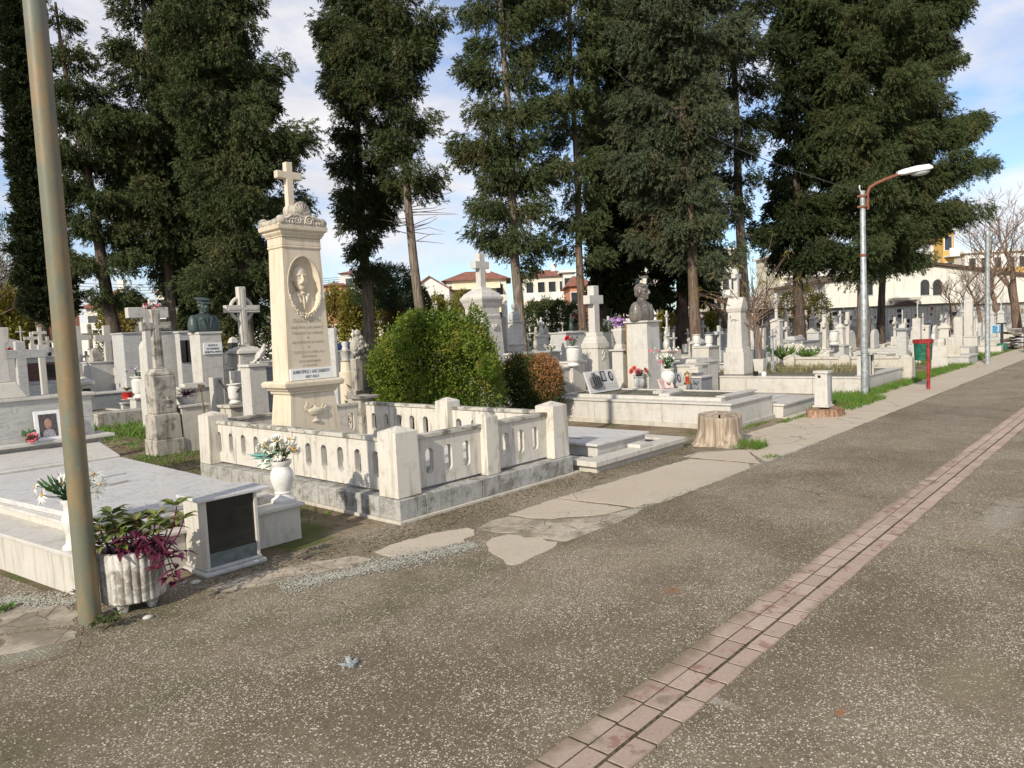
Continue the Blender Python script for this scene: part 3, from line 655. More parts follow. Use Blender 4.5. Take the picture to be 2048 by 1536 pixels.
# curled dry leaf on the road
V = []; g_ = G(703, 1334)
lm = MB(); rl = random.Random(8)
for k in range(9):
    a = rl.uniform(0, 6.28); l = rl.uniform(.03, .055)
    c_ = (g_[0]+math.cos(a)*l*.3, g_[1]+math.sin(a)*l*.3, .014)
    lm.ell(c_, (l, .011, .006), 8, 5, rz=a, ry=rl.uniform(-.5, .2))
tag(lm.build('crumpled_leaf', simple('silvery dry leaf', (.30, .34, .33), .7), smooth=True), 'crumpled pale grey dry leaf lying on the paving', 'leaf')
for i, (px, py, s_) in enumerate(((392, 1168, .035), (370, 1166, .022), (228, 1222, .02), (296, 1238, .03))):
    g_ = G(px, py); o = MB().ell((0, 0, 0), (s_, s_*.7, s_*.45), 10, 7, rz=i).build('stone', M_white, smooth=True); o.location = (g_[0], g_[1], s_*.35)
    tag(o, ['palm sized pale pebble by the corner of the glazed cabinet', 'smaller pale pebble left of the glazed cabinet', 'little white pebble under the fluted planter', 'flat white stone chip right of the planter legs'][i], 'stone')

# ------------------------------------------------------------------ vases and flowers (all built at the thing's own base)
def vase(label, loc, h, style='urn', mat=None, group=None):
    P = {'urn': [(.30, 0), (.30, .07), (.20, .13), (.17, .19), (.21, .22), (.19, .26), (.22, .34), (.27, .5), (.28, .62), (.26, .74), (.20, .82), (.19, .86), (.245, .93), (.255, 1), (.21, 1), (.19, .9)],
         'slim': [(.22, 0), (.22, .05), (.16, .10), (.145, .3), (.16, .33), (.16, .36), (.19, .4), (.20, .62), (.15, .74), (.15, .88), (.19, .95), (.19, 1), (.15, 1), (.13, .9)],
         'pot': [(.24, 0), (.26, .03), (.22, .06), (.34, .2), (.42, .5), (.40, .7), (.30, .86), (.30, .9), (.40, .95), (.40, 1), (.33, 1), (.28, .88)],
         'cyl': [(.30, 0), (.32, .05), (.24, .14), (.22, .18), (.30, .24), (.32, .3), (.34, .8), (.28, .86), (.28, .9), (.38, .96), (.38, 1), (.32, 1), (.25, .9)]}[style]
    t_ = thing('flower_vase', label, 'vase', loc, group=group)
    MB().lathe(0, 0, [(r*h, z*h) for r, z in P], 28).build('body', mat or M_white_c, t_, smooth=True)
    return t_
def bouquet(label, loc, blooms, leafn, rad_, h, lmat, seed, name='flower_bouquet', leafL=.09, leafW=.014, group=None, merge=False):
    """blooms: list of (a, b, z, size, kind, mat): a right, b away, z up from the vase mouth"""
    t_ = thing(name, label, 'flowers', loc, group=group); r = random.Random(seed); q = np.random.default_rng(seed)
    n = leafn; ph = q.uniform(0, 6.28, n); rr_ = q.uniform(0, 1, n)**.6; tz = q.uniform(0, 1, n)
    dirs = np.stack([np.cos(ph)*rr_, np.sin(ph)*rr_, .35+tz], 1)
    base = np.stack([np.cos(ph)*rr_*rad_*tz, np.sin(ph)*rr_*rad_*tz, tz*h*.75], 1)
    npmesh('foliage', leaves(base, dirs, leafL*q.uniform(.5, 1, n), leafW*q.uniform(.7, 1.3, n), q), n, lmat, t_)
    st_ = MB()
    by = {}
    for (a, b, z, s_, kind, mat) in blooms:
        c = np.array(lf(a, b, z)); out = np.array([c[0]*1.2, c[1]*1.2, max(.05, z*.5)]); out = out+np.array([-cf[0], -cf[1], .3])*.12; out /= np.linalg.norm(out)
        st_.tube([(0, 0, -.02), (c[0]*.4, c[1]*.4, z*.6), tuple(c)], .0022, 4)
        V_ = by.setdefault(mat.name, [[], mat])[0] if merge else []
        u = np.cross(out, [0.1, .2, 1]); u /= np.linalg.norm(u); v = np.cross(out, u)
        if kind == 'daisy':
            for k in range(15):
                al = 2*math.pi*k/15+r.uniform(-.1, .1); d = u*math.cos(al)+v*math.sin(al); w = np.cross(out, d)*s_*.17; tip = c+d*s_+out*s_*r.uniform(-.25, .2); m_ = c+d*s_*.55+out*s_*.12
                V_ += [c+d*s_*.12, m_+w*.6, tip, m_-w*.6]
        elif kind == 'rose':
            for lay, (cn, rr2, up_) in enumerate(((5, .25, .55), (6, .5, .5), (7, .85, .3), (8, 1.0, .05))):
                for k in range(cn):
                    al = 2*math.pi*(k+.5*lay)/cn+r.uniform(-.15, .15); d = u*math.cos(al)+v*math.sin(al); w = np.cross(out, d)*s_*.42*(.5+rr2*.6)
                    b0 = c+d*s_*.1*lay*.4-out*s_*.2; m1 = c+d*s_*rr2*.75+out*s_*up_*.4; tp = c+d*s_*rr2+out*s_*up_
                    V_ += [b0, m1+w, tp, m1-w]
        else:
            for k in range(7):
                d = np.array([r.gauss(0, 1) for _ in range(3)]); d /= np.linalg.norm(d); d2 = np.cross(d, [r.gauss(0, 1) for _ in range(3)]); d2 /= np.linalg.norm(d2); cc_ = c+d*s_*.35
                V_ += [cc_-d2*s_*.35, cc_+d*s_*.5, cc_+d2*s_*.35, cc_-d*s_*.3]
        if not merge: 
            bl = npmesh('blossom', np.array(V_), len(V_)//4, mat, t_)
            if kind == 'daisy': MB().ell(tuple(c+out*s_*.08), (s_*.15, s_*.15, s_*.15), 8, 5).build('flower_heart', M_yelf, bl, smooth=True)
    for V_, mat in by.values(): npmesh('blossoms', np.array(V_), len(V_)//4, mat, t_)
    st_.build('stems', M_flleaf, t_)
    return t_
# ------------------------------------------------------------------ big tiered grave at the left
P0, P1 = (1.49, 5.20), (3.15, 5.21)
def quad(x0, y0, x1, y1, xb0, xb1, yb): return [(x0, y0), (x1, y1), (xb1, yb), (xb0, yb)]
t_ = thing('tiered_grave', 'large tiered white marble grave with a grey top slab at the left', 'grave', (0, 0, 0))
MB().prism(quad(1.505, 5.22, 3.13, 5.225, .93, 3.17, 9.9), 0, .272).build('base', M_whited, t_, bevel=.003)
MB().prism(quad(1.47, 5.185, 3.16, 5.19, .90, 3.20, 9.95), .272, .302).build('lower_ledge', M_white, t_, bevel=.006)
MB().prism(quad(1.70, 5.37, 2.93, 5.42, 1.30, 2.98, 9.4), .302, .368).build('riser', M_whited, t_, bevel=.003)
MB().prism(quad(1.665, 5.33, 2.96, 5.385, 1.26, 3.01, 9.4), .368, .392).build('upper_ledge', M_white, t_, bevel=.006)
MB().prism(quad(1.74, 5.42, 2.90, 5.46, 1.36, 2.95, 8.45), .392, .432).build('top_slab', M_slab, t_, bevel=.006)
# raised inscribed head slab
a = [(1.36, 8.50), (2.95, 8.50), (2.97, 9.2), (1.28, 9.2)]
MB().add([(*a[0], .393), (*a[1], .393), (*a[2], .393), (*a[3], .393), (a[0][0], a[0][1], .45), (a[1][0], a[1][1], .45), (a[2][0], a[2][1], .56), (a[3][0], a[3][1], .56)],
         [(0, 3, 2, 1), (4, 5, 6, 7), (0, 1, 5, 4), (1, 2, 6, 5), (2, 3, 7, 6), (3, 0, 4, 7)]).build('inscribed_head_slab', M_white, t_, bevel=.008)
MB().add([(1.55, 8.56, .4615), (2.55, 8.56, .4615), (2.55, 9.1, .5463), (1.55, 9.1, .5463)], [(0, 1, 2, 3)]).build('inscription', M_letw, t_)
MB().box(.85, 3.02, 9.21, 9.60, .303, .60).build('headstone_plinth', M_grey, t_, bevel=.003)
MB().box(.82, 3.13, 9.12, 9.61, .60, .635).build('headstone_shelf', M_white, t_, bevel=.006)
MB().box(.87, 2.97, 9.30, 9.58, .635, 1.09).build('headstone', M_grey, t_, bevel=.004)
MB().box(.83, 3.01, 9.27, 9.61, 1.09, 1.125).build('headstone_cap', M_white, t_, bevel=.006)
# tapered stele on a sloped foot, standing on the headstone
t_ = thing('grave_stele', 'white tapered stele on sloped foot standing on the left headstone', 'stele', (0, 0, 0))
p = PY(24, 770, 9.44); x0 = float(PY(0, 770, 9.44)[0])-.32; x1 = float(PY(47, 770, 9.44)[0])
MB().add([(x0, 9.3, 1.126), (x1, 9.3, 1.126), (x1, 9.58, 1.126), (x0, 9.58, 1.126), (x0+.1, 9.34, 1.30), (x1-.09, 9.34, 1.30), (x1-.09, 9.54, 1.30), (x0+.1, 9.54, 1.30)],
         [(0, 3, 2, 1), (4, 5, 6, 7), (0, 1, 5, 4), (1, 2, 6, 5), (2, 3, 7, 6), (3, 0, 4, 7)]).build('foot', M_whited, t_, bevel=.01)
xa = float(PY(18, 745, 9.44)[0]); xb = float(PY(12, 660, 9.44)[0]); zt = float(PY(12, 655, 9.44)[2])
MB().xprism([(x0+.14, 1.301), (xa, 1.301), (xb-.03, zt-.18), (xb, zt-.17), (xb+.015, zt), (x0+.1, zt)], 9.38, 9.5).build('slab', M_white, t_, bevel=.008)
# photo frame and pink rose on the shelf
def photo(root, x, y, z, w, h, rx=-.12, frame=M_paper, mat=M_photo):
    fr_ = MB().box(-w/2, w/2, -.008, .008, 0, h).build('frame', frame, root, bevel=.003); fr_.location = (x, y, z); fr_.rotation_euler = (rx, 0, 0)
    pp = MB().box(-w*.34, w*.34, -.0105, -.0085, h*.12, h*.88).build('picture', mat, fr_)
    f = MB().ell((0, -.0115, h*.56), (w*.14, .002, h*.17), 12, 8).build('face', M_skin, fr_, smooth=True)
    b = MB().xprism([(-w*.26, h*.125), (w*.26, h*.125), (w*.2, h*.3), (w*.07, h*.38), (-w*.07, h*.38), (-w*.2, h*.3)], -.0125, -.011).build('shoulders', M_photow, fr_)
t_ = thing('framed_photo', 'white framed portrait photo leaning on the left headstone', 'photo frame', (0, 0, 0))
pf = PY(98, 866, 9.2); photo(t_, float(pf[0]), 9.19, .636, .26, .33)
pf = PY(62, 866, 9.15)
bouquet('single pink rose with dark leaves beside the framed portrait', (float(pf[0]), 9.15, .64), [(0.02, -.02, .055, .07, 'rose', M_pinkf)], 18, .09, .1, M_flleaf, 3, 'rose', .10, .05)
# plaques lying on the slab
t_ = thing('marble_book', 'small white marble tablet lying flat on the grey top slab', 'plaque', (float(G(225, 968, .43)[0]), float(G(225, 968, .43)[1]), .433), rad(18))
MB().box(-.10, .10, -.07, .07, 0, .018).build('block', M_white, t_, bevel=.003)
t_ = thing('marble_book', 'low pale tablet behind the small white tablet on the grey slab', 'plaque', (float(G(222, 952, .43)[0]), float(G(222, 952, .43)[1]), .433), rad(10))
MB().box(-.12, .12, -.04, .04, 0, .012).build('block', M_slab, t_, bevel=.003)
# left vase with daisies
vp = G(146, 1098, .302); vp = (float(vp[0])+.02, float(vp[1])+.02, .303)
vase('slim white vase on the lower ledge behind the rusty pole', vp, .33, 'slim')
bouquet('daisy bouquet with pale pink hearts in the slim white vase', (vp[0], vp[1], .62),
        [(-.20, -.02, .11, .075, 'daisy', M_whitef), (-.155, -.04, .05, .08, 'daisy', M_whitef), (-.19, .02, .03, .07, 'daisy', M_whitef), (-.08, .02, .13, .07, 'daisy', M_whitef), (-.03, -.02, .12, .07, 'daisy', M_whitef),
         (.16, .0, .17, .07, 'daisy', M_whitef), (.21, -.02, .10, .07, 'daisy', M_whitef), (.12, .05, .12, .07, 'daisy', M_whitef), (.17, 0, .05, .065, 'daisy', M_whitef), (-.11, 0, .10, .045, 'daisy', M_whitef)], 190, .16, .14, M_flleaf, 5, leafL=.12, leafW=.018)
# right vase
vq = G(572, 1003, .302); vq = (float(vq[0]), float(vq[1])+.035, .303)
vase('white urn vase on the right end of the left grave ledge', vq, .335, 'urn')
bl = [(-.13, -.04, .02, .075, 'daisy', M_whitef), (.0, -.07, .05, .04, 'daisy', M_whitef), (-.12, .0, .15, .06, 'rose', M_whitef), (-.04, .02, .19, .055, 'rose', M_whitef), (.12, .0, .10, .055, 'rose', M_whitef), (-.18, .02, .12, .05, 'rose', M_whitef), (.03, .02, .15, .05, 'rose', M_whitef), (-.06, -.04, .12, .05, 'rose', M_whitef)]+[(random.Random(k).uniform(-.16, .15), -.04, random.Random(k+50).uniform(.02, .2), .03, 'puff', M_whitef if k % 3 else M_yelf) for k in range(22)]
b_ = bouquet('white daisy and rose bouquet with teal leaves in the right urn', (vq[0], vq[1], .625), bl, 150, .13, .16, M_dullg, 8, leafL=.08, leafW=.012)
q_ = np.random.default_rng(4); n = 60; dd = np.tile(np.array(lf(-1, -.1, .05)), (n, 1))+q_.normal(size=(n, 3))*.25
npmesh('teal_leaves', leaves(np.array(lf(-.06, -.02, .05))+q_.normal(size=(n, 3))*[.04, .04, .03], dd, .17*q_.uniform(.4, 1, n), .014*np.ones(n), q_), n, M_teal, b_)

# ------------------------------------------------------------------ glazed marble cabinet
cx0, cx1, cy0, cy1 = 2.20, 2.60, 4.915, 5.22
t_ = thing('grave_lantern_cabinet', 'marble cabinet with dark glass front beside the fluted planter', 'cabinet', ((cx0+cx1)/2, (cy0+cy1)/2, 0), rad(1))
w, d_ = (cx1-cx0)/2, (cy1-cy0)/2
MB().cbox(0, 0, 2*w+.07, 2*d_+.06, 0.0, .035).build('foot_slab', M_grey, t_, bevel=.012)
MB().cbox(.0, 0, 2*w+.02, 2*d_+.02, .035, .058).build('base_moulding', M_grey, t_, bevel=.007)
MB().box(-w, -w+.022, -d_, d_, .058, .525).build('side_panel', M_whited, t_, bevel=.002)
MB().box(w-.022, w, -d_, d_, .058, .525).build('side_panel', M_whited, t_, bevel=.002)
MB().box(-w+.022, w-.022, d_-.02, d_, .058, .525).build('back_panel', M_grey, t_)
MB().box(-w+.022, w-.022, -d_+.018, -d_+.024, .155, .525).build('glass_pane', M_black, t_)
MB().box(-w+.022, w-.022, -d_+.012, -d_+.02, .058, .153).build('lower_pane', simple('grey green panel', (.13, .15, .148), .35), t_)
MB().box(-w+.022, w-.022, -d_+.03, d_-.02, .045, .157).build('inner_floor', M_grey, t_)
MB().box(-w-.035, w+.10, -d_-.02, d_+.03, .528, .55).build('top_slab', M_slab, t_, bevel=.004)

# ------------------------------------------------------------------ balustrade enclosure
EX0, EX1, EY0, EY1 = 3.86, 6.30, 4.855, 8.60
t_ = thing('balustrade_enclosure', 'white marble balustrade with oval openings round the portrait monument', 'enclosure', (0, 0, 0))
def ring(mb, x0, x1, y0, y1, w, z0, z1):
    mb.box(x0, x1, y0, y0+w, z0, z1); mb.box(x0, x1, y1-w, y1, z0, z1); mb.box(x0, x0+w, y0+w, y1-w, z0, z1); mb.box(x1-w, x1, y0+w, y1-w, z0, z1); return mb
ring(MB(), EX0-.03, EX1+.1, EY0-.03, EY1+.05, .5, -.05, .026).build('footing', M_conc, t_, bevel=.006)
mb = MB()     # rough plinth blocks with open joints
def run(mb, a0, a1, n, f):
    for i in range(n): f(a0+(a1-a0)*i/n+(.003 if i else 0), a0+(a1-a0)*(i+1)/n-.003)
run(mb, EX0+.30, EX1, 3, lambda a, b: mb.box(a, b, EY0, EY0+.27, .026, .203))
run(mb, EY0, EY1, 4, lambda a, b: mb.box(EX0, EX0+.295, a, b, .026, .201))
run(mb, EX0+.3, EX1, 3, lambda a, b: mb.box(a, b, EY1-.27, EY1, .026, .203))
run(mb, EY0+.275, EY1-.275, 3, lambda a, b: mb.box(EX1-.27, EX1, a, b, .026, .202))
mb.build('plinth', M_plinth, t_, bevel=.006)
def post(x, y, w, h, zc=.205, zl=.775):
    mb = MB().stack(x, y, [(zc, w*1.06), (zl, w)]); mb2 = [(zl, w), (zl+.045, .012)]
    mb.stack(x, y, mb2); return mb.build('post', M_bal, t_, bevel=.006)
PW = .25; xl, xr, yf, yb = EX0+.155, EX1-.135, EY0+.175, EY1-.14
post(xl, yf, PW, 0); post(xr, yf, PW, 0); post(xl-.02, yb, PW, 0); post((xl+xr)/2+.02, yf-.02, .175, 0); post(xr, (yf+yb)/2-.05, .22, 0)
mb = MB().stack(xr, yb, [(.203, .22), (.76, .21)]); mb.stack(xr, yb, [(.76, .32), (.80, .34)]); mb.build('post', M_old, t_, bevel=.006)
def oval(cx, cz, w, h, n=10):
    r = w/2; s_ = h/2-r
    return [(cx+r*math.cos(math.pi*k/n), cz+s_+r*math.sin(math.pi*k/n)) for k in range(n+1)]+[(cx-r*math.cos(math.pi*k/n), cz-s_-r*math.sin(math.pi*k/n)) for k in range(n+1)]
def panel(a, b, fix, axis, centers, nm='oval_panel', z0=.226, z1=.672, th=.055, w=.098, h=.245, cz=.455):
    """pierced slab made from vertical strips with an oval hole in each"""
    bm = bmesh.new(); edges = [a]+[(centers[i]+centers[i+1])/2 for i in range(len(centers)-1)]+[b]
    P_ = lambda u, z, v: (u, v, z) if axis == 'x' else (v, u, z)
    mb = MB()
    for i, c in enumerate(centers):
        u0, u1 = edges[i], edges[i+1]; O = oval(c, cz, w, h, 8); n = len(O)
        per = []
        for (u, z) in O:
            du, dz = u-c, z-cz; k1 = ((u1-c)/du if du > 1e-6 else ((u0-c)/du if du < -1e-6 else 1e9)); k2 = ((z1-cz)/dz if dz > 1e-6 else ((z0-cz)/dz if dz < -1e-6 else 1e9))
            k = min(k1, k2); per.append([c+du*k, cz+dz*k])
        for cu_, cz_ in ((u1, z1), (u0, z1), (u0, z0), (u1, z0)):
            j = min(range(n), key=lambda q: abs(per[q][0]-cu_)+abs(per[q][1]-cz_)); per[j] = [cu_, cz_]
        o = len(mb.v)
        for v in (fix-th/2, fix+th/2):
            mb.v += [P_(u, z, v) for u, z in O]; mb.v += [P_(u, z, v) for u, z in per]
        for q in range(n):
            r = (q+1) % n
            mb.f.append((o+q, o+r, o+n+r, o+n+q)); mb.f.append((o+2*n+q, o+3*n+q, o+3*n+r, o+2*n+r)); mb.f.append((o+q, o+2*n+q, o+2*n+r, o+r))
            mb.f.append((o+n+q, o+n+r, o+3*n+r, o+3*n+q))
    ob = mb.build(nm, M_bal, t_)
    return ob
def rail(x0, x1, y0, y1, m=M_cap): return MB().box(x0, x1, y0, y1, .674, .712).build('rail', m, t_, bevel=.005)
xm = (xl+xr)/2+.02
panel(xl+PW/2, xm-.087, yf, 'x', [4.35, 4.585, 4.82]); rail(xl+PW/2, xm-.088, yf-.05, yf+.05)
panel(xm+.087, xr-PW/2, yf, 'x', [5.385, 5.615, 5.845]); rail(xm+.088, xr-PW/2, yf-.05, yf+.05)
panel(yf+PW/2, 6.70, xl, 'y', [5.32+.277*i for i in range(5)]); panel(6.75, yb-PW/2, xl, 'y', [6.90+.285*i for i in range(6)])
rail(xl-.05, xl+.05, yf+PW/2, yb-PW/2)
MB().box(xl-.04, xl+.04, 6.70, 6.75, .203, .674).build('pilaster', M_bal, t_)
ym = (yf+yb)/2-.05
panel(yf+PW/2, ym-.11, xr, 'y', [5.42+.265*i for i in range(5)], cz=.44); panel(ym+.11, yb-.11, xr, 'y', [7.10+.27*i for i in range(5)], cz=.44)
rail(xr-.05, xr+.05, yf+PW/2, ym-.11); rail(xr-.05, xr+.05, ym+.11, yb-.11)
panel(xl+PW/2, xr-.11, yb, 'x', [4.35+.265*i for i in range(7)]); rail(xl+PW/2, xr-.11, yb-.05, yb+.05)
MB().box(EX0+.296, EX1-.271, EY0+.271, EY1-.271, 0, .16).build('inner_floor', M_slab, t_)
# slabs inside
t_ = thing('grave_slab', 'pale marble slabs covering the ground inside the balustrade', 'slab', (0, 0, 0))
MB().box(4.3, 5.9, 5.25, 7.0, .161, .235).build('lower_slab', M_white, t_, bevel=.006)
MB().box(4.45, 5.8, 5.4, 6.95, .235, .315).build('upper_slab', M_slab, t_, bevel=.006)
g_ = G(645, 848, .3); mbx = MB().box(-.16, .16, -.09, .09, 0, .27)
tb = mbx.build('inscription_block', M_whited, None, bevel=.01); tb.location = (4.36, 6.98, .162); tag(tb, 'small marble block at the foot of the portrait monument', 'block')

# ------------------------------------------------------------------ portrait monument
YM = 7.40; MX = 4.69
t_ = thing('portrait_monument', 'tall cream marble monument with carved portrait of a moustached man and cross', 'monument', (MX, YM, .16))
zz = lambda z: z-.16
cyc = .165    # centre of the shaft depth
def st2(nm, prof, mat=M_cream, cx=0, asp=.62, bev=.006): return MB().stack(cx, cyc, [(zz(a), b) for a, b in prof], asp).build(nm, mat, t_, bevel=bev)
st2('foot', [(.161, .86), (.36, .84), (.42, .72)])
st2('pedestal', [(.42, .70), (1.00, .585)], asp=.64)
st2('pedestal_cornice', [(1.00, .62), (1.03, .64), (1.05, .70), (1.065, .70), (1.08, .78), (1.125, .80), (1.15, .74)], asp=.66)
# shaft with an oval niche in its front face
zb, zt_ = 1.15, 2.66; wb, wt = .58, .49; db, dt = .34, .30
fx = lambda z: (wb+(wt-wb)*(z-zb)/(zt_-zb))/2
fy = lambda z: cyc-(db+(dt-db)*(z-zb)/(zt_-zb))/2
cz, ew, eh = 2.235, .205, .33; n = 64
O = [(ew*math.cos(2*math.pi*k/n), cz+eh*math.sin(2*math.pi*k/n)) for k in range(n)]
per = []
for (x, z) in O:
    dx, dz = x, z-cz; k2 = ((zt_-cz)/dz if dz > 1e-9 else ((zb-cz)/dz if dz < -1e-9 else 1e9)); lo, hi = 0, 50
    f = lambda k: abs(dx*k)-fx(min(max(cz+dz*k, zb), zt_))
    for _ in range(50):
        m_ = (lo+hi)/2
        if f(m_) < 0: lo = m_
        else: hi = m_
    k = min(lo, k2); per.append([dx*k, cz+dz*k])
for sx_, z in ((1, zt_), (-1, zt_), (-1, zb), (1, zb)):
    j = min(range(n), key=lambda q: abs(per[q][0]-sx_*fx(z))+abs(per[q][1]-z)); per[j] = [sx_*fx(z), z]
mb = MB(); rings = [[(x, fy(z), zz(z)) for x, z in per]]
for s_, dp in ((1, 0), (1, .004), (.985, .03), (.94, .055), (.84, .075), (.6, .088), (.3, .092), (.02, .093)):
    rings.append([(x*s_, fy(cz+(z-cz)*s_)+dp, zz(cz+(z-cz)*s_)) for x, z in O])
for r_ in rings: mb.v += r_
for j in range(len(rings)-1):
    for k in range(n): mb.f.append((j*n+k, j*n+(k+1) % n, (j+1)*n+(k+1) % n, (j+1)*n+k))
o = len(mb.v); c4 = [(-1, zb), (1, zb), (1, zt_), (-1, zt_)]
mb.v += [(a*fx(z), fy(z), zz(z)) for a, z in c4]+[(a*fx(z), 2*cyc-fy(z), zz(z)) for a, z in c4]
for q in ((1, 5, 6, 2), (3, 7, 4, 0), (5, 4, 7, 6), (2, 6, 7, 3), (0, 4, 5, 1)): mb.f.append(tuple(o+i for i in q))
sh = mb.build('shaft', M_cream, t_, smooth=True)
# relief portrait set in the niche
mb = MB()
def e3(x, z, a, c, y=0, b=.05, **kw): mb.ell((x, y, z), (a, b, c), 16, 10, **kw)
e3(0, .06, .17, .15); e3(.10, .08, .085, .13, ry=-.35); e3(-.10, .08, .085, .13, ry=.35); e3(0, .17, .13, .05); e3(0, .22, .045, .06)
e3(.035, .10, .018, .10, -.045, .02, ry=.35); e3(-.035, .10, .018, .10, -.045, .02, ry=-.35); e3(0, .07, .016, .10, -.04, .03); e3(.06, .17, .03, .018, -.045, .02, ry=-.6); e3(-.06, .17, .03, .018, -.045, .02, ry=.6); e3(0, .195, .03, .014, -.05, .02)
head_mb(mb, .225, 1.2, .62, 0, False, True, wide=1.0, x0=-.012)

rel = blob('portrait_relief', mb, M_cream, t_, .0045, 2)
rel.location = (0, fy(cz)+.082, zz(cz-eh*.86)); rel.scale = (1, 1.0, 1.03)
mb = MB(); rw = random.Random(5)
for k in range(120):
    a = rad(200+140*k/120)+rw.uniform(-.03, .03); rr_ = 1.03+rw.uniform(-.07, .12)*(1-abs(k-60)/75); x = ew*rr_*math.cos(a); z = cz+eh*rr_*math.sin(a)
    mb.ell((x, fy(z)-.006-rw.uniform(0, .012), zz(z)), (rw.uniform(.008, .019), .010, rw.uniform(.006, .011)), 7, 5, ry=rw.uniform(-1.5, 1.5))
mb.build('leaf_garland', M_cream, t_, smooth=True)
mb = MB()      # thin raised rim round the niche
O2 = [(ew*1.035*math.cos(2*math.pi*k/48), 0, cz+eh*1.03*math.sin(2*math.pi*k/48)) for k in range(49)]
mb.tube([(x, fy(z)-.001, zz(z)) for x, _, z in O2], .006, 6).build('niche_rim', M_cream, t_, smooth=True)
tl = (wt-wb)/2/(zt_-zb); ti = math.atan((db-dt)/2/(zt_-zb))
lines = [("ΕΝΘΑΔΕ ΚΕΙΤΑΙ", .060, 1.83), ("ΔΗΜΗΤΡΙΟΣ ΑΛΕΞΑΝΔΡΟΥ", .040, 1.755), ("ΓΕΝΝΗΘΕΙΣ ΕΝ ΤΥΡΝΑΒΩ", .040, 1.69), ("ΤΗ", .032, 1.635), ("ΚΑΙ ΑΠΟΒΙΩΣΑΣ ΕΝ ΛΑΡΙΣΗ", .038, 1.585), ("ΤΗ", .032, 1.53), ("ΣΥΖΥΓΟΣ Κ ΤΑ ΤΕΚΝΑ ΤΟΥ", .038, 1.47), ("ΤΗΝ ΣΤΗΛΗΝ", .036, 1.42), ("ΑΥΤΩ ΑΝΕΘΗΚΑΝ", .040, 1.365), ("ΕΥΓΝΩΜΟΝΕΣ", .034, 1.315)]
lo = .0
for s_, sz, z in lines:
    tx = text(t_, s_, sz, (.0, fy(z)-.0008, zz(z)), M_inkg, (math.pi/2-ti, 0, 0), ext=.001, sx=.82)
pl = MB().box(-.275, .275, fy(1.2)-.022, fy(1.2)-.002, zz(1.155), zz(1.285)).build('name_plaque', M_paper, t_, bevel=.002)
text(pl, "ΔΗΜΗΤΡΙΟΣ Ι. ΑΛΕΞΑΝΔΡΟΥ", .052, (.0, fy(1.2)-.0225, zz(1.245)), M_ink, sx=.68, ext=.0012)
text(pl, "1857-2023", .044, (.0, fy(1.2)-.0225, zz(1.188)), M_ink, ext=.0012)
# oil lamp relief on the pedestal
mb = MB(); yy = -.17
mb.lathe(0, 0, [(.0, 0), (.05, .0), (.045, .012), (.014, .03), (.014, .06), (.07, .085), (.10, .12), (.095, .14), (.03, .155), (.02, .175), (.0, .185)], 20, False)
mb.tube([(.085, 0, .12), (.13, 0, .15), (.135, 0, .185), (.10, 0, .19), (.08, 0, .15)], .012, 7); mb.ell((-.11, 0, .14), (.035, .02, .022), 10, 7, ry=.5)
mb.ell((-.10, 0, .19), (.022, .018, .042), 10, 7); mb.ell((-.115, 0, .165), (.03, .02, .03), 8, 6)
rl = blob('oil_lamp_relief', mb, M_cream, t_, .005, 1); rl.location = (.0, -.055, zz(.665)); rl.scale = (1.05, .38, 1.05)
# crown
st2('necking', [(2.66, .505), (2.67, .52), (2.69, .505), (2.78, .505)], asp=.63)
st2('crown_cornice', [(2.78, .52), (2.80, .535), (2.82, .57), (2.845, .58), (2.86, .635), (2.90, .65), (2.93, .62)], M_cream, asp=.68)
mb = MB()
for sx_ in (-1, 1):
    for sy_ in (-1, 1):
        mb.ell((sx_*.26, cyc+sy_*.185, zz(2.955)), (.07, .05, .06), 12, 8)
mb.fr(0, cyc, zz(2.93), zz(3.0), .60, .38, .42, .26); mb.fr(0, cyc, zz(3.0), zz(3.06), .42, .26, .20, .18)
for k in range(14):
    mb.ell((-.25+.50*k/13, cyc-.20, zz(2.945)), (.022, .03, .035), 8, 6); 
for k in range(9): mb.ell((-.305, cyc-.17+.36*k/8, zz(2.935)), (.03, .022, .038), 8, 6)
mb.build('crown', M_carv, t_, smooth=True)
mb = MB(); pal = MB()
ant = [( .105*math.cos(a_)*(1.0), 3.0+.17*max(0, math.sin(a_))**.8) for a_ in [math.pi*k/16 for k in range(17)]]
pal.xprism([(x, zz(z)) for x, z in ant], cyc-.215, cyc-.175)
for k in range(7):
    a_ = rad(25+130*k/6); pal.ell((.055*math.cos(a_)*1.1, cyc-.218, zz(3.03+.075*math.sin(a_))), (.011, .012, .05), 8, 6, ry=math.pi/2-a_)
pal.tube([(x*1.02, cyc-.2, zz(z+.004)) for x, z in ant], .012, 6)
for s2 in (-1, 1):
    pts = []
    for k in range(26):
        a_ = k*.45; r_ = .066*(1-k/30); pts.append((s2*(.075+r_*math.cos(a_)*.9), cyc-.222, zz(3.0+r_*math.sin(a_)*.9)-.03+.0))
    pal.tube(pts, .010, 6)
    pal.tube([(s2*.13, cyc-.215, zz(3.02)), (s2*.2, cyc-.215, zz(2.985)), (s2*.29, cyc-.2, zz(2.96))], [.02, .022, .012], 6)
pal.build('palmette', M_carv, t_, smooth=True)
MB().ell((-.02, cyc, zz(3.10)), (.085, .085, .075), 18, 12).build('ball', M_carv, t_, smooth=True)
MB().cross(-.02, cyc, zz(3.155), .50, .32, .085, .075, .70, ax='x').build('cross', M_cream, t_, bevel=.008)
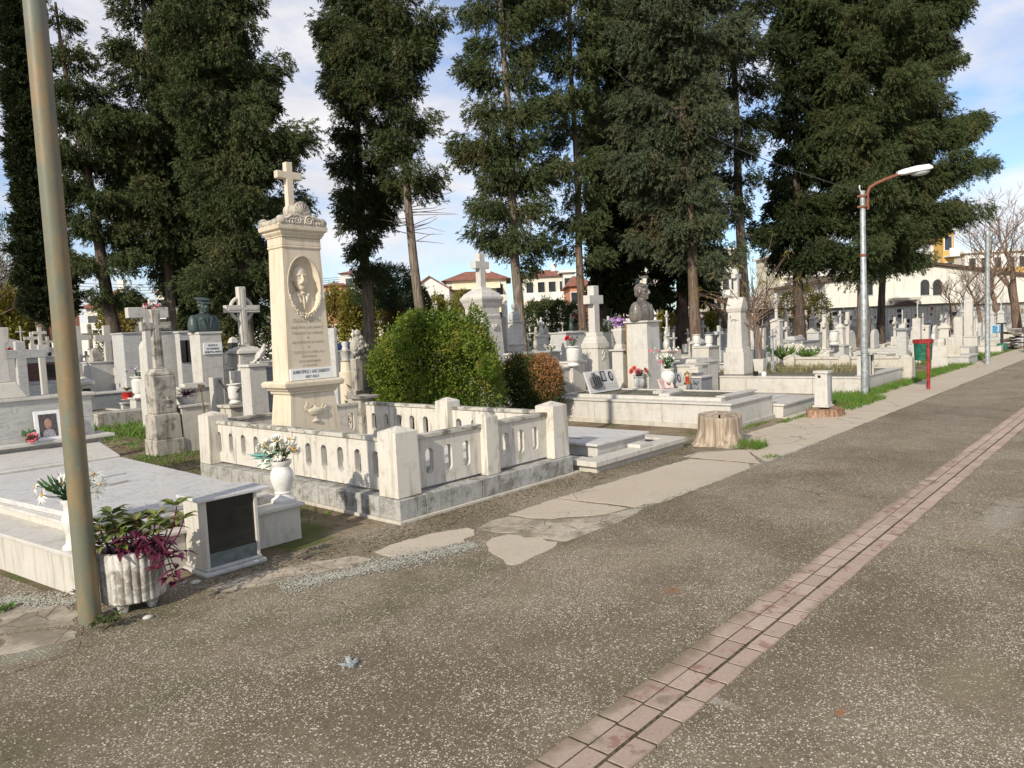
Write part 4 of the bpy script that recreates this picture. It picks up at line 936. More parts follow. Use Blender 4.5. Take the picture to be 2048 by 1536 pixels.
# ------------------------------------------------------------------ small grave right of the balustrade
t_ = thing('marble_grave', 'low white marble slab grave bordered with dark gravel', 'grave', (0, 0, 0))
ring(MB(), 6.46, 8.40, 4.66, 8.0, .2, 0, .075).build('concrete_base', M_conc, t_, bevel=.004)
ring(MB(), 6.40, 8.42, 4.62, 8.05, .235, .075, .135).build('kerb', M_whited, t_, bevel=.006)
MB().box(6.66, 8.18, 4.86, 7.8, 0, .10).build('gravel_bed', M_gravel, t_)
MB().box(6.82, 7.86, 4.90, 7.75, .101, .23).build('slab_base', M_white, t_, bevel=.005)
MB().box(6.77, 7.91, 4.87, 7.78, .23, .262).build('top_slab', M_slab, t_, bevel=.007)
MB().box(7.02, 7.07, 5.3, 6.2, .2625, .2665).build('dark_inlay', simple('grey brown inlay', (.20, .18, .16)), t_)
tb = MB().box(-.13, .13, -.09, .09, 0, .045).build('loose_tablet', M_white, None, bevel=.006); tb.location = (7.5, 4.76, .136); tag(tb, 'loose marble tablet lying on the kerb left of the stump', 'tablet')

# ------------------------------------------------------------------ tall tree stump
t_ = thing('tree_stump', 'tall stripped tree stump beside the path slabs', 'stump', (float(G(1440, 889)[0]), float(G(1440, 889)[1]), 0))
mb = MB(); n = 90; rs = random.Random(4); ph = [rs.uniform(0, 6.28) for _ in range(8)]
def stumpr(a, z, r0=.232, fl=.085):
    r = r0+fl*math.exp(-z/.09)*(1+.55*math.sin(a*3+ph[0])+.3*math.sin(a*5+ph[1]))
    r += .012*math.sin(a*7+ph[2])+.008*math.sin(a*13+ph[3]+z*6)+.004*math.sin(a*31+ph[4]+z*5)+.03*math.cos(a*2+ph[5])
    return r
zs = [0, .02, .05, .09, .13, .18, .24, .3, .35, .385]
vs = []; fs = []
for z in zs:
    for k in range(n):
        a = 2*math.pi*k/n; r = stumpr(a, z); zt2 = z*(1+.07*math.sin(a+1)) if z > .2 else z; vs.append((r*math.cos(a), r*math.sin(a), zt2))
for sc, dz in ((.96, .012), (.75, -.005), (.4, -.02), (.05, -.02)):
    for k in range(n):
        a = 2*math.pi*k/n; r = stumpr(a, .385)*sc; vs.append((r*math.cos(a), r*math.sin(a), .385*(1+.07*math.sin(a+1))+dz))
for j in range(len(zs)+3):
    for k in range(n): fs.append((j*n+k, j*n+(k+1) % n, (j+1)*n+(k+1) % n, (j+1)*n+k))
mb.add(vs, fs); mb.build('trunk_base', M_stump, t_, smooth=True)
t_ = thing('tree_stump', 'low flat reddish stump under the small white grave lamp box', 'stump', (12.15, 4.16, 0))
mb = MB(); vs = []; fs = []; zs = [0, .04, .09, .12]
for z in zs:
    for k in range(n):
        a = 2*math.pi*k/n; r = .30+.05*math.sin(a*3)+.02*math.sin(a*9+z*30)+.04*math.exp(-z/.04); vs.append((r*math.cos(a)*1.25, r*math.sin(a)*.8, z))
for k in range(n):
    a = 2*math.pi*k/n; vs.append((.1*math.cos(a), .1*math.sin(a), .115))
for j in range(len(zs)):
    for k in range(n): fs.append((j*n+k, j*n+(k+1) % n, (j+1)*n+(k+1) % n, (j+1)*n+k))
mb.add(vs, fs).build('trunk_base', bark('reddish stump wood', (.16, .085, .05), (.42, .28, .19), .2), t_, smooth=True)
def lampbox(label, x, y, z, w, h, taper=1.0, mat=M_white, hole=True, group=None):
    t_ = thing('grave_lamp_box', label, 'lamp box', (x, y, z), group=group)
    MB().cbox(0, 0, w*1.25, w*1.25, 0, h*.05).build('foot', mat, t_, bevel=.006)
    MB().stack(0, 0, [(h*.05, w*1.02), (h*.93, w*taper)]).build('box', mat, t_, bevel=.004)
    MB().cbox(0, 0, w*1.12, w*1.12, h*.93, h).build('lid', mat, t_, bevel=.004)
    MB().box(w*.05+w*.0, w*.4, -w*.53, -w*.45, h*.16, h*.84).build('door', M_dgrey, t_)
    if hole: MB().box(-w*.545, -w*.50, -.0, .045, h*.82, h*.88).build('vent', M_black, t_)
    return t_
lampbox('small white marble lamp box on the low reddish stump', 12.32, 4.24, .12, .215, .60, .9)

# ------------------------------------------------------------------ bust grave
BX0, BX1, BY0, BY1, BZ = 9.98, 11.50, 4.76, 8.3, .40
t_ = thing('raised_grave', 'raised white marble grave with gravel bed below the glasses-wearing bust', 'grave', (0, 0, 0))
MB().box(BX0-.03, BX1+.02, BY0-.03, BY1, 0, .07).build('footing', M_conc, t_, bevel=.006)
mb = MB(); mb.box(BX0, BX0+.03, BY0, 5.9, .07, BZ-.03); mb.box(BX0, BX0+.03, 5.906, 7.2, .07, BZ-.03); mb.box(BX0, BX0+.03, 7.206, BY1, .07, BZ-.03)
mb.box(BX0+.03, BX1, BY0, BY0+.03, .07, BZ-.03); mb.box(BX1-.03, BX1, BY0+.03, BY1, .07, BZ-.03); mb.build('side_slabs', M_white, t_, bevel=.003)
ring(MB(), BX0-.03, BX1+.03, BY0-.03, BY1+.02, .34, BZ-.03, BZ).build('coping', M_white, t_, bevel=.005)
ring(MB(), BX0+.2, BX1-.12, BY0+.24, BY1-.3, .10, BZ, BZ+.055).build('inner_kerb', M_white, t_, bevel=.005)
MB().box(BX0+.3, BX1-.22, BY0+.3, BY1-.35, .1, BZ+.035).build('gravel', M_gravelb, t_)
tb = MB().box(BX0+.25, BX1-.1, BY0+.2, BY0+.35, BZ+.056, BZ+.08).build('cover_strip', M_white, t_, bevel=.004)
for i, (x, y, s_, r_, nm) in enumerate(((10.62, 6.1, .34, .2, 'long marble tablet lying on the gravel of the bust grave'), (10.95, 6.35, .3, -.1, 'second marble tablet lying behind the long one on the gravel'))):
    tb = MB().box(-s_, s_, -.09, .09, 0, .05).build('loose_tablet', M_whited, None, bevel=.005); tb.location = (x, y, BZ+.036+.0*i); tb.rotation_euler = (0, 0, r_); tag(tb, nm, 'tablet')
# bust pedestal: visible base corner near (1298, 775)
bp = G(1298, 775, .44); dB = dep(bp); top = float(D(1290, 641, dB)[2])
w_ = 72*dB/CF/1.41
bcx, bcy = float(bp[0])+w_/2*1.0, float(bp[1])+w_/2
t_ = thing('bust_pedestal', 'white marble pedestal carrying the bronze bust of a man in glasses', 'pedestal', (bcx, bcy, 0))
MB().stack(0, 0, [(.10, w_), (top-.035, w_*.93)]).build('shaft', M_white, t_, bevel=.004)
MB().cbox(0, 0, w_*1.13, w_*1.13, top-.034, top).build('cap', M_white, t_, bevel=.006)
MB().box(-w_/2-.003, -w_/2+.03, w_*.47, w_*.505, .2, top-.04).build('joint_strip', M_gold, t_)
k_ = 76*dB/CF/.555
t_ = thing('portrait_bust', 'brown bronze bust of a bespectacled man on the white pedestal', 'bust', (bcx, bcy+.0, top), rad(4))
bb = blob('figure', bust_mb(k_, 1.05, hair=True), M_brown, t_, .009, 2, True); bb.location = (0, 0, .0)
mb = MB(); hz = .31*k_
for s_ in (-1, 1): mb.tube([(s_*.033*k_+.022*k_*math.cos(a), -.112*k_, hz+.122*k_+.017*k_*math.sin(a)) for a in [2*math.pi*i/14 for i in range(15)]], .0035, 6); mb.tube([(s_*.055*k_, -.11*k_, hz+.125*k_), (s_*.086*k_, 0, hz+.122*k_)], .003, 5)
mb.build('glasses', M_brown, t_, smooth=True)
# box with vase of red flowers at the far left corner, sloping plaque, vases
bx = G(1148, 790, .40)
t_ = thing('marble_box', 'grey white marble box left of the sloping photo plaque', 'block', (10.25+.25, 8.42, 0))
hz = float(D(1148, 733, dep((10.5, 8.4, .7)))[2])
MB().cbox(0, 0, .40, .42, .0, hz-.02).build('body', M_white, t_, bevel=.004); MB().cbox(0, 0, .46, .48, hz-.02, hz+.012).build('lid', M_white, t_, bevel=.004)
vb = D(1147, 731, dep((10.5, 8.35, hz)))
vase('tall white vase with red flowers on the marble box', (float(vb[0]), float(vb[1]), hz+.012), .37, 'cyl')
bouquet('red carnation and sparse twigs in the tall white vase', (float(vb[0]), float(vb[1]), hz+.37), [(-.10, 0, .16, .06, 'rose', M_redf), (-.03, 0, .13, .045, 'rose', M_pinkf), (.07, 0, .05, .015, 'puff', M_pinkf), (.10, 0, .1, .015, 'puff', M_pinkf), (.05, 0, .14, .015, 'puff', M_pinkf), (.02, 0, .2, .015, 'puff', M_pinkf)], 60, .10, .2, M_flleaf, 13, leafL=.07, leafW=.02)
# sloping plaque
pa, pb = G(1186, 790, .44), G(1252, 778, .44)
dx_, dy_ = float(pb[0]-pa[0]), float(pb[1]-pa[1]); Lp = .86; 
t_ = thing('sloping_plaque', 'sloping marble plaque with metal lantern and two photo medallions', 'plaque', (float(pa[0])+.06, float(pa[1])+.1, BZ+.05), rad(-2))
pl = MB().box(0, Lp, -.015, .015, 0, .40).build('slab', M_slab, t_, bevel=.004); pl.rotation_euler = (rad(-20), 0, 0)
mb = MB(); mb.xprism([(.10, .08), (.32, .08), (.34, .11), (.34, .26), (.30, .29), (.24, .31), (.18, .31), (.12, .29), (.08, .26), (.08, .11)], -.075, -.016); mb.box(.17, .25, -.05, -.02, .31, .36)
la = mb.build('lantern', M_pewter, pl, bevel=.006); mb = MB()
for i in range(4): mb.box(.11+i*.055, .125+i*.055, -.082, -.076, .1, .27)
mb.build('lantern_bars', M_blk, la)
MB().box(.42, .55, -.028, -.016, .19, .38).build('photo_frame', M_blk, pl, bevel=.003); MB().box(.445, .525, -.031, -.029, .21, .36).build('photo', M_photow, pl)
MB().ell((.71, -.02, .27), (.065, .012, .095), 20, 8).build('oval_frame', M_blk, pl, smooth=True); MB().ell((.71, -.029, .27), (.038, .006, .062), 16, 8).build('oval_photo', M_photow, pl, smooth=True)
MB().box(.38, .84, -.0165, -.0155, .03, .16).build('inscription', M_letz, pl)
def put(px, py, z, d=None):
    p = G(px, py, z); return (float(p[0]), float(p[1]), z)
v_ = put(1279, 777, BZ+.036)
vase('round white pot vase with coral roses before the bust pedestal', v_, .235, 'pot')
bouquet('coral pink roses in the round pot before the pedestal', (v_[0], v_[1], v_[2]+.21), [(-.14, 0, .12, .065, 'rose', M_coral), (-.09, .02, .17, .06, 'rose', M_coral), (-.02, -.04, .11, .07, 'rose', M_pinkf), (.13, 0, .12, .065, 'rose', M_coral), (.06, 0, .08, .05, 'rose', M_whitef), (-.11, -.03, .04, .03, 'puff', M_whitef)], 60, .12, .14, M_flleaf, 21, leafL=.08, leafW=.03)
v_ = put(1336, 770, BZ+.1)
vase('tall white shouldered vase holding white blossom sprays', (v_[0], v_[1], v_[2]), .30, 'pot')
q = random.Random(9); bl = []
for k in range(54):
    a = q.uniform(-1, 1); z = q.uniform(.1, .5); bl.append((a*(.07+z*.48)*(1 if a < 0 else .72), q.uniform(-.08, .08), z*(1-.25*abs(a)), q.uniform(.035, .055), 'puff', M_whitef if q.random() < .8 else M_pinkf))
bouquet('spreading spray of white blossoms in the tall shouldered vase', (v_[0], v_[1], v_[2]+.28), bl, 150, .13, .22, M_flleaf, 22, leafL=.12, leafW=.018, merge=True)
v_ = put(1330, 777, BZ+.05)
t_ = thing('marble_book', 'pink tinted open marble book with small oval photo', 'plaque', v_, rad(-14))
for s_, rz in ((-1, rad(20)), (1, rad(-20))):
    b = MB().box(min(0, s_*.17), max(0, s_*.17), -.012, .012, 0, .185).build('page', M_heart, t_, bevel=.004); b.rotation_euler = (rad(-18), 0, rz)
    if s_ == 1: MB().ell((.085, -.014, .1), (.04, .006, .05), 14, 6).build('oval_photo', M_photo, b, smooth=True); MB().ell((.085, -.019, .1), (.02, .004, .028), 10, 6).build('oval_print', M_skin, b, smooth=True)
v_ = put(1360, 772, BZ+.06)
t_ = thing('photo_plaque', 'grey marble plaque with dark oval photo behind the open book', 'plaque', v_, rad(-10))
b = MB().box(-.10, .10, -.012, .012, 0, .25).build('slab', M_grey, t_, bevel=.004); b.rotation_euler = (rad(-12), 0, 0)
MB().ell((0, -.014, .14), (.055, .008, .08), 16, 6).build('oval_frame', M_blk, b, smooth=True); MB().ell((0, -.021, .14), (.034, .005, .055), 12, 6).build('oval_photo', M_photow, b, smooth=True)
v_ = put(1375, 769, BZ+.05)
t_ = thing('candle_lantern', 'small golden candle lantern at the right end of the gravel bed', 'lantern', v_)
MB().lathe(0, 0, [(.07, 0), (.075, .02), (.06, .03)], 16).build('base', M_gold, t_, smooth=True)
mb = MB()
for k in range(6): a = k*math.pi/3; mb.tube([(.058*math.cos(a), .058*math.sin(a), .03), (.066*math.cos(a), .066*math.sin(a), .12), (.052*math.cos(a), .052*math.sin(a), .19)], .008, 6)
mb.build('cage', M_gold, t_, smooth=True); MB().lathe(0, 0, [(.062, .19), (.05, .215), (.015, .235), (.012, .26)], 16).build('lid', M_gold, t_, smooth=True); MB().lathe(0, 0, [(.03, .03), (.03, .15)], 12).build('candle', M_redpot, t_, smooth=True)
# purple flower vase on its own block beyond
dP = 14.0
def at(px, py, d): p = D(px, py, d); return float(p[0]), float(p[1]), float(p[2])
x, y, zt3 = at(1241, 698, dP)
t_ = thing('marble_box', 'white marble block with thin lid under the lilac flower vase', 'block', (x, y, 0))
MB().cbox(0, 0, .24, .24, 0, zt3-.03).build('body', M_white, t_, bevel=.004); MB().cbox(0, 0, .33, .33, zt3-.03, zt3).build('lid', M_white, t_, bevel=.004)
t_ = thing('flower_vase', 'square white marble vase holding lilac flowers', 'vase', (x, y, zt3))
MB().stack(0, 0, [(0, .19), (.03, .18), (.10, .13), (.13, .13), (.33, .20), (.36, .20), (.40, .16), (.44, .18)]).build('body', M_white, t_, bevel=.006)
q = random.Random(2); bouquet('mound of lilac flowers in the square marble vase', (x, y, zt3+.42), [(q.gauss(0, .06), q.gauss(0, .05), q.uniform(.0, .17), .05, 'puff', M_purf) for _ in range(60)], 12, .05, .05, M_flleaf, 31, merge=True)
q = random.Random(4); x, y, z = at(1212, 664, 14.6)
bouquet('loose white blossoms between cross and lilac vase', (x, y, z), [(q.uniform(-.05, .12), q.gauss(0, .05), q.uniform(.0, .27), .04, 'puff', M_whitef) for _ in range(30)], 90, .18, .15, M_dullg, 32, merge=True, leafL=.15, leafW=.02)
t_ = thing('marble_box', 'pale marble block the loose white blossoms stand on', 'block', (x, y, 0)); MB().cbox(0, 0, .22, .22, 0, z-.02).build('body', M_whited, t_, bevel=.004)

# ------------------------------------------------------------------ low step grave
t_ = thing('step_grave', 'low white marble step grave between the bust grave and the lamp box', 'grave', (0, 0, 0))
x0, y0 = 11.53, 4.58
MB().box(x0+.03, 13.0, y0+.03, 8.0, 0, .20).build('body', M_white, t_, bevel=.004); MB().box(x0, 13.03, y0, 8.0, .20, .235).build('coping', M_white, t_, bevel=.005)
MB().box(x0+.25, 12.8, y0+.45, 7.8, .235, .27).build('inner_slab', M_slab, t_, bevel=.005)
MB().box(x0-.05, 13.05, 4.44, y0, 0, .03).build('footing', M_conc, t_, bevel=.004)

# ------------------------------------------------------------------ obelisk grave
OX = 15.5; OX1 = 18.6
zO = .36
t_ = thing('raised_grave', 'long white marble walled grave bed with the cross obelisk', 'grave', (0, 0, 0))
mb = MB()
for a, b in ((4.6, 5.55), (5.556, 7.0), (7.006, 8.5)): mb.box(OX, OX+.05, a, b, 0, zO-.03)
mb.box(OX+.05, OX1, 4.6, 4.65, 0, zO-.03); mb.box(OX1-.05, OX1, 4.65, 8.5, 0, zO-.03); mb.box(OX+.05, OX1-.05, 8.45, 8.5, 0, zO-.03); mb.build('side_slabs', M_white, t_, bevel=.004)
ring(MB(), OX-.02, OX1+.02, 4.58, 8.52, .24, zO-.03, zO).build('coping', M_white, t_, bevel=.005)
MB().box(OX+.2, OX1-.2, 4.8, 8.3, .1, zO-.012).build('gravel', M_gravelb, t_)
def gable_obelisk(label, px0, px1, d, yb_, ys, yc, ytop, lowpx=None, cw=25, mat=M_white, zbase=0.0, lowh=None):
    """square tapering shaft under a gabled cap with a cross"""
    xm_ = (px0+px1)/2; w = (px1-px0)*d/CF/1.41; x, y, _ = at(xm_, (yb_+ys)/2, d)
    z = lambda py: at(xm_, py, d)[2]
    t_ = thing('obelisk_monument', label, 'monument', (x, y, 0))
    zb_ = z(yb_)
    if lowh: MB().cbox(0, 0, w*1.42, w*1.42, zbase, zb_).build('base_block', mat, t_, bevel=.006)
    h_ = z(ys)-zb_
    MB().stack(0, 0, [(zb_, w*1.22), (zb_+h_*.12, w*1.18)]).build('lower_moulding', mat, t_, bevel=.006)
    MB().stack(0, 0, [(zb_+h_*.12, w*1.06), (zb_+h_, w*.88)]).build('shaft', mat, t_, bevel=.005)
    MB().stack(0, 0, [(z(ys), w*.96), (z(ys)+.05, w*1.04), (z(ys)+.09, w*1.08)]).build('cornice', mat, t_, bevel=.005)
    g = z(yc)-z(ys)-.09; a = w*.54
    mb = MB().xprism([(-a, z(ys)+.09), (a, z(ys)+.09), (a*.25, z(yc)), (-a*.25, z(yc))], -a, a); mb.build('gable_cap', mat, t_, bevel=.005)
    H = z(ytop)-z(yc); MB().cross(0, 0, z(yc), H, H*.46, H*.16, H*.15, .74).build('cross', mat, t_, bevel=.005)
    z_a, z_b = zb_+h_*.30, zb_+h_*.86; yf_ = lambda q: -(w*1.06+(w*.88-w*1.06)*((q-zb_-h_*.12)/(h_*.88)))/2-.002
    MB().add([(-w*.32, yf_(z_a), z_a), (w*.32, yf_(z_a), z_a), (w*.32, yf_(z_b), z_b), (-w*.32, yf_(z_b), z_b)], [(0, 1, 2, 3)]).build('inscription', M_letz, t_)
    return t_
gable_obelisk('white marble obelisk with gabled cap and cross on the long grave bed', 1454, 1496, dep((16.3, 7.6, .5)), 704, 624, 595, 538, lowh=True, zbase=.35)
vx = at(1500, 752, dep((15.9, 7.2, .4)))
t_ = thing('small_pot', 'small dark pot on the coping near the obelisk base', 'pot', (15.66, 6.85, zO)); MB().lathe(0, 0, [(.045, 0), (.06, .09), (.062, .10)], 14).build('body', M_blk, t_, smooth=True)
t_ = thing('small_pot', 'round white candle jar next to the small dark pot', 'pot', (15.66, 6.66, zO)); MB().lathe(0, 0, [(.05, 0), (.06, .04), (.05, .09), (.03, .10)], 14).build('body', M_white_c, t_, smooth=True)
# tall lantern cabinet on that grave by the lamp post
xx, yy, _ = at(1731, 730, dep((16.0, 4.85, .6)))
zt3 = at(1731, 706, dep((xx, yy, .8)))[2]
t_ = thing('grave_lantern_cabinet', 'white marble lantern cabinet behind the grey lamp post', 'cabinet', (xx, yy, zO))
hh = zt3-zO; MB().box(-.13, -.10, -.13, .13, 0, hh-.03).build('side_panel', M_white, t_, bevel=.003); MB().box(.10, .13, -.13, .13, 0, hh-.03).build('side_panel', M_white, t_, bevel=.003)
MB().box(-.10, .10, -.10, -.09, 0.0, hh-.03).build('glass_pane', M_black, t_); MB().box(-.10, .10, .1, .13, 0.0, hh-.03).build('back_panel', M_white, t_); MB().cbox(0, 0, .36, .36, hh-.03, hh).build('lid', M_grey, t_, bevel=.004)

# ------------------------------------------------------------------ lamp post
LX, LY = 15.15, 4.42
t_ = thing('lamp_post', 'grey steel lamp post with rusty arm and white lamp head', 'street lamp', (LX, LY, 0))
zt = 3.98
MB().lathe(0, 0, [(.066, 0), (.065, 1.4), (.063, 2.2), (.054, 2.22), (.048, zt)], 20).build('pole', M_galv, t_, smooth=True)
MB().lathe(0, 0, [(.066, 1.40), (.070, 1.44), (.066, 1.48)], 20).build('joint_ring', M_galv, t_, smooth=True)
MB().lathe(0, 0, [(.053, 2.72), (.056, 2.75), (.053, 2.78)], 20).build('rust_band', M_rust, t_, smooth=True)
e1 = D(1800, 348, 13.9); dv = Vector(map(float, e1))-Vector((LX, LY, 0)); hv = Vector((dv.x, dv.y, 0)).normalized(); dl = Vector((dv.x, dv.y, 0)).length
pts = [hv*.09+Vector((0, 0, 3.62)), hv*.09+Vector((0, 0, 3.93)), hv*.13+Vector((0, 0, 4.03)), hv*.24+Vector((0, 0, 4.10)), hv*.42+Vector((0, 0, 4.17)), hv*dl+Vector((0, 0, dv.z))]
MB().tube(pts, .030, 10).build('arm', M_rust, t_, smooth=True)
MB().cbox(.03, .0, .2, .16, 3.66, 3.70).build('clamp', M_rust, t_, bevel=.004); MB().cbox(.03, .0, .2, .16, 3.86, 3.90).build('clamp', M_rust, t_, bevel=.004)
MB().tube([(-.04, 0, 3.92), (-.12, .02, 4.02), (-.07, .03, 4.08)], .012, 6).build('insulator', M_lampw, t_, smooth=True)
hd = bpy.data.objects.new('lamp_head', None); 
ang = math.atan2(hv.y, hv.x)
mb = MB(); L_ = .62
def sec(s_, w, h0, h1, q=.95):
    s_, w, h0, h1 = s_*q, w*q, h0*q, h1*q
    return [(s_, -w, h0), (s_, w, h0), (s_, w*.82, h1), (s_, -w*.82, h1)]
def sec_old(s_, w, h0, h1): return [(s_, -w, h0), (s_, w, h0), (s_, w*.82, h1), (s_, -w*.82, h1)]
secs = [sec(0, .06, -.02, .05), sec(.12, .10, -.03, .07), sec(.35, .13, -.03, .085), sec(.58, .13, -.03, .075), sec(.66, .09, -.02, .03)]
for s_ in secs: mb.v += s_
for j in range(4):
    for k in range(4): mb.f.append((j*4+k, j*4+(k+1) % 4, (j+1)*4+(k+1) % 4, (j+1)*4+k))
mb.f += [(3, 2, 1, 0), (16, 17, 18, 19)]
ho = mb.build('lamp_head', M_lampw, t_, bevel=.008); ho.location = pts[-1]-hv*.05; ho.rotation_euler = (0, -rad(7), ang)
mb = MB(); mb.ell((.42, 0, -.045), (.18, .10, .06), 16, 8); mb.build('lens', M_lens, ho, smooth=True)

# ------------------------------------------------------------------ bin on red post
bx_, by_ = float(G(1857, 779)[0]), float(G(1857, 779)[1])
t_ = thing('litter_bin', 'green litter bin with red rim on a red post by the path', 'bin', (bx_, by_, 0))
MB().lathe(0, 0, [(.032, 0), (.032, .98)], 14).build('post', M_red, t_, smooth=True)
ofs = hv*0; vv = np.array([cf[0], cf[1]])/np.hypot(cf[0], cf[1])*.19
MB().lathe(vv[0], vv[1], [(.13, .60), (.16, .61), (.178, .98), (.174, .985), (.155, .64), (.1, .62)], 28).build('bucket', M_green, t_, smooth=True)
MB().lathe(vv[0], vv[1], [(.180, .955), (.193, .96), (.196, 1.03), (.188, 1.04), (.180, 1.035), (.177, .96)], 28).build('rim', M_red, t_, smooth=True)
# far steel post
bx_, by_ = float(G(1975, 728)[0]), float(G(1975, 728)[1])
t_ = thing('steel_post', 'plain grey steel post further along the path', 'pole', (bx_, by_, 0))
MB().lathe(0, 0, [(.070, 0), (.066, 1.5), (.058, 3.7), (.060, 3.72)], 18).build('shaft', M_galv, t_, smooth=True); MB().lathe(0, 0, [(.068, 3.72), (.075, 3.78), (.06, 3.86), (.03, 3.88)], 18).build('cap', M_galv, t_, smooth=True)
# number sign, post, pallets
d27 = 27.5
x, y, z = at(1993, 658, d27)
t_ = thing('number_sign', 'blue sign with a white 3 hanging on a dark post', 'sign', (x, y, 0), rad(-30))
bd = MB().box(-.20, .20, -.01, .01, z-.14, z+.14).build('board', M_blue, t_)
MB().box(-.22, .22, .012, .02, z-.16, z+.16).build('rim', M_paper, t_)
text(bd, "3", .30, (.06, -.012, z), M_paper, name='number')
MB().tube([(.30, .02, 0), (.30, .02, z+.2)], .05, 8).build('post', M_iron, t_); MB().box(.05, .52, 0, .04, z+.17, z+.22).build('crossbar', M_iron, t_)
x, y, z = at(2028, 690, 28.5)
t_ = thing('pallet_pile', 'pile of old dark wooden boards and pallets at the right edge', 'boards', (x, y, 0))
rg = random.Random(6)
for k in range(11):
    b = MB().box(-.5, .5, -.09, .09, 0, .045).build('board', M_wood if k % 3 else M_iron, t_, bevel=.004); b.location = (rg.uniform(-.2, .2), rg.uniform(-.3, .3), .07*k+.02); b.rotation_euler = (rg.uniform(-.08, .08), rg.uniform(-.1, .1), rg.uniform(-.5, .5))
x, y, z = at(2004, 703, 27)
t_ = thing('crate', 'open green plastic crate at the foot of the number sign', 'crate', (x, y, .06)); mb = MB()
ring(mb, -.2, .2, -.14, .14, .02, .02, .26).build('sides', M_green, t_); MB().box(-.2, .2, -.14, .14, 0, .02).build('bottom', M_green, t_)
x, y, z = at(2052, 690, 26); t_ = thing('short_post', 'short dark bollard post at the right edge', 'post', (x, y, 0)); MB().fr(0, 0, 0, .86, .13, .13, .12, .12).build('shaft', M_iron, t_, bevel=.01)
# ------------------------------------------------------------------ graves and monuments further back
def zt_(px, py, d): return at(px, py, d)[2]
def gcross(label, px, ytop, ybot, armpx, d, mat, t=None, zf=.7, basew=None, ybase=None, name='stone_cross', ax='x', inset=False, dep_=None, group=None):
    """cross whose foot is at pixel row ybot; optional pedestal down to the ground"""
    x, y, zb_ = at(px, ybot, d); z1 = zt_(px, ytop, d); H = z1-zb_; arm = armpx*d/CF/.74; t = t or arm*.24
    t_ = thing(name, label, 'cross', (x, y, 0), group=group)
    c = MB().cross(0, 0, zb_, H, arm, t, dep_ or t*.8, zf, ax=ax).build('cross', mat, t_, bevel=min(.008, t*.08))
    if inset: 
        e = t*.22; MB().cross(0, -(dep_ or t*.8)/2-.002, zb_+e, H-2*e, arm-2*e, t-2*e, .006, zf, ax=ax).build('sunk_panel', MAT['old lichened stone'], c)
    if basew:
        w = basew*d/CF/1.41; MB().stack(0, 0, [(0, w*1.06), (max(0, zb_-.10), w), (zb_-.09, w*1.12), (zb_-.05, w*1.12), (zb_, t*1.7)]).build('pedestal', mat, t_, bevel=.006)
    else: MB().cbox(0, 0, t*1.8, t*1.8, 0, zb_).build('pedestal', mat, t_, bevel=.006)
    return t_
def tomb(label, x0, x1, ytop, d, mat, ratio=1.0, z0=0.0, name='marble_tomb', lid=True, slab=None, group=None, lmat=None, over=.03):
    """box tomb; ratio = length along the path / length across"""
    xm_ = (x0+x1)/2; x, y, z = at(xm_, ytop, d); W_ = (x1-x0)*d/CF; b = W_/(.67*ratio+.74); a = b*ratio
    t_ = thing(name, label, 'tomb', (x, y, 0), group=group)
    h = .035 if lid else 0
    MB().cbox(0, 0, a, b, z0, z-h).build('body', mat, t_, bevel=.004)
    if lid: MB().cbox(0, 0, a+2*over, b+2*over, z-h, z).build('lid', lmat or mat, t_, bevel=.005)
    if slab: MB().cbox(0, 0, a*.7, b*.7, z, z+slab).build('slab', mat, t_, bevel=.004)
    t_['_dim'] = (a, b, z); return t_
def stele(label, x0, x1, ytop, d, mat, shape='flat', th=.12, z0=0.0, name='headstone', ax='x', group=None, fac=.72):
    xm_ = (x0+x1)/2; x, y, z = at(xm_, ytop, d); w = max(.05, (x1-x0)*d/CF/fac-th*.6)
    t_ = thing(name, label, 'headstone', (x, y, 0), group=group)
    if shape == 'round':
        r = w/2; P = [(-r, z0), (r, z0), (r*1.0, z-r*.75)]+[(r*math.cos(a), z-r*.75+r*.75*math.sin(a)) for a in [math.pi*k/12 for k in range(1, 12)]]+[(-r, z-r*.75)]
    elif shape == 'gable': P = [(-w/2, z0), (w/2, z0), (w/2, z-w*.3), (0, z), (-w/2, z-w*.3)]
    elif shape == 'slant': P = [(-w/2, z0), (w/2, z0), (w/2, z-w*.25), (-w/2, z)]
    else: P = [(-w/2, z0), (w/2, z0), (w/2, z), (-w/2, z)]
    mb = MB(); (mb.xprism if ax == 'x' else mb.yprism)(P, -th/2, th/2); mb.build('slab', mat, t_, bevel=.006)
    return t_
def pillar(label, px, ytop, d, w, mat, cap=True, name='stone_pillar', z0=0, group=None, pyr=False):
    x, y, z = at(px, ytop, d); t_ = thing(name, label, 'pillar', (x, y, 0), group=group)
    MB().stack(0, 0, [(z0, w*1.05), (z-.04, w)]).build('shaft', mat, t_, bevel=.005)
    if pyr: MB().stack(0, 0, [(z-.04, w), (z+.02, .02)]).build('cap', mat, t_)
    elif cap: MB().cbox(0, 0, w*1.22, w*1.22, z-.04, z).build('cap', mat, t_, bevel=.005)
    return t_
def lettering(root, w, z0, n, yfront, mat=None, seed=1, h=.022, gap=.045):
    return MB().box(-w/2, w/2, yfront-.003, yfront+.002, z0-n*gap, z0+h).build('inscription', mat or M_letz, root)
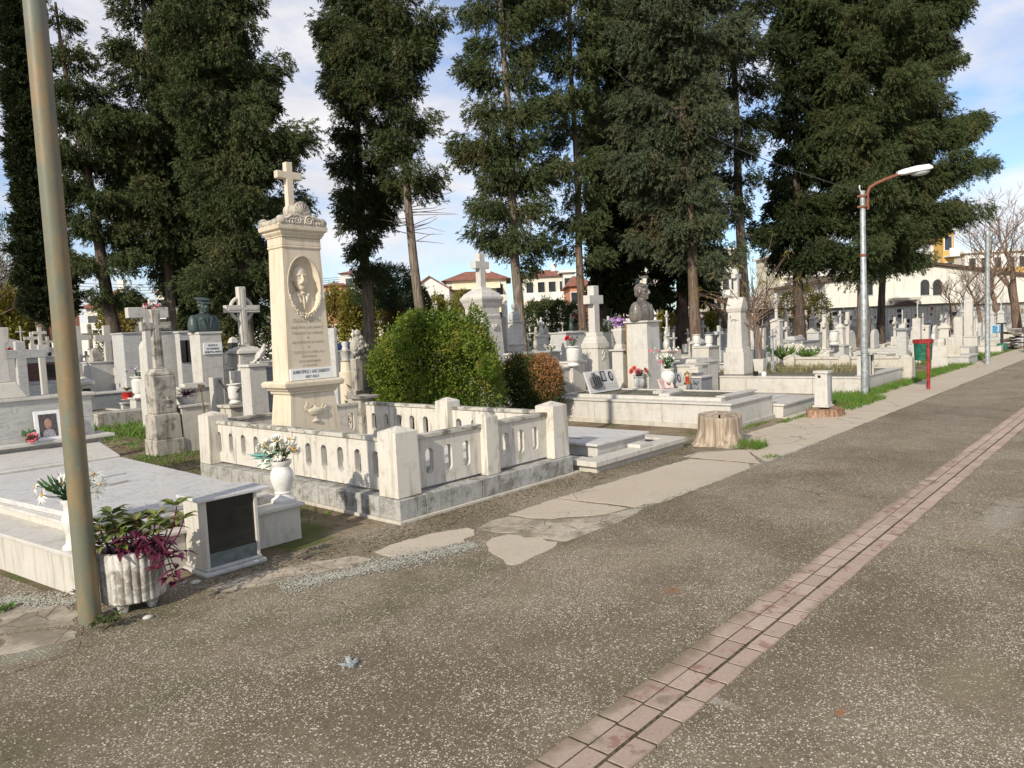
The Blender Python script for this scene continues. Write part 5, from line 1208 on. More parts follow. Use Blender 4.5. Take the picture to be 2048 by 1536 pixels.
# --- left field
t_ = gcross('plain grey stone cross just behind the left headstone', 49, 682, 800, 64, 9.9, M_grey, t=.12, zf=.78, dep_=.1)
t_ = tomb('grey family tomb with dark red granite niche behind the grey cross', 30, 128, 713, 19, M_grey, 1.8)
a, b, z = t_['_dim']; MB().box(-a*.32, a*.36, -b/2-.012, -b/2-.002, z-.62, z-.16).build('niche_panel', M_brownw, t_); MB().box(-a*.05, a*.3, -b/2-.016, -b/2-.013, z-.56, z-.22).build('dark_picture', M_black, t_)
MB().box(-a*.45, a*.5, -b/2-.5, -b/2-.03, 0, z-.72).build('step', M_dgrey, t_, bevel=.005)
t_ = stele('white slab with carved wreath on top of the red niche tomb', 66, 103, 686, 19, M_white, 'slant', .15, z0=float(t_['_dim'][2])+.003)
sz = zt_(85, 700, 19); MB().ell((.02, -.09, sz), (.14, .02, .14), 14, 8).build('wreath_relief', M_white, t_, smooth=True)
x, y, z = at(97, 712, 18.4); o = thing('small_pot', 'tiny dark vase before the carved wreath slab', 'pot', (x, y-.1, z)); MB().lathe(0, 0, [(.03, 0), (.05, .05), (.035, .1)], 12).build('body', M_blk, o, smooth=True)
stele('pale sloping roof shaped headstone with red flowers left of the grey cross', 5, 37, 675, 18, M_white, 'slant', .3)
x, y, z = at(20, 700, 17.5); q = random.Random(3); bouquet('bunch of dark red flowers before the sloping headstone', (x, y, z-.05), [(q.gauss(0, .09), 0, q.uniform(0, .1), .04, 'puff', M_redf) for _ in range(26)], 20, .1, .08, M_flleaf, 5, merge=True)
gcross('small grey cross behind the wreath slab', 66, 664, 706, 20, 21, M_whited)
gcross('little white iron cross far behind the left graves', 43, 652, 690, 12, 20, M_white, t=.03)
gcross('pale cross with crossing vine relief seen between grey cross and rusty pole', 81, 655, 690, 18, 16, M_whited)
gcross('white cross peeping out just right of the rusty pole', 161, 652, 730, 34, 21.5, M_whited, t=.14)
gcross('mossy green cross right of the rusty pole', 184, 648, 720, 22, 24, M_old)
gcross('slender white marble cross left of the weathered old cross', 219, 651, 740, 34, 22, M_white, t=.19, zf=.72, basew=26)
t_ = tomb('grey family tomb with square black lantern niche', 172, 258, 722, 20.5, M_grey, 1.7)
a, b, z = t_['_dim']; MB().box(a*.02, a*.34, -b/2-.2, -b/2-.001, 0, z-.2).build('niche_frame', M_whited, t_, bevel=.004); MB().box(a*.07, a*.29, -b/2-.205, -b/2-.201, z-.75, z-.3).build('niche_opening', M_black, t_)
t_ = tomb('low dark grey marble tomb behind the tiered grave', 150, 292, 783, 19.2, M_dgrey, 2.2, lmat=M_grey)
x, y, z = at(192, 703, 21); t_ = thing('grave_urn', 'grey stone urn block with rounded shoulders left of the slender cross', 'urn', (x, y, 0)); MB().stack(0, 0, [(0, .3), (z, .28), (z+.1, .2)]).build('body', M_old, t_, bevel=.01)
t_ = tomb('pale marble ledge with red flowerpot left of the weathered cross', 238, 292, 803, 17.8, M_white, 1.6)
x, y, z = at(255, 797, 17.6); z = zt_(255, 799, 17.6)
t_ = thing('flower_pot', 'red plastic flowerpot with a small green plant', 'pot', (x, y, z)); MB().lathe(0, 0, [(.10, 0), (.12, .15), (.13, .17), (.12, .16)], 18).build('pot', M_redpot, t_, smooth=True); MB().lathe(0, 0, [(.14, -.0), (.15, .015)], 18).build('saucer', M_whited, t_, smooth=True)
V = []; rosette(V, (0, 0, .2), 18, .2, .07, random.Random(2), .8); npmesh('plant', np.array(V), len(V)//4, M_olive, t_)
x, y, z = at(281, 794, 17.4); vase('white urn with pale flowers beside the weathered cross', (x, y, z-.02), .52, 'cyl')
q = random.Random(5); bouquet('white and dark cyclamen blossoms in the urn beside the weathered cross', (x, y, z+.48), [(q.gauss(0, .13), 0, q.uniform(.03, .24), .055, 'puff', M_whitef if k % 3 else M_purf) for k in range(24)], 60, .1, .12, M_flleaf, 6, merge=True)
pillar('short marble stand below the urn beside the weathered cross', 281, 794, 17.4, .36, M_white)
tomb('weathered low stone kerb among the weeds left of the weathered cross', 182, 294, 822, 15.4, M_old, 1.6, lid=False)
# weathered cross monument
wx, wy = 4.53, 11.22
t_ = thing('weathered_cross', 'old lichened stone cross on an inscribed pedestal, tallest in the left field', 'cross', (wx, wy, 0), rad(0))
z1, z2, z3, z4, z5 = .24, .60, 1.29, 1.35, 2.17
MB().cbox(0, 0, .42, .42, 0, z1).build('foot_block', M_old, t_, bevel=.012); MB().stack(0, 0, [(z1, .385), (z2, .37)]).build('lower_block', M_old, t_, bevel=.01)
MB().stack(0, 0, [(z2, .38), (z2+.02, .32), (z3-.10, .335), (z3, .22)]).build('pedestal', M_old, t_, bevel=.02)
c = MB().cross(0, 0, z3, z5-z3, .44, .115, .10, .715, flare=.012).build('cross', M_old, t_, bevel=.01); MB().cross(0, -.053, z3+.05, z5-z3-.1, .36, .05, .012, .73).build('raised_rib', M_old, c, bevel=.003)
lettering(t_, .24, 1.10, 6, -.160, M_leto, 4, .012, .05)
mb = MB().lathe(0, 0, [(.03, 0), (.025, .02), (.012, .035), (.05, .08), (.055, .1), (.02, .12), (.01, .15)], 12); r_ = mb.build('lamp_relief', M_old, t_, smooth=True); r_.location = (.03, -.165, .72); r_.scale = (1, .3, 1)
# white cross with framed picture and wreath behind it
t_ = gcross('broad white marble cross carrying a wreath, behind the weathered cross', 305, 619, 760, 57, 14.2, M_white, t=.20, zf=.955, dep_=.16)
x, y, z = at(305, 617, 14.2)
q = random.Random(7); w_t = bouquet('pink and white flower wreath on the arms of the broad cross', (x, y, z), [(q.uniform(-.19, .19), q.gauss(0, .04), q.uniform(0, .10), .045, 'puff', M_whitef if k % 2 else M_pinkf) for k in range(46)], 30, .14, .06, M_dullg, 8, name='flower_wreath', merge=True)
t_ = thing('photo_plaque', 'small rounded photo plaque standing in the wreath', 'plaque', (x, y, z+.04)); MB().box(-.075, .075, -.01, .01, 0, .15).build('slab', M_paper, t_, bevel=.01); MB().box(-.045, .045, -.013, -.0105, .03, .12).build('picture', M_photow, t_)
stele('white round shouldered headstone half hidden by the weathered cross', 285, 341, 672, 16.5, M_white, 'round', .3)
t_ = tomb('long grey tomb wall behind the white round shouldered headstone', 240, 372, 664, 20.5, M_grey, 2.4)
a, b, z = t_['_dim']; MB().box(-a*.2, -a*.08, -b/2-.03, -b/2-.001, z-.75, z-.3).build('small_window_frame', M_white, t_); MB().box(-a*.17, -a*.11, -b/2-.034, -b/2-.031, z-.68, z-.37).build('small_window', M_black, t_)
t_ = tomb('grey tomb with two dark window niches left of the officer bust', 350, 381, 663, 16.5, M_grey, 1.2)
a, b, z = t_['_dim']
for s_ in (-.25, .15): MB().box(a*s_-.06, a*s_+.09, -b/2-.02, -b/2-.001, z-.7, z-.2).build('niche', M_black, t_)
# officer bust
dO = 13.0; x, y, ztp = at(410, 664, dO); w_ = .40
t_ = thing('bust_pedestal', 'pale greenish marble pedestal with plaque under the officer bust', 'pedestal', (x, y, 0))
MB().stack(0, 0, [(0, w_*.93), (ztp-.04, w_)]).build('shaft', M_white, t_, bevel=.005); MB().cbox(0, 0, w_*1.08, w_*1.08, ztp-.04, ztp).build('cap', M_white, t_, bevel=.006)
pl = MB().box(-.15, .19, -w_/2-.02, -w_/2-.003, ztp-.40, ztp-.20).build('name_plate', M_paper, t_, bevel=.003)
for i, s_ in enumerate(("ΠΛΩΤΗΣ Ν.", "ΑΣΤΥΝΟΜΙΚΟΣ", "ΔΙΟΙΚΗΤΗΣ ΛΑΡΙΣΗΣ")): text(pl, s_, .045, (.02, -w_/2-.021, ztp-.245-.058*i), M_ink, sx=.7)
t_ = thing('portrait_bust', 'dark green bronze bust of an officer wearing a peaked cap', 'bust', (x, y, ztp), rad(6))
k_ = 1.10; blob('figure', bust_mb(k_, 1.0, hair=False), M_bronze, t_, .010, 2, True)
hz = .31*k_; mb = MB(); cp = []
mb.lathe(0, 0, [(.092*k_, hz+.155*k_), (.094*k_, hz+.20*k_)], 24)
mb.ell((0, -.005*k_, hz+.222*k_), (.128*k_, .135*k_, .024*k_), 28, 8, rx=.2)
mb.ell((0, -.115*k_, hz+.160*k_), (.085*k_, .06*k_, .010*k_), 20, 6, rx=.35)
mb.build('peaked_cap', M_bronze, t_, smooth=True)
x, y, z = at(448, 730, 13.4); vase('white vase of pale flowers right of the officer pedestal', (x, y, z-.05), .28, 'cyl'); q = random.Random(5)
bouquet('pale yellow flowers in the vase right of the officer pedestal', (x, y, z+.2), [(q.gauss(0, .06), 0, q.uniform(.03, .13), .035, 'puff', M_whitef) for k in range(14)], 60, .08, .1, M_dullg, 6, merge=True)
pillar('marble stand under the vase right of the officer pedestal', 448, 735, 13.4, .22, M_white)
# ringed cross
dR = 13.6; x, y, zb_ = at(489, 693, dR); z1 = zt_(488, 574, dR)
t_ = thing('ringed_cross', 'large carved stone cross with a ring behind its arms', 'cross', (x, y, 0))
H = z1-zb_; cr_ = MB().cross(0, 0, zb_, H, .66, .135, .13, .63).build('cross', M_whited, t_, bevel=.006); MB().cross(0, -.068, zb_+.06, H-.10, .58, .05, .012, .635).build('raised_rib', M_whited, cr_, bevel=.003)
zc = zb_+H*.63; pts = [(.21*math.cos(a), .02, zc+.21*math.sin(a)) for a in [2*math.pi*k/28 for k in range(29)]]; MB().tube(pts, .035, 8).build('ring', M_whited, t_, smooth=True)
MB().stack(0, 0, [(0, .60), (zt_(489, 745, dR), .56), (zt_(489, 735, dR), .48), (zb_-.14, .44), (zb_-.13, .52), (zb_-.08, .5), (zb_, .24)]).build('pedestal', M_whited, t_, bevel=.008)
lettering(t_, .36, zb_-.22, 3, -.245, None, 4, .02, .06)
# stand between officer and monument
x, y, z = at(431, 754, 11.9); stele('short square marble post joined by a dark chain', 415, 447, 755, 11.9, M_white, 'flat', .2, fac=1.0)
pillar('taller square white marble post with flat cap behind the balustrade', 506, 728, 10.9, .27, M_white)
t_ = tomb('dark grey tomb body between the white post and the portrait monument', 520, 560, 730, 11.3, M_dgrey, 1.2)
p1_, p2_ = Vector(at(436, 757, 11.9)), Vector(at(487, 770, 10.95)); t_ = thing('chain', 'dark iron chain hanging between the two marble posts', 'chain', p1_)
mb = MB(); n = 26
for k in range(n):
    s_ = k/(n-1); q_ = (p2_-p1_)*s_; q_.z -= .22*math.sin(math.pi*s_)*.8; mb.ell(q_, (.035, .012 if k % 2 else .022, .022 if k % 2 else .012), 8, 5, rz=math.atan2((p2_-p1_).y, (p2_-p1_).x))
mb.build('links', M_iron, t_, smooth=True)
x, y, z = at(471, 806, 11.3); pillar('low stone block carrying the white goblet vase', 471, 808, 11.4, .34, M_conc, cap=True)
vase('white marble goblet vase hanging chain beside it', (x, y, z), .30, 'cyl')
stele('pale stone stele just behind the goblet vase', 456, 486, 742, 12.2, M_whited, 'flat', .18, fac=1)
t_ = tomb('broad pale low tomb with steps below the officer bust', 352, 420, 772, 12.0, M_white, 1.8, slab=.05)
x, y, z = at(374, 800, 11.3); t_ = tomb('white low grave block with purple leaved pot plant', 352, 412, 808, 11.2, M_whited, 1.6)
t_ = thing('flower_pot', 'round white pot with spiky purple plant near the balustrade', 'pot', (x, y, zt_(374, 809, 11.2))); MB().lathe(0, 0, [(.10, 0), (.15, .10), (.155, .12), (.13, .11)], 18).build('pot', M_white_c, t_, smooth=True)
V = []
for k in range(4): rosette(V, (0, 0, .13), 12, .26, .03, random.Random(k), .4)
npmesh('plant', np.array(V), len(V)//4, M_tpurp, t_)
x, y, z = at(402, 775, 10.9); t_ = thing('grave_marker', 'small wooden marker board on a slanting stake', 'marker', (x, y, 0))
b = MB().box(-.055, .055, -.01, .01, -.045, .045).build('board', M_wood, t_, bevel=.003); b.location = (0, 0, z); b.rotation_euler = (0, .15, 0); MB().tube([(.06, 0, 0), (.03, 0, z*.5), (0, .012, z)], .012, 6).build('stake', M_wood, t_)
# dove
x, y, z = at(523, 719, 13.3); t_ = thing('dove_figure', 'white marble dove on a dark perch left of the portrait monument', 'statue', (x, y, z), rad(20))
mb = MB(); mb.ell((0, 0, .10), (.14, .06, .055), 14, 9, ry=-.75); mb.ell((.10, 0, .24), (.04, .036, .042), 12, 8); mb.ell((.06, 0, .18), (.05, .042, .07), 12, 8, ry=.3); mb.ell((.15, 0, .235), (.02, .01, .01), 8, 5); mb.ell((-.15, 0, .0), (.10, .04, .02), 10, 6, ry=-.6); mb.ell((-.03, .05, .10), (.12, .015, .04), 12, 6, ry=-.7); mb.ell((-.03, -.05, .10), (.12, .015, .04), 12, 6, ry=-.7)
d_o = blob('dove', mb, M_whited, t_, .008, 1); d_o.scale = (1, 1, 1); MB().box(-.1, .12, -.07, .07, -.12, -.0).build('perch', M_dgrey, t_, bevel=.01)
tomb('weathered block under the white dove', 505, 545, 722, 13.3, M_whited, 1.0)
t_ = thing('lantern_house', 'tiny white marble lantern house left of the ringed cross', 'lantern', (*at(467, 698, 14.4)[:2], 0)); z = zt_(467, 698, 14.4)
MB().cbox(0, 0, .12, .12, 0, z).build('stand', M_whited, t_); MB().cbox(0, 0, .13, .13, z, z+.12).build('chamber', M_black, t_); MB().stack(0, 0, [(z+.12, .16), (z+.22, .10), (z+.24, .03)]).build('roof', M_white, t_, bevel=.01)
# behind / right of the monument
stele('tall plain grey marble slab right behind the portrait monument', 655, 672, 656, 10.6, M_grey, 'flat', .16, fac=1.0)
x, y, z = at(706+16, 784, 11.4); zt9 = zt_(722, 662, 11.2)
t_ = thing('carved_stele', 'tall weathered grey stele with carved floral top behind the balustrade', 'stele', (x, y, 0))
MB().stack(0, 0, [(0, .30), (zt9-.42, .24)], .6).build('shaft', M_old, t_, bevel=.012); MB().cbox(0, 0, .36, .24, 0, zt_(722, 780, 11.3)).build('foot', M_old, t_, bevel=.01)
mb = MB(); rg = random.Random(3); mb.ell((0, 0, zt9-.24), (.15, .08, .17), 14, 9)
for k in range(34): a = rg.uniform(0, 6.28); r_ = rg.uniform(0, .14); mb.ell((r_*math.cos(a), -.06+rg.uniform(-.03, .02), zt9-.26+r_*1.2*math.sin(a)), (.03, .025, .03), 7, 5)
mb.ell((.0, 0, zt9-.03), (.06, .05, .06), 10, 7); mb.build('floral_crown', M_old, t_, smooth=True)
x, y, z = at(693, 744, 12.4); t_ = thing('grave_urn', 'grey pot with urn finial on a fluted cream base', 'urn', (x, y, 0)); z0 = z; z1 = zt_(693, 721, 12.4); z2 = zt_(693, 702, 12.4); z3 = zt_(693, 683, 12.4)
MB().lathe(0, 0, [(.15, 0), (.14, z0), (.10, z0+.01), (.09, z1-.02), (.115, z1)], 14).build('fluted_base', M_cream, t_, smooth=True); MB().lathe(0, 0, [(.07, z1), (.09, z2-.01), (.10, z2)], 16).build('pot', M_grey, t_, smooth=True); MB().lathe(0, 0, [(.05, z2), (.06, z2+.03), (.045, z2+.07), (.06, z3-.03), (.05, z3)], 16).build('urn', M_white, t_, smooth=True)
t_ = tomb('far white tomb with blue tarp seen right of the portrait monument', 660, 705, 700, 16, M_white, 1.6); a, b, z = t_['_dim']; MB().cbox(0, 0, a*.9, b*.9, z, z+.15).build('blue_tarp', M_blueg, t_, bevel=.03)
# pedestal monument behind the green shrub
dM = 15.0; x, y, _ = at(966, 650, dM)
t_ = thing('pedestal_monument', 'tall white marble monument with corniced cap and cross behind the green shrub', 'monument', (x, y, 0)); z = lambda py: zt_(965, py, dM)
MB().cbox(0, 0, .86, .86, 0, z(765)).build('base_block', M_white, t_, bevel=.01)
MB().stack(0, 0, [(z(765), .74), (z(750), .62), (z(640), .54)]).build('shaft', M_white, t_, bevel=.006)
MB().stack(0, 0, [(z(640), .50), (z(633), .53), (z(628), .50), (z(617), .50), (z(612), .54), (z(606), .58), (z(600), .64), (z(595), .64)]).build('cornice', M_white, t_, bevel=.006)
MB().stack(0, 0, [(z(595), .60), (z(588), .52), (z(580), .30), (z(576), .27)]).build('pyramid_cap', M_white, t_, bevel=.006)
H = z(508)-z(576); MB().cross(0, 0, z(576), H, .40, .15, .14, .66).build('cross', M_white, t_, bevel=.006)
mb = MB(); mb.ell((.02, -.29, z(655)), (.09, .03, .05), 10, 7, ry=.7); mb.ell((.06, -.29, z(655)), (.09, .03, .04), 10, 7, ry=-.7); mb.build('crossed_relief', M_white, t_, smooth=True)
stele('tall pale slab right of the corniced monument', 1000, 1014, 634, 15.4, M_white, 'flat', .2, fac=1)
stele('small tilted white wing shaped stone on the tall pale slab', 1001, 1016, 602, 15.6, M_white, 'slant', .06, z0=zt_(1008, 633, 15.6), fac=1)
# small bust
dS = 16.5; x, y, z = at(1030, 641, dS)
t_ = thing('bust_pedestal', 'slim grey white column carrying the small stone bust', 'pedestal', (x, y, 0)); MB().stack(0, 0, [(0, .26), (z-.05, .24)], 1).build('shaft', M_white, t_, bevel=.005); MB().cbox(0, 0, .31, .31, z-.05, z).build('cap', M_grey, t_, bevel=.006)
t_ = thing('portrait_bust', 'small pale grey stone bust on the slim column', 'bust', (x, y, z), rad(10)); blob('figure', bust_mb(.70, 1.0), M_bust, t_, .009, 2, True)
tomb('white marble plinth block under the slim bust column', 1004, 1050, 687, 16.2, M_white, 1.2)
tomb('big white marble tomb wall behind the browning shrub', 1010, 1121, 704, 14.6, M_white, 1.5)
# statues and crosses right of it
def figure(label, px, ybot, ytop, d, mat, wing=False, group=None):
    x, y, z = at(px, ybot, d); h = zt_(px, ytop, d)-z; t_ = thing('statue', label, 'statue', (x, y, z), rad(5), group=group); k = h/1.0; mb = MB()
    e = lambda a, b, c, r1, r2, r3, **kw: mb.ell((a*k, b*k, c*k), (r1*k, r2*k, r3*k), 12, 9, **kw)
    e(0, 0, .22, .15, .13, .28); e(0, 0, .48, .12, .10, .2); e(0, 0, .70, .13, .08, .13); e(0, -.01, .90, .055, .065, .075); e(0, 0, .81, .04, .04, .06)
    e(.13, -.05, .62, .04, .05, .13, ry=.3); e(-.13, -.05, .62, .04, .05, .13, ry=-.3); e(.05, -.13, .58, .09, .05, .035); e(-.05, -.13, .60, .09, .05, .035)
    if wing: e(.14, .1, .7, .06, .03, .24, ry=.35); e(-.14, .1, .7, .06, .03, .24, ry=-.35)
    blob('figure', mb, mat, t_, max(.012, .02*k), 1); MB().cbox(0, 0, .3*k, .3*k, -.06, .01).build('foot', mat, t_)
    return t_
figure('white angel statue with folded wings on a slim column', 1083, 671, 633, 17.5, M_white, True); pillar('slim white column carrying the angel statue', 1083, 671, 17.5, .17, M_white)
figure('grey brown kneeling figure left of the angel column', 1073, 700, 652, 18.5, M_old)
figure('dim green statue far behind the red carnation', 1143, 662, 626, 24, M_bronze); pillar('grey stand under the dim green statue', 1143, 662, 24, .5, M_grey)
x, y, z = at(1102, 703, 14.4); q = random.Random(3); bouquet('little round pot of white roses on the tomb behind the browning shrub', (x, y, z), [(q.gauss(0, .06), 0, q.uniform(.03, .13), .04, 'puff', M_whitef) for k in range(22)], 50, .09, .08, M_dullg, 6, merge=True)
t_ = tomb('low grey tomb with pale lid behind the red carnation vase', 1100, 1170, 664, 19, M_grey, 1.6)
tomb('stepped white tomb just behind the carnation vase', 1118, 1170, 722, 13.6, M_white, 1.2)
# cross pedestal left of the bronze bust
dC = 14.0; x, y, zb_ = at(1189, 664, dC); t_ = thing('pedestal_cross', 'white marble cross with flared foot on a carved pedestal left of the bronze bust', 'cross', (x, y, 0)); z = lambda py: zt_(1189, py, dC)
H = z(572)-z(664); MB().cross(0, 0, z(664), H, .45, .165, .15, .70).build('cross', M_white, t_, bevel=.006)
MB().stack(0, 0, [(z(686), .36), (z(680), .33), (z(672), .25), (z(664), .22)]).build('flared_foot', M_whited, t_, bevel=.006)
MB().stack(0, 0, [(0, .42), (z(697), .36), (z(696), .385), (z(686), .39)]).build('pedestal', M_whited, t_, bevel=.006)
mb = MB(); mb.tube([(-.06, -.19, z(720)), (.02, -.19, z(714)), (.05, -.19, z(703)), (0, -.19, z(700)), (-.03, -.19, z(707)), (.07, -.19, z(716))], .012, 6).build('monogram_relief', M_white, t_, smooth=True)
lettering(t_, .2, z(692), 1, -.195, None, 9, .015, .04)
# tombs right of the bronze bust
tomb('pale tomb with dark open side right of the bronze bust', 1352, 1418, 728, 15.0, M_whited, 1.5)
tomb('long low marble tomb with double lid beyond the candle lantern', 1342, 1440, 722, 16.3, M_white, 1.8, slab=.06)
tomb('weathered stone block tomb with two urns on top', 1385, 1440, 692, 19.0, M_whited, 1.4)
for px, lb in ((1393, 'left white urn on the weathered block tomb'), (1418, 'right white urn on the weathered block tomb')):
    x, y, z = at(px, 692, 19.0); vase(lb, (x, y, z), .30, 'cyl')
figure('white marble statue rising right behind the bronze bust pedestal', 1333, 700, 652, 16.5, M_white); pillar('pale column under the statue right of the bronze bust', 1333, 700, 16.5, .26, M_white)
gcross('thin white cross above the statue right of the bronze bust', 1334, 621, 655, 9, 20, M_white, t=.05)
x, y, z = at(1393, 745, 14.6); t_ = thing('marble_book', 'stack of two small pale marble tablets right of the golden lantern', 'plaque', (x, y, z)); MB().cbox(0, 0, .24, .2, 0, .06).build('lower_tablet', M_white, t_, bevel=.008); MB().cbox(.01, .01, .21, .18, .06, .12).build('upper_tablet', M_white, t_, bevel=.01)
tomb('dark sided low tomb carrying the stacked tablets', 1370, 1426, 751, 14.6, M_dgrey, 1.4, lmat=M_white)
# right field
gcross('white cross on square pillar between obelisk and lamp post', 1553, 587, 637, 16, 20.5, M_white, t=.085, basew=26)
gcross('thin grey metal cross on the obelisk grave bed', 1546, 659, 722, 22, 17.4, M_galv, t=.045, dep_=.03, zf=.78)
t_ = stele('square white marble block post behind the obelisk grave', 1508, 1533, 656, 19.5, M_white, 'flat', .25, fac=1.1)
gcross('little white cross on the square block right of the obelisk', 1505, 626, 656, 7, 19.6, M_white, t=.05, zf=.65)
x, y, z = at(1521, 742, 17.3); t_ = thing('shrub_planter', 'square white planter box with a bare fan shaped shrub', 'planter', (x, y, .34)); MB().stack(0, 0, [(0, .20), (.34, .26)]).build('box', M_white, t_, bevel=.006)
t_ = thing('bare_shrub', 'bare fan shaped shrub with long thin twigs beside the obelisk', 'shrub', (x, y, .60)); rs = random.Random(12); mb = MB(); Vl = []
mb.tube([(0, 0, 0), lf(-.05, 0, .5), lf(-.12, .0, 1.0)], [.035, .03, .02], 7); mb.tube([(0, 0, 0), lf(.03, 0, .6), lf(.12, .05, 1.2)], [.03, .025, .012], 7); mb.tube([(0, 0, 0), lf(.02, .03, .5), lf(.0, .1, .9)], [.03, .02, .012], 7)
for k in range(46):
    a = rs.uniform(-1.35, 1.35); L_ = rs.uniform(.6, 1.9); z0 = rs.uniform(.7, 1.5); dz = rs.uniform(.3, .7)
    p = [lf(-.14+.02*k/46, 0, z0)]; 
    for s_ in (.33, .66, 1): p.append(lf(-.14+math.sin(a)*L_*s_, rs.uniform(-.3, .3)*s_, z0+L_*(math.cos(a)*.8+.25)*s_-.35*L_*s_*s_*abs(math.sin(a))))
    mb.tube(p, [.012, .009, .006, .003], 4, False)
    for _ in range(5): Vl.append(p[-1])
mb.build('stems', M_twig, t_, smooth=True); Vl = np.array(Vl); q_ = np.random.default_rng(1)
npmesh('leaves', leaves(Vl+q_.normal(size=Vl.shape)*.03, q_.normal(size=Vl.shape)+[0, 0, -.3], .16, .018, q_), len(Vl), M_olive, t_)
x, y, z = at(1565, 700, 19.3); q = random.Random(5); bouquet('white lilies massed behind the thin grey metal cross', (x, y, z-.25), [(q.gauss(0, .22), 0, q.uniform(.1, .42), .07, 'puff', M_whitef) for k in range(34)], 260, .4, .3, M_grass, 6, merge=True, leafL=.22, leafW=.03)
x, y, z = at(1612, 706, 20.5); q = random.Random(8); bouquet('low clump of white flowers in the green grave bed', (x, y, z-.15), [(q.gauss(0, .3), 0, q.uniform(.1, .3), .07, 'puff', M_whitef) for k in range(26)], 260, .5, .25, M_grass, 6, merge=True, leafL=.2, leafW=.03)
# low wall with pillars behind the obelisk grave
wallpts = [(1581, 19.2), (1691, 18.9), (1814, 19.4)]
names = ['leftmost gabled pillar of the low cemetery kerb wall', 'middle gabled pillar of the low cemetery kerb wall', 'gabled pillar of the low kerb wall nearest the litter bin']
wy = 6.55
pl_ = []
for (px, d), nm in zip(wallpts, names):
    p = PXX(px, 727, 18.85); d = dep(p); x, y, z = at(px, 709, d);  pl_.append((x, y)); t_ = thing('stone_pillar', nm, 'pillar', (x, y, 0)); MB().stack(0, 0, [(0, .29), (z-.08, .28)]).build('shaft', M_conc, t_, bevel=.01); MB().stack(0, 0, [(z-.08, .28), (z, .03)]).build('cap', M_conc, t_)
for (a, b), nm in zip(zip(pl_, pl_[1:]), ('pale low kerb wall left of the lamp post', 'pale low kerb wall right of the lamp post')):
    L_ = math.hypot(b[0]-a[0], b[1]-a[1]); t_ = thing('kerb_wall', nm, 'wall', (a[0], a[1], 0), math.atan2(b[1]-a[1], b[0]-a[0])); MB().box(.15, L_-.15, -.06, .06, 0, .54).build('wall', M_conc, t_, bevel=.008); MB().box(.15, L_-.15, -.09, .09, .54, .60).build('coping', M_conc, t_, bevel=.008)
gcross('tall pale cross on grey block between obelisk and lamp post', 1650, 629, 699, 17, 21.5, M_whited, t=.13, basew=34)
gcross('second pale tall cross nearer the lamp post', 1696, 624, 692, 16, 24, M_whited, t=.13, basew=20)
t_ = tomb('greenish grey box tomb left of the lamp post', 1660, 1700, 690, 22.5, M_grey, 1.3); x, y, z = at(1667, 689, 22); vase('white goblet vase on the greenish grey box tomb', (x, y, z), .42, 'cyl')
figure('small white praying statue beside the goblet vase', 1675, 684, 654, 23, M_white)
tomb('pale box tomb behind the tall pale cross', 1612, 1652, 664, 27, M_grey, 1.6); tomb('grey marble tomb in the shade under the right trees', 1560, 1612, 678, 26, M_grey, 1.8, slab=.1)
t_ = tomb('long dark topped grave with pale side beyond the lilies', 1560, 1648, 682, 24, M_whited, 2.5, lmat=M_dgrey)
pillar('tall plain white marble pillar left of the litter bin', 1834, 634, 23, .22, M_white, cap=False)
gcross('tiny white cross topping the tall plain pillar', 1835, 608, 634, 5, 23.0, M_white, t=.03)
t_ = pillar('ribbed granite pillar with flat dark cap left of the tall white pillar', 1805, 660, 21, .24, M_grey); MB().cbox(0, 0, .4, .4, zt_(1805, 660, 21), zt_(1805, 656, 21)).build('cap_slab', M_dgrey, t_, bevel=.005)
pillar('small white block on the dark capped granite pillar', 1805, 646, 21, .16, M_white, cap=False, z0=zt_(1805, 655.8, 21)); gcross('slim white cross above the granite pillar', 1805, 620, 647, 5, 21, M_white, t=.035)
t_ = lampbox('grey open lantern house on a post right of the tall white pillar', *at(1852, 675, 24)[:2], zt_(1852, 700, 24)*0+.2, .2, zt_(1852, 650, 24)-.2, 1, M_whited)
gcross('thin white cross above the open lantern house', 1846, 626, 648, 6, 24, M_white, t=.035)
stele('leaning white headstone with dark vase right of the litter bin', 1895, 1903, 690, 21.5, M_conc, 'gable', .55, ax='x', fac=.6)
stele('pale marble stone standing just right of the litter bin', 1874, 1884, 694, 20.5, M_white, 'round', .4, fac=.7)
stele('small arch shaped white stone left of the open grass', 1874, 1893, 676, 26, M_whited, 'round', .2)
stele('square pale stone block near the twin steles', 1896, 1904, 674, 27, M_whited, 'flat', .3, fac=.8)
stele('shorter tapered white stele of the far right pair', 1908, 1926, 634, 29, M_white, 'flat', .3, fac=1)
stele('taller white stele with curved top of the far right pair', 1927, 1948, 598, 29.5, M_white, 'round', .3, fac=1.05)
t_ = tomb('long sloping white tomb under the tall curved stele', 1925, 1962, 672, 29, M_white, 1.2, name='marble_tomb')
t_ = tomb('long pale kerb bordering the grassy plot near the steel post', 1890, 1972, 694, 24, M_whited, 3.2, lid=False); tomb('grey sided low kerb with white edge before the steel post', 1886, 1968, 709, 21.8, M_grey, 2.6, lmat=M_white)
tomb('small concrete kerb block in the grass by the sign', 1990, 2018, 716, 24.5, M_conc, 2.0, lid=False)
stele('slim grey double stele right of the steel post', 1985, 1999, 632, 38, M_grey, 'flat', .4, fac=1)
tomb('white terrace wall below the niche wall at the right edge', 1978, 2060, 658, 36, M_whited, 3.0, lid=False)
tomb('broken grey marble slab standing by the path slabs', 1908, 1922, 722, 22.5, M_grey, .5, lid=False)
tomb('short white slab lying in grass beside the path', 1790, 1830, 754, 18.6, M_white, 1.8, lid=False)

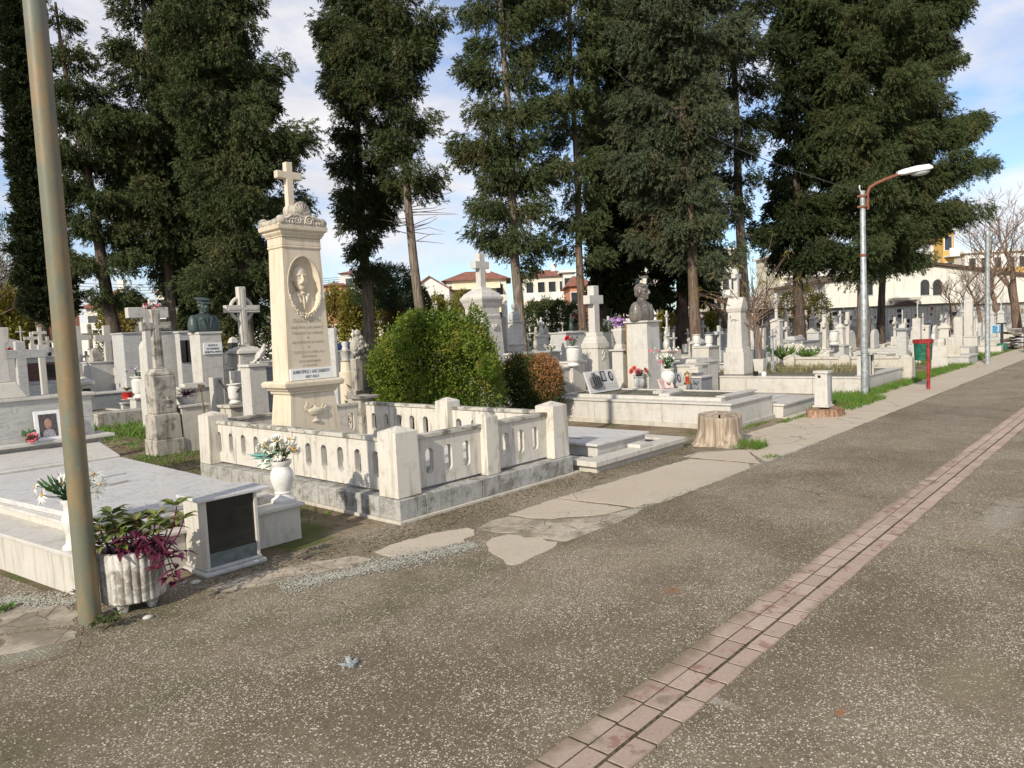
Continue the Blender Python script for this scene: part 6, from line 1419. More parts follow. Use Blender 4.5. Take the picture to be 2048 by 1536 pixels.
# --- distant rows: many small graves nothing in the photo tells apart
def far_grave(kind, x, y, s_, mat, rng_):
    t_ = thing('small_grave', '', 'grave', (x, y, 0), rad(rng_.uniform(-3, 3)))
    ring(MB(), -.55*s_, .55*s_, -1.0*s_, 1.0*s_, .12, 0, .24*s_).build('kerb', mat, t_, bevel=.01)
    MB().box(-.42*s_, .42*s_, -.86*s_, .86*s_, 0, .22*s_).build('cover', M_slab if kind % 2 else M_gravelb, t_)
    if kind == 0: MB().cbox(0, .8*s_, .3*s_, .26*s_, .24*s_, .62*s_).build('block', mat, t_, bevel=.01); MB().cross(0, .8*s_, .62*s_, .85*s_, .5*s_, .11*s_, .1*s_, .7).build('cross', mat, t_, bevel=.01)
    elif kind == 1: MB().xprism([(-.34*s_, .24*s_), (.34*s_, .24*s_), (.34*s_, .8*s_), (.2*s_, .95*s_), (0, 1.0*s_), (-.2*s_, .95*s_), (-.34*s_, .8*s_)], .74*s_, .88*s_).build('headstone', mat, t_, bevel=.01)
    elif kind == 2: MB().stack(0, .75*s_, [(.24*s_, .34*s_), (.9*s_, .28*s_)]).build('box', mat, t_, bevel=.01); MB().stack(0, .75*s_, [(.9*s_, .38*s_), (.96*s_, .38*s_), (1.1*s_, .05)]).build('roof', mat, t_); MB().box(-.09*s_, .09*s_, .57*s_, .6*s_, .45*s_, .8*s_).build('lamp_door', M_black, t_)
    elif kind == 4:
        MB().stack(0, .8*s_, [(.24*s_, .46*s_), (.6*s_, .42*s_)]).build('block', mat, t_, bevel=.01); MB().stack(0, .8*s_, [(.6*s_, .32*s_), (1.25*s_, .24*s_), (1.27*s_, .32*s_), (1.42*s_, .12*s_)]).build('obelisk', mat, t_); MB().cross(0, .8*s_, 1.42*s_, .5*s_, .3*s_, .07*s_, .06*s_, .7).build('cross', mat, t_)
    else: MB().cbox(0, .8*s_, .62*s_, .2*s_, .24*s_, .58*s_).build('block', mat, t_, bevel=.01); MB().cross(0, .8*s_, .58*s_, .62*s_, .36*s_, .06*s_, .05*s_, .68).build('cross', M_white, t_); MB().lathe(.34*s_, .3*s_, [(.06, .22*s_), (.09, .4*s_), (.07, .48*s_)], 10).build('vase', M_white_c, t_, smooth=True)
    return t_
KN = ['block cross', 'rounded headstone', 'lamp box', 'thin cross and vase', 'cross obelisk']
zones = [((0, 350), 'far left of the officer bust', 30, (15, 42)), ((350, 560), 'behind officer bust and ringed cross', 14, (17, 44)), ((640, 740), 'right of the portrait monument', 8, (17, 45)),
         ((1000, 1250), 'between small and bronze busts', 22, (18, 50)), ((1310, 1500), 'between bronze bust and obelisk', 24, (18, 48)), ((1500, 1730), 'between obelisk and lamp post', 34, (22, 48)), ((1750, 2040), 'right of the lamp post', 34, (22, 46))]
rg = random.Random(21); taken = []
for (pa_, pb_), where, n, (d0, d1) in zones:
    k = 0; tries = 0
    while k < n and tries < 4000:
        tries += 1
        px = rg.uniform(pa_, pb_); d = rg.uniform(d0, d1); x, y, _ = at(px, 690, d)
        x = round(x/1.45)*1.45+rg.uniform(-.12, .12); y = round(y/2.5)*2.5+.6
        if y < 5.4 or any(abs(x-a)+abs(y-b) < 1.3 for a, b in taken): continue
        if -.1 < 0 and any(math.hypot(x-o.location.x, y-o.location.y) < .95 for o in COL.objects if o.parent is None and o.type == 'EMPTY'): continue
        taken.append((x, y)); kind = rg.choice([0, 0, 1, 2, 3, 3, 4, 4]); mat, mn = rg.choice([(M_white, 'white'), (M_whited, 'weathered'), (M_grey, 'grey')])
        t_ = far_grave(kind, x, y, rg.uniform(.9, 1.2), mat, rg); t_['label'] = 'far %s grave with %s %s' % (mn, KN[kind], where); t_['group'] = t_['label']; k += 1
for o in COL.objects:
    if '_dim' in o: del o['_dim']
# ------------------------------------------------------------------ trees
def cypress(name, label, base, d, tr, prof, mat, seed, nb=35, per=43, leaf=.145, lw=.026, top=None, lean=0.0, bark_=None, bare=(), hang=.75, cat='tree', flat=.95, drop=.75, inner=.3, pads=2.3, psz=1.18, lime=0, rag=.24, tier=.8):
    """trunk (tapered, with limbs) and a crown of drooping sprays; prof = [(pixel row, left, right)] turned into metres at the tree's own distance"""
    rg = np.random.default_rng(seed); bx, by = base; x0, y0, _ = at(bx, by, d); m = d/CF
    rows = sorted(prof, key=lambda r: -r[0]); zs = np.array([zt_(bx, r[0], d) for r in rows])
    ax_off = lambda z: lean*z
    cxs = np.array([(at((r[1]+r[2])/2, r[0], d)[0]-x0)*HR[0]+(at((r[1]+r[2])/2, r[0], d)[1]-y0)*HR[1] for r in rows])
    ls = np.array([(r[2]-r[1])/2*m for r in rows])
    Lf = cxs-ls; Rt = cxs+ls                      # lateral extents left/right relative to the trunk foot
    if top is None: top = zs[-1]+ls[-1]*2.2
    if top > zs[-1]+.3:
        zs = np.append(zs, top); Lf = np.append(Lf, ax_off(top)-.1); Rt = np.append(Rt, ax_off(top)+.1)
    t_ = thing(name, label, cat, (x0, y0, 0), group=None)
    HRv = np.array([HR[0], HR[1], 0.0]); HFv = np.array([Fv[0], Fv[1], 0.0]); up = np.array([0, 0, 1.0])
    # trunk
    n = 9; pts = []; rr_ = []
    for i in range(n):
        z = top*.93*i/(n-1); w = .12*math.sin(z*.9+seed)
        pts.append(tuple(HRv*(ax_off(z)+w*.4)+HFv*w*.3+up*z)); rr_.append(tr*(1-.85*i/(n-1))*(1+.35*math.exp(-z/.25)))
    lb = MB().tube(pts, rr_, 12)
    P_ = []; A_ = []; S_ = []
    z0c, z1c = zs[0]+drop*.8, zs[-1]
    wts = np.interp(np.linspace(z0c, z1c, 200), zs, np.maximum(Rt-Lf, .3)); cdf = np.cumsum(wts); cdf /= cdf[-1]
    for i in range(nb):
        z = np.interp((i+rg.uniform(0, 1))/nb, cdf, np.linspace(z0c, z1c, 200)); z = z*(1-tier)+tier*(round(z/1.05+seed*.37)-seed*.37)*1.05+rg.normal()*.06; az = i*2.39996+rg.uniform(-.5, .5)
        l, r = np.interp(z, zs, Lf), np.interp(z, zs, Rt); c_ = ax_off(z); shr = .16+.1*(tier == 0); rl_, rr2 = max(.15, c_-l-shr), max(.15, r-c_-shr); rdp = (rl_+rr2)/2*flat
        ca, sa = math.cos(az), math.sin(az); side_r = rr2 if ca > 0 else rl_; R_ = 1/math.sqrt((ca/side_r)**2+(sa/rdp)**2)*min(1.04, rg.uniform(.60, .92)*(1+rag*(math.sin(z*2.6+seed+(2.1 if ca > 0 else 0))+.7*math.sin(z*5.3+seed*2+(1 if ca > 0 else 4)))))
        d3 = HRv*ca+HFv*sa; s0 = HRv*c_+up*(z-R_*rg.uniform(.0, .25)); e0 = HRv*c_+d3*R_+up*(z+rg.uniform(-.15, .25)); mid = (s0+e0)/2-up*R_*.12
        if i % 2 == 0 or R_ > 1.0: lb.tube([tuple(s0), tuple(mid), tuple(e0*.9+s0*.1)], [max(.018, tr*.16), max(.012, tr*.10), .008], 5, False)
        # pads of drooping sprays strung along the bough, with air between them
        npad = max(2, int(pads*R_+.5)); perp = np.cross(d3, up)
        for q in range(npad):
            t = 1-(q/npad)**1.15*(1-inner*.45)+rg.uniform(-.06, .04); t = min(1, max(.12, t)); pr = (.16+.30*rg.uniform(.5, 1))*(.7+.3*min(R_, 2))*psz; pr = min(pr, .22+.30*R_)
            c0 = (1-t)**2*s0+2*t*(1-t)*mid+t*t*e0+perp*rg.normal()*(.20*R_*(1.15-t))+up*(rg.normal()*.05+.25*max(0, t-.75))
            k = int(per*(pr/.35)**2)+3
            v = rg.normal(size=(k, 3)); v = v/np.linalg.norm(v, axis=1, keepdims=True)*rg.uniform(.3, 1, (k, 1))**.5
            c = c0+(perp*v[:, :1]*1.05+d3*v[:, 1:2]*1.1+up*v[:, 2:]*.42)*pr; c = c-up*(rg.uniform(0, 1, (k, 1))**2.2*drop*(.4+.6*rg.uniform()))
            P_.append(c); out = d3*.55+perp*v[:, :1]*.5+up*(v[:, 2:]*.5+.12)-up*(hang*rg.uniform(0, 1, (k, 1))**.6*1.5); A_.append(out+rg.normal(size=(k, 3))*.18)
    P = np.concatenate(P_); A = unit(np.concatenate(A_)); N = len(P)
    nl = 17; sp = np.repeat(P, nl, 0); sa_ = np.repeat(A, nl, 0); u = rg.uniform(-.1, 1, (N*nl, 1))
    sz = np.repeat(rg.uniform(.7, 1.25, (N, 1)), nl, 0)
    pos = sp+sa_*u*.30*sz*(leaf/.2)+rg.normal(size=(N*nl, 3))*.034*(leaf/.2)*(1.2-u)
    dirv = sa_*1.0+rg.normal(size=(N*nl, 3))*.38
    npmesh('crown', leaves(pos, dirv, leaf*rg.uniform(.5, 1.0, N*nl), lw*rg.uniform(.7, 1.3, N*nl), rg, .5), N*nl, mat, t_)
    for (bz, blen, ba) in bare:        # dead twigs below the crown
        for q in range(7):
            a = ba+rg.normal()*.25; dv_ = HRv*math.cos(a)+up*(math.sin(a)*.6+rg.normal()*.12)+HFv*rg.normal()*.3; s0 = HRv*ax_off(bz)+up*(bz+rg.normal()*.25)
            lb.tube([tuple(s0), tuple(s0+dv_*blen*.5+up*rg.normal()*.05), tuple(s0+dv_*blen*rg.uniform(.7, 1)+up*rg.normal()*.12)], [.018, .010, .004], 4, False)
    lb.build('trunk', bark_ or M_bark, t_, smooth=True)
    if lime: MB().lathe(0, 0, [(tr*1.5, 0), (tr*1.12, .4), (tr*1.03, lime)], 14, False).build('lime_wash', M_whited, t_, smooth=True)
    NF.append((label[:30], N*nl)); return t_
NF = []
# far left: slender column cypress, then the cone beside it
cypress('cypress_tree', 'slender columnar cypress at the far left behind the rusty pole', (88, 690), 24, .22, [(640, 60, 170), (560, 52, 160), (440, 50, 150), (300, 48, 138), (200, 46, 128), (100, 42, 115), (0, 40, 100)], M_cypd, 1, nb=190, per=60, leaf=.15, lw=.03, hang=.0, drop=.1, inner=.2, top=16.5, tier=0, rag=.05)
cypress('cypress_tree', 'pointed conical cypress just right of the columnar one', (247, 690), 23, .24, [(620, 170, 290), (560, 170, 290), (450, 150, 300), (350, 135, 330), (240, 140, 300), (150, 150, 260), (60, 172, 225), (5, 186, 208)], M_cyp, 2, nb=52, per=43, lean=-.1, top=13.2, drop=.35, bark_=M_barkd)
cypress('cypress_tree', 'big dark cypress with leaning brown trunk behind the weathered cross', (352, 680), 24.5, .18, [(560, 245, 440), (470, 210, 440), (380, 190, 430), (280, 200, 430), (180, 235, 420), (100, 262, 420), (0, 250, 420)], M_cyp, 3, nb=70, per=43, lean=-.02, top=17.5)
cypress('cypress_tree', 'very wide dark cypress directly behind the ringed cross', (506, 690), 22.5, .17, [(640, 400, 600), (600, 380, 615), (500, 380, 612), (430, 390, 606), (350, 380, 600), (270, 370, 625), (200, 360, 596), (120, 350, 570), (60, 340, 560), (0, 330, 540)], M_cyp, 4, nb=88, per=43, lean=-.04, top=18)
cypress('cypress_tree', 'tree standing far behind between the two dark left cypresses', (430, 690), 30, .3, [(640, 330, 520), (540, 320, 540), (400, 300, 560), (200, 310, 540), (0, 330, 520)], M_cypd, 14, nb=52, per=43, leaf=.24, lw=.055, top=18, bark_=M_barkd)
# centre left pair
cypress('cypress_tree', 'leafy cypress crown reaching low behind the yellow hedge', (738, 680), 29, .26, [(600, 705, 790), (540, 695, 800), (480, 690, 790), (430, 650, 800), (370, 640, 810), (300, 650, 800), (230, 690, 790), (150, 640, 790), (60, 640, 780), (0, 640, 780)], M_cyp, 5, nb=59, per=43, leaf=.16, lw=.03, lean=.0, top=17)
cypress('cypress_tree', 'tall cypress with long bare straight trunk behind the green shrub', (846, 690), 26, .20, [(420, 745, 925), (385, 750, 910), (350, 740, 880), (290, 745, 890), (230, 700, 888), (170, 660, 860), (130, 612, 890), (80, 640, 905), (40, 650, 890), (0, 632, 880)], M_cyp, 6, nb=49, per=43, lean=-.035, top=18, bare=[(6.0, 1.9, .2), (5.2, 1.3, .1), (5.6, 1.2, 2.9)])
# centre
cypress('cypress_tree', 'drooping cypress above the corniced cross monument', (1042, 690), 24, .19, [(570, 980, 1090), (500, 962, 1085), (450, 900, 1110), (400, 905, 1120), (330, 912, 1130), (280, 915, 1130), (200, 935, 1130), (130, 930, 1120), (60, 935, 1110), (0, 900, 1120)], M_cyp, 7, nb=61, per=43, lean=-.01, top=18, bare=[(6.5, 1.4, 2.9)])
cypress('cypress_tree', 'narrow cypress with pale painted trunk foot left of the bronze bust', (1168, 690), 25, .155, [(540, 1120, 1215), (480, 1100, 1210), (400, 1090, 1215), (300, 1080, 1220), (200, 1085, 1220), (100, 1080, 1230), (0, 1070, 1240)], M_cyp, 8, nb=49, per=43, lean=-.005, top=18, bark_=M_barkr, lime=1.5)
z_ = zt_(1168, 640, 24.9); xx, yy, _ = at(1165, 660, 24.9)
cypress('cypress_tree', 'large bluish cypress with reddish trunk above the bronze bust', (1396, 690), 25, .20, [(560, 1340, 1440), (500, 1300, 1470), (440, 1240, 1450), (380, 1215, 1450), (300, 1210, 1450), (220, 1215, 1460), (150, 1200, 1450), (80, 1190, 1470), (0, 1190, 1470)], M_cypb, 9, nb=88, per=43, lean=-.03, top=18, bark_=M_barkr)
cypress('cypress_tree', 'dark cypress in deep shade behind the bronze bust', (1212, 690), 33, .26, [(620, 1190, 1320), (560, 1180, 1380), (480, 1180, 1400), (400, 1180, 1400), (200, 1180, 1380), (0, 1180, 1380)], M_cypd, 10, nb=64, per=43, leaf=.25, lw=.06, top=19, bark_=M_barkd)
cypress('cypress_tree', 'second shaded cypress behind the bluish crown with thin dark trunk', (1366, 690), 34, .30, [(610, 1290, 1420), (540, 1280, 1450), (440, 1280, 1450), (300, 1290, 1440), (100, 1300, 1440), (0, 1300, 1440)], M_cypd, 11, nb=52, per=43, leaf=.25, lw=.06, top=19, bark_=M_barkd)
cypress('cypress_tree', 'sparse cypress with straight dark trunk left of the bare shrub', (1492, 690), 27, .22, [(500, 1440, 1530), (400, 1425, 1545), (300, 1430, 1560), (200, 1420, 1550), (100, 1430, 1545), (0, 1425, 1560)], M_cypd, 12, nb=35, per=43, lean=-.02, top=18)
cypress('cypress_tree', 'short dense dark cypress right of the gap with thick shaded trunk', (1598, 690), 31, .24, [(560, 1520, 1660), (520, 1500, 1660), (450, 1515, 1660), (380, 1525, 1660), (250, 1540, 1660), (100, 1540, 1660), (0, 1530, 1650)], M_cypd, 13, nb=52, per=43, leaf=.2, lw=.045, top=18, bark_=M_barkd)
# right giants
cypress('cypress_tree', 'huge cypress whose pale trunk stands behind the lamp post', (1728, 696), 31, .25, [(585, 1672, 1708), (555, 1650, 1735), (520, 1615, 1790), (430, 1585, 1800), (350, 1560, 1810), (270, 1555, 1820), (180, 1550, 1820), (90, 1545, 1820), (0, 1560, 1830)], M_cyp, 15, nb=105, per=43, lean=.0, top=20)
cypress('cypress_tree', 'huge cypress spreading over the white building at the right', (1761, 690), 34, .17, [(548, 1750, 1830), (528, 1740, 1880), (500, 1735, 1915), (465, 1730, 1960), (420, 1730, 1985), (380, 1740, 1995), (340, 1740, 1985), (290, 1740, 1950), (245, 1740, 1995), (200, 1740, 1915), (150, 1740, 1900), (90, 1730, 1970), (40, 1720, 1985), (0, 1710, 1940)], M_cyp, 16, nb=145, per=43, lean=.04, top=21, bark_=M_barkd)  # dark bark puts this trunk's shade into its colour
# white lime band at the foot of the pale painted trunk
# ------------------------------------------------------------------ shrubs
def shrub(label, cx, cy, blobs, n, L_, W_, mat, seed, name='shrub', cat='shrub', stems=True, up=.5, mat2=None, n2=0, box2=None, z0=.1):
    rg = np.random.default_rng(seed); t_ = thing(name, label, cat, (cx, cy, 0)); ps = []; ns = []
    vol = np.array([b[3]*b[4]*b[5] for b in blobs])**.66; k = rg.choice(len(blobs), n, p=vol/vol.sum()); B = np.array(blobs)[k]
    v = unit(rg.normal(size=(n, 3))); r = rg.uniform(.62, 1.05, (n, 1))**.7
    lump = 1+.10*np.sin(v[:, :1]*9+B[:, :1]*7)*np.cos(v[:, 1:2]*8+v[:, 2:]*7)+.07*np.sin(v[:, :1]*23+v[:, 2:]*19)*np.cos(v[:, 1:2]*21)+(rg.uniform(0, 1, (n, 1))**14)*.22
    p = B[:, :3]+v*B[:, 3:]*r*lump; keep = p[:, 2] > z0; p, v = p[keep], v[keep]
    axd = v+rg.normal(size=v.shape)*.6; axd[:, 2] += up
    npmesh('foliage', leaves(p, axd, L_*rg.uniform(.6, 1.2, len(p)), W_*rg.uniform(.7, 1.2, len(p)), rg), len(p), mat, t_)
    if mat2:
        b = np.array(box2); v = unit(rg.normal(size=(n2, 3))); p = b[:3]+v*b[3:]*rg.uniform(.75, 1.05, (n2, 1)); p = p[p[:, 2] > z0]; axd = rg.normal(size=p.shape); axd[:, 2] += up
        npmesh('dry_foliage', leaves(p, axd, L_*rg.uniform(.6, 1.2, len(p)), W_*rg.uniform(.7, 1.2, len(p)), rg), len(p), mat2, t_)
    if stems:
        mb = MB(); r_ = random.Random(seed)
        for b in blobs[:8]:
            for q in range(4): e = (b[0]+r_.uniform(-.6, .6)*b[3], b[1]+r_.uniform(-.6, .6)*b[4], b[2]+r_.uniform(0, .7)*b[5]); mb.tube([(e[0]*.15, e[1]*.15, 0), (e[0]*.6, e[1]*.6, e[2]*.5), e], [.02, .014, .006], 5, False)
        mb.build('stems', M_barkd, t_)
    return t_
sx, sy, _ = at(868, 740, 11.3); k1 = 11.3/CF
_rb = random.Random(17)
def lb_(dx, dz_px, r1, r2, depth=0): v = Rv*dx*k1+Fv*depth; return [float(v[0]), float(v[1]), zt_(868, dz_px, 11.3), r1*k1, r1*k1, r2*k1]
shrub('round bright green shrub behind the balustrade', sx, sy, [lb_(0, 730, 118, 96), lb_(-70, 745, 62, 85, .1), lb_(75, 745, 62, 90, -.1), lb_(20, 680, 72, 52), lb_(-48, 700, 58, 48), lb_(70, 690, 46, 50), lb_(92, 660, 22, 40), lb_(-20, 800, 110, 60), lb_(60, 790, 80, 60), lb_(30, 655, 30, 32), lb_(-100, 715, 14, 30), lb_(50, 640, 10, 22), lb_(-60, 655, 10, 24), lb_(108, 720, 16, 26), lb_(5, 634, 9, 16), lb_(84, 640, 9, 30), lb_(-30, 640, 9, 18), lb_(120, 760, 12, 22)]+[lb_(112*math.sin(a_)*(1 if e_ < .5 else .8), 735-98*math.cos(a_)*(.35+.65*e_), _rb.uniform(14, 24), _rb.uniform(12, 24), _rb.uniform(-.9, .3)*(1-e_*.3)) for a_, e_ in [(_rb.uniform(-1.9, 1.9), _rb.random()) for _ in range(64)]], 80000, .042, .026, M_bush, 3)
sx, sy, _ = at(1062, 760, 12.4); k1 = 12.4/CF
def lb2(dx, py, r1, r2, depth=0): v = Rv*dx*k1+Fv*depth; return [float(v[0]), float(v[1]), zt_(1062, py, 12.4), r1*k1, r1*k1, r2*k1]
shrub('smaller dark shrub turning brown on its right side', sx, sy, [lb2(-10, 760, 50, 52), lb2(10, 780, 55, 50), lb2(-25, 740, 32, 34), lb2(-35, 775, 38, 50)], 26000, .035, .02, M_bushb, 4, mat2=M_brn, n2=9000, box2=lb2(24, 758, 40, 50, -.10))
for px, py, hh_, lb, mt in ((728, 790, .5, 'dark green leafy plant between urn and carved stele', M_dullg), (1225, 668, .6, 'dull olive bush behind the lilac vase', M_dullg)):
    x, y, z = at(px, py-20, 11.6 if px < 1000 else 15.5); shrub(lb, x, y, [[0, 0, z*.5, .28, .28, max(.25, z*.5)]], 900, .13, .04, mt, 7, stems=False)
# hedges and bushes beyond the graves
def hedge(label, px0, px1, ytop, d, mat, seed, n=9000, L_=.16, W_=.07, name='hedge', rows=3, ybot=665, yv=14):
    rg = random.Random(seed); x, y, _ = at((px0+px1)/2, ytop, d); bl = []; m = d/CF; nb = max(3, int((px1-px0)/28))
    for i in range(nb):
        px = px0+(px1-px0)*(i+.5)/nb; yt = ytop+rg.uniform(-yv, yv); p = at(px, yt, d+rg.uniform(-1, 1)); h = p[2]
        bl.append([p[0]-x, p[1]-y, h*.55, 22*m, 22*m, h*.5]); bl.append([p[0]-x+rg.uniform(-.4, .4), p[1]-y, h*.82, 14*m, 14*m, h*.2])
    return shrub(label, x, y, bl, n, L_, W_, mat, seed, name=name, cat=name.replace('_', ' '), up=.2, stems=False)
hedge('yellow olive hedge behind the portrait monument', 655, 800, 592, 44, M_olive, 1, 16000, .22, .11)
hedge('darker green bushes right of the yellow hedge', 790, 850, 575, 46, M_dullg, 2, 9000, .22, .10)
hedge('sunlit pale brown bushes behind the bare trunk', 860, 935, 600, 50, M_olive, 3, 7000, .2, .07)
hedge('yellow leaved bushes at the left edge', -20, 60, 600, 34, M_olive, 4, 8000, .2, .1, yv=20)
hedge('olive bushes between the left dark trunks', 205, 245, 610, 36, M_olive, 5, 4000, .2, .1); hedge('yellow green bushes behind the officer bust', 355, 480, 612, 36, M_olive, 6, 9000, .2, .1, yv=20)
hedge('dark green conifer bushes right of the small bust', 1050, 1165, 612, 47, M_dullg, 7, 12000, .25, .06, yv=10)
hedge('green shrubs between bronze bust and obelisk', 1320, 1440, 628, 44, M_olive, 8, 10000, .2, .09); hedge('brown rusty bushes behind the obelisk', 1420, 1560, 588, 46, M_brn, 9, 6000, .14, .035, yv=25)
hedge('brown and yellow bushes left of the white building', 1560, 1655, 585, 47, M_olive, 10, 6000, .18, .06, yv=20); hedge('low olive bushes by the far kerbs', 505, 560, 640, 32, M_dullg, 12, 3000, .16, .07, yv=4)
x, y, z = at(15, 520, 40); shrub('dark green pine crown at the left edge', x, y, [[0, 0, z, 1.3, 1.3, 2.4], [.6, 0, z-2.4, 1.6, 1.6, 1.6], [-1, 0, z-1.5, 1.5, 1.5, 1.6]], 12000, .26, .04, M_pine, 3, name='pine_tree', cat='tree')
x, y, z = at(770, 560, 42); shrub('dark pine behind the power lines left of the bare trunk', x, y, [[0, 0, z, 1.6, 1.6, .9], [.9, 0, z-.8, 1.2, 1.2, .9], [-.8, 0, z-.6, 1.3, 1.3, 1.1]], 12000, .22, .04, M_pine, 4, name='pine_tree', cat='tree')
def bare_tree(label, px, ybase, d, H, W_, seed, n=260, mat=None):
    rg = random.Random(seed); x, y, _ = at(px, ybase, d); t_ = thing('bare_tree', label, 'tree', (x, y, 0)); mb = MB(); k = [0]
    def grow(p, dv, l, r, lev):
        k[0] += 1
        if k[0] > n: return
        q = [p]; 
        for s_ in range(3):
            dv = (dv+Vector((rg.gauss(0, .12), rg.gauss(0, .12), .05))).normalized(); p = p+dv*l/3; q.append(p)
        mb.tube([tuple(a) for a in q], [max(.012, r), max(.011, r*.85), max(.01, r*.7), max(.008, r*.5)], 4 if lev else 8, False)
        if lev < (6 if n > 400 else 5):
            for c in range(3 if lev < 4 else 2): grow(q[rg.choice((1, 2, 3)) if c else 3], (dv+Vector((rg.gauss(0, .55)*W_, rg.gauss(0, .55)*W_, rg.uniform(.0, .3)))).normalized(), l*rg.uniform(.6, .8), r*.5, lev+1)
    grow(Vector((0, 0, 0)), Vector((0, 0, 1)), H*.3, H*.022, 0); mb.build('branches', mat or M_twig, t_); return t_
for i, (px, d, H, lb) in enumerate(((2035, 52, 14.5, 'tall brown bare tree at the right edge'), (2000, 50, 10.5, 'bare reddish tree left of the tall brown one at the right edge'), (2060, 48, 12, 'bare tree cut by the right picture edge'), (1935, 50, 6.2, 'thin bare tree before the white building wall'), (1905, 49, 5.0, 'smaller bare sapling before the arched windows'), (1965, 50, 6.8, 'bare tree right behind the tall curved stele'), (0, 33, 11, 'bare dark tree at the left edge'), (1460, 42, 6, 'leafless brown tree behind the obelisk'), (1520, 44, 6, 'leafless pale tree behind the bare shrub'), (1620, 48, 6.0, 'leafless tree left of the white building'))):
    bare_tree(lb, px, 660, d, H, 1.1 if d != 33 else 1.3, 40+i, 1100 if i < 3 else 300)
# ------------------------------------------------------------------ perimeter walls and buildings
def wallseg(label, p0, p1, h, mat, th=.3, name='cemetery_wall', cat='wall', cop=True, z0=0):
    L_ = math.hypot(p1[0]-p0[0], p1[1]-p0[1]); t_ = thing(name, label, cat, (p0[0], p0[1], 0), math.atan2(p1[1]-p0[1], p1[0]-p0[0]))
    MB().box(0, L_, -th/2, th/2, z0, h).build('wall', mat, t_)
    if cop: MB().box(-.05, L_+.05, -th/2-.18, th/2+.1, h, h+.10).build('coping', M_roofg, t_)
    return t_, L_
def niches(t_, L_, h, th, cols, rows, dx, z0, seed, mat=M_white, side=-1):
    rg = random.Random(seed); x = .3; c = 0
    fr_ = MB(); 
    while x < L_-dx and c < cols:
        for r_ in range(rows):
            z = z0+r_*(h-z0-.1)/rows; hh_ = (h-z0-.1)/rows-.06
            y = side*(th/2); fr_.box(x, x+dx-.06, min(y, y+side*.05), max(y, y+side*.05), z, z+hh_)
        x += dx; c += 1
    fr_.build('niche_slabs', mat, t_, bevel=.01)
    x = .3; c = 0; k = 0
    while x < L_-dx and c < cols:
        for r_ in range(rows):
            if rg.random() < .6 and k < 190:
                z = z0+r_*(h-z0-.1)/rows; hh_ = (h-z0-.1)/rows-.06; y = side*(th/2+.05); cx_ = x+dx/2-.03+rg.uniform(-.08, .08); kind = rg.random(); k += 1
                if kind < .45: b = MB().ell((cx_, y+side*.02, z+hh_*.55), (.055, .02, .07), 10, 6).build('oval_photo', rg.choice([M_blk, M_gold, M_pewter]), t_, smooth=True)
                elif kind < .7: b = MB().box(cx_-.07, cx_+.07, min(y, y+side*.03), max(y, y+side*.03), z+hh_*.3, z+hh_*.75).build('photo_panel', rg.choice([M_photow, M_blk]), t_)
                elif kind < .85: b = MB().box(cx_-.2, cx_+.2, min(y+side*.002, y+side*.03), max(y+side*.002, y+side*.03), z+.05, z+hh_-.04).build('open_niche', M_blk, t_)
                else: b = MB().lathe(cx_, y+side*.06, [(.03, z+.05), (.04, z+.15), (.06, z+.2), (.08, z+.3), (.02, z+.34)], 8).build('flower_pot', rg.choice([M_redf, M_flleaf, M_gold]), t_, smooth=True)
        x += dx; c += 1
A0 = at(1085, 650, 60); A1 = at(1400, 650, 52); A2 = at(1650, 645, 54); A3 = at(1925, 640, 57); A4 = at(2075, 640, 62)
def hseg(a, b, ya, yb, pxa, pxb): return (zt_(pxa, ya, dep((a[0], a[1], 1.6)))+zt_(pxb, yb, dep((b[0], b[1], 1.6))))/2
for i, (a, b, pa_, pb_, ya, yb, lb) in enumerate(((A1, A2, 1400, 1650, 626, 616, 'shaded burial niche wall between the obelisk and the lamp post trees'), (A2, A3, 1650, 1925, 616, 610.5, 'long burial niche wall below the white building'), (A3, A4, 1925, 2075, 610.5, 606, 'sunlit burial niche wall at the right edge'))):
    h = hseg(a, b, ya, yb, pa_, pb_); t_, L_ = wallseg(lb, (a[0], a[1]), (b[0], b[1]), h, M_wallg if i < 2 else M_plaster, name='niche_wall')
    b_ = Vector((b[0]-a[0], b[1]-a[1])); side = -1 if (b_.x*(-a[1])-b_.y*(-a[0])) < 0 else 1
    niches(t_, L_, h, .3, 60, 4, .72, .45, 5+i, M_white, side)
h = hseg(A0, A1, 640, 626, 1085, 1400); t_, L_ = wallseg('low colonnaded niche building behind the small bust', at(1000, 650, 58)[:2], (A1[0], A1[1]), h-.1, M_whitep, name='niche_wall')
mb_y = -1
for k in range(22):
    x = .6+k*L_/23
    MB().box(x, x+.55, .15, .19, .7, 1.35).build('dark_niche', M_black, t_); MB().box(x, x+.55, .15, .19, 1.45, 1.95).build('dark_niche', M_black, t_)
    MB().box(x, x+.55, -.19, -.15, .7, 1.35).build('dark_niche', M_black, t_); MB().box(x, x+.55, -.19, -.15, 1.45, 1.95).build('dark_niche', M_black, t_)
B0 = at(-120, 680, 60); B1 = at(760, 660, 58); wallseg('long pale perimeter wall behind the left graves', B0[:2], B1[:2], 2.45, M_plaster, cop=False); wallseg('perimeter wall stretch hidden behind the green shrub', B1[:2], at(1000, 655, 58)[:2], 2.35, M_plaster, cop=False)
x, y, z = at(1810, 610, 56); t_ = thing('wall_pediment', 'dark arched pediment on top of the long niche wall', 'pediment', (x, y, z-.3), rad(-48)); MB().xprism([(1.0*math.cos(math.pi*k/12), .62*math.sin(math.pi*k/12)) for k in range(13)], -.2, .2).build('arch', M_roofg, t_)

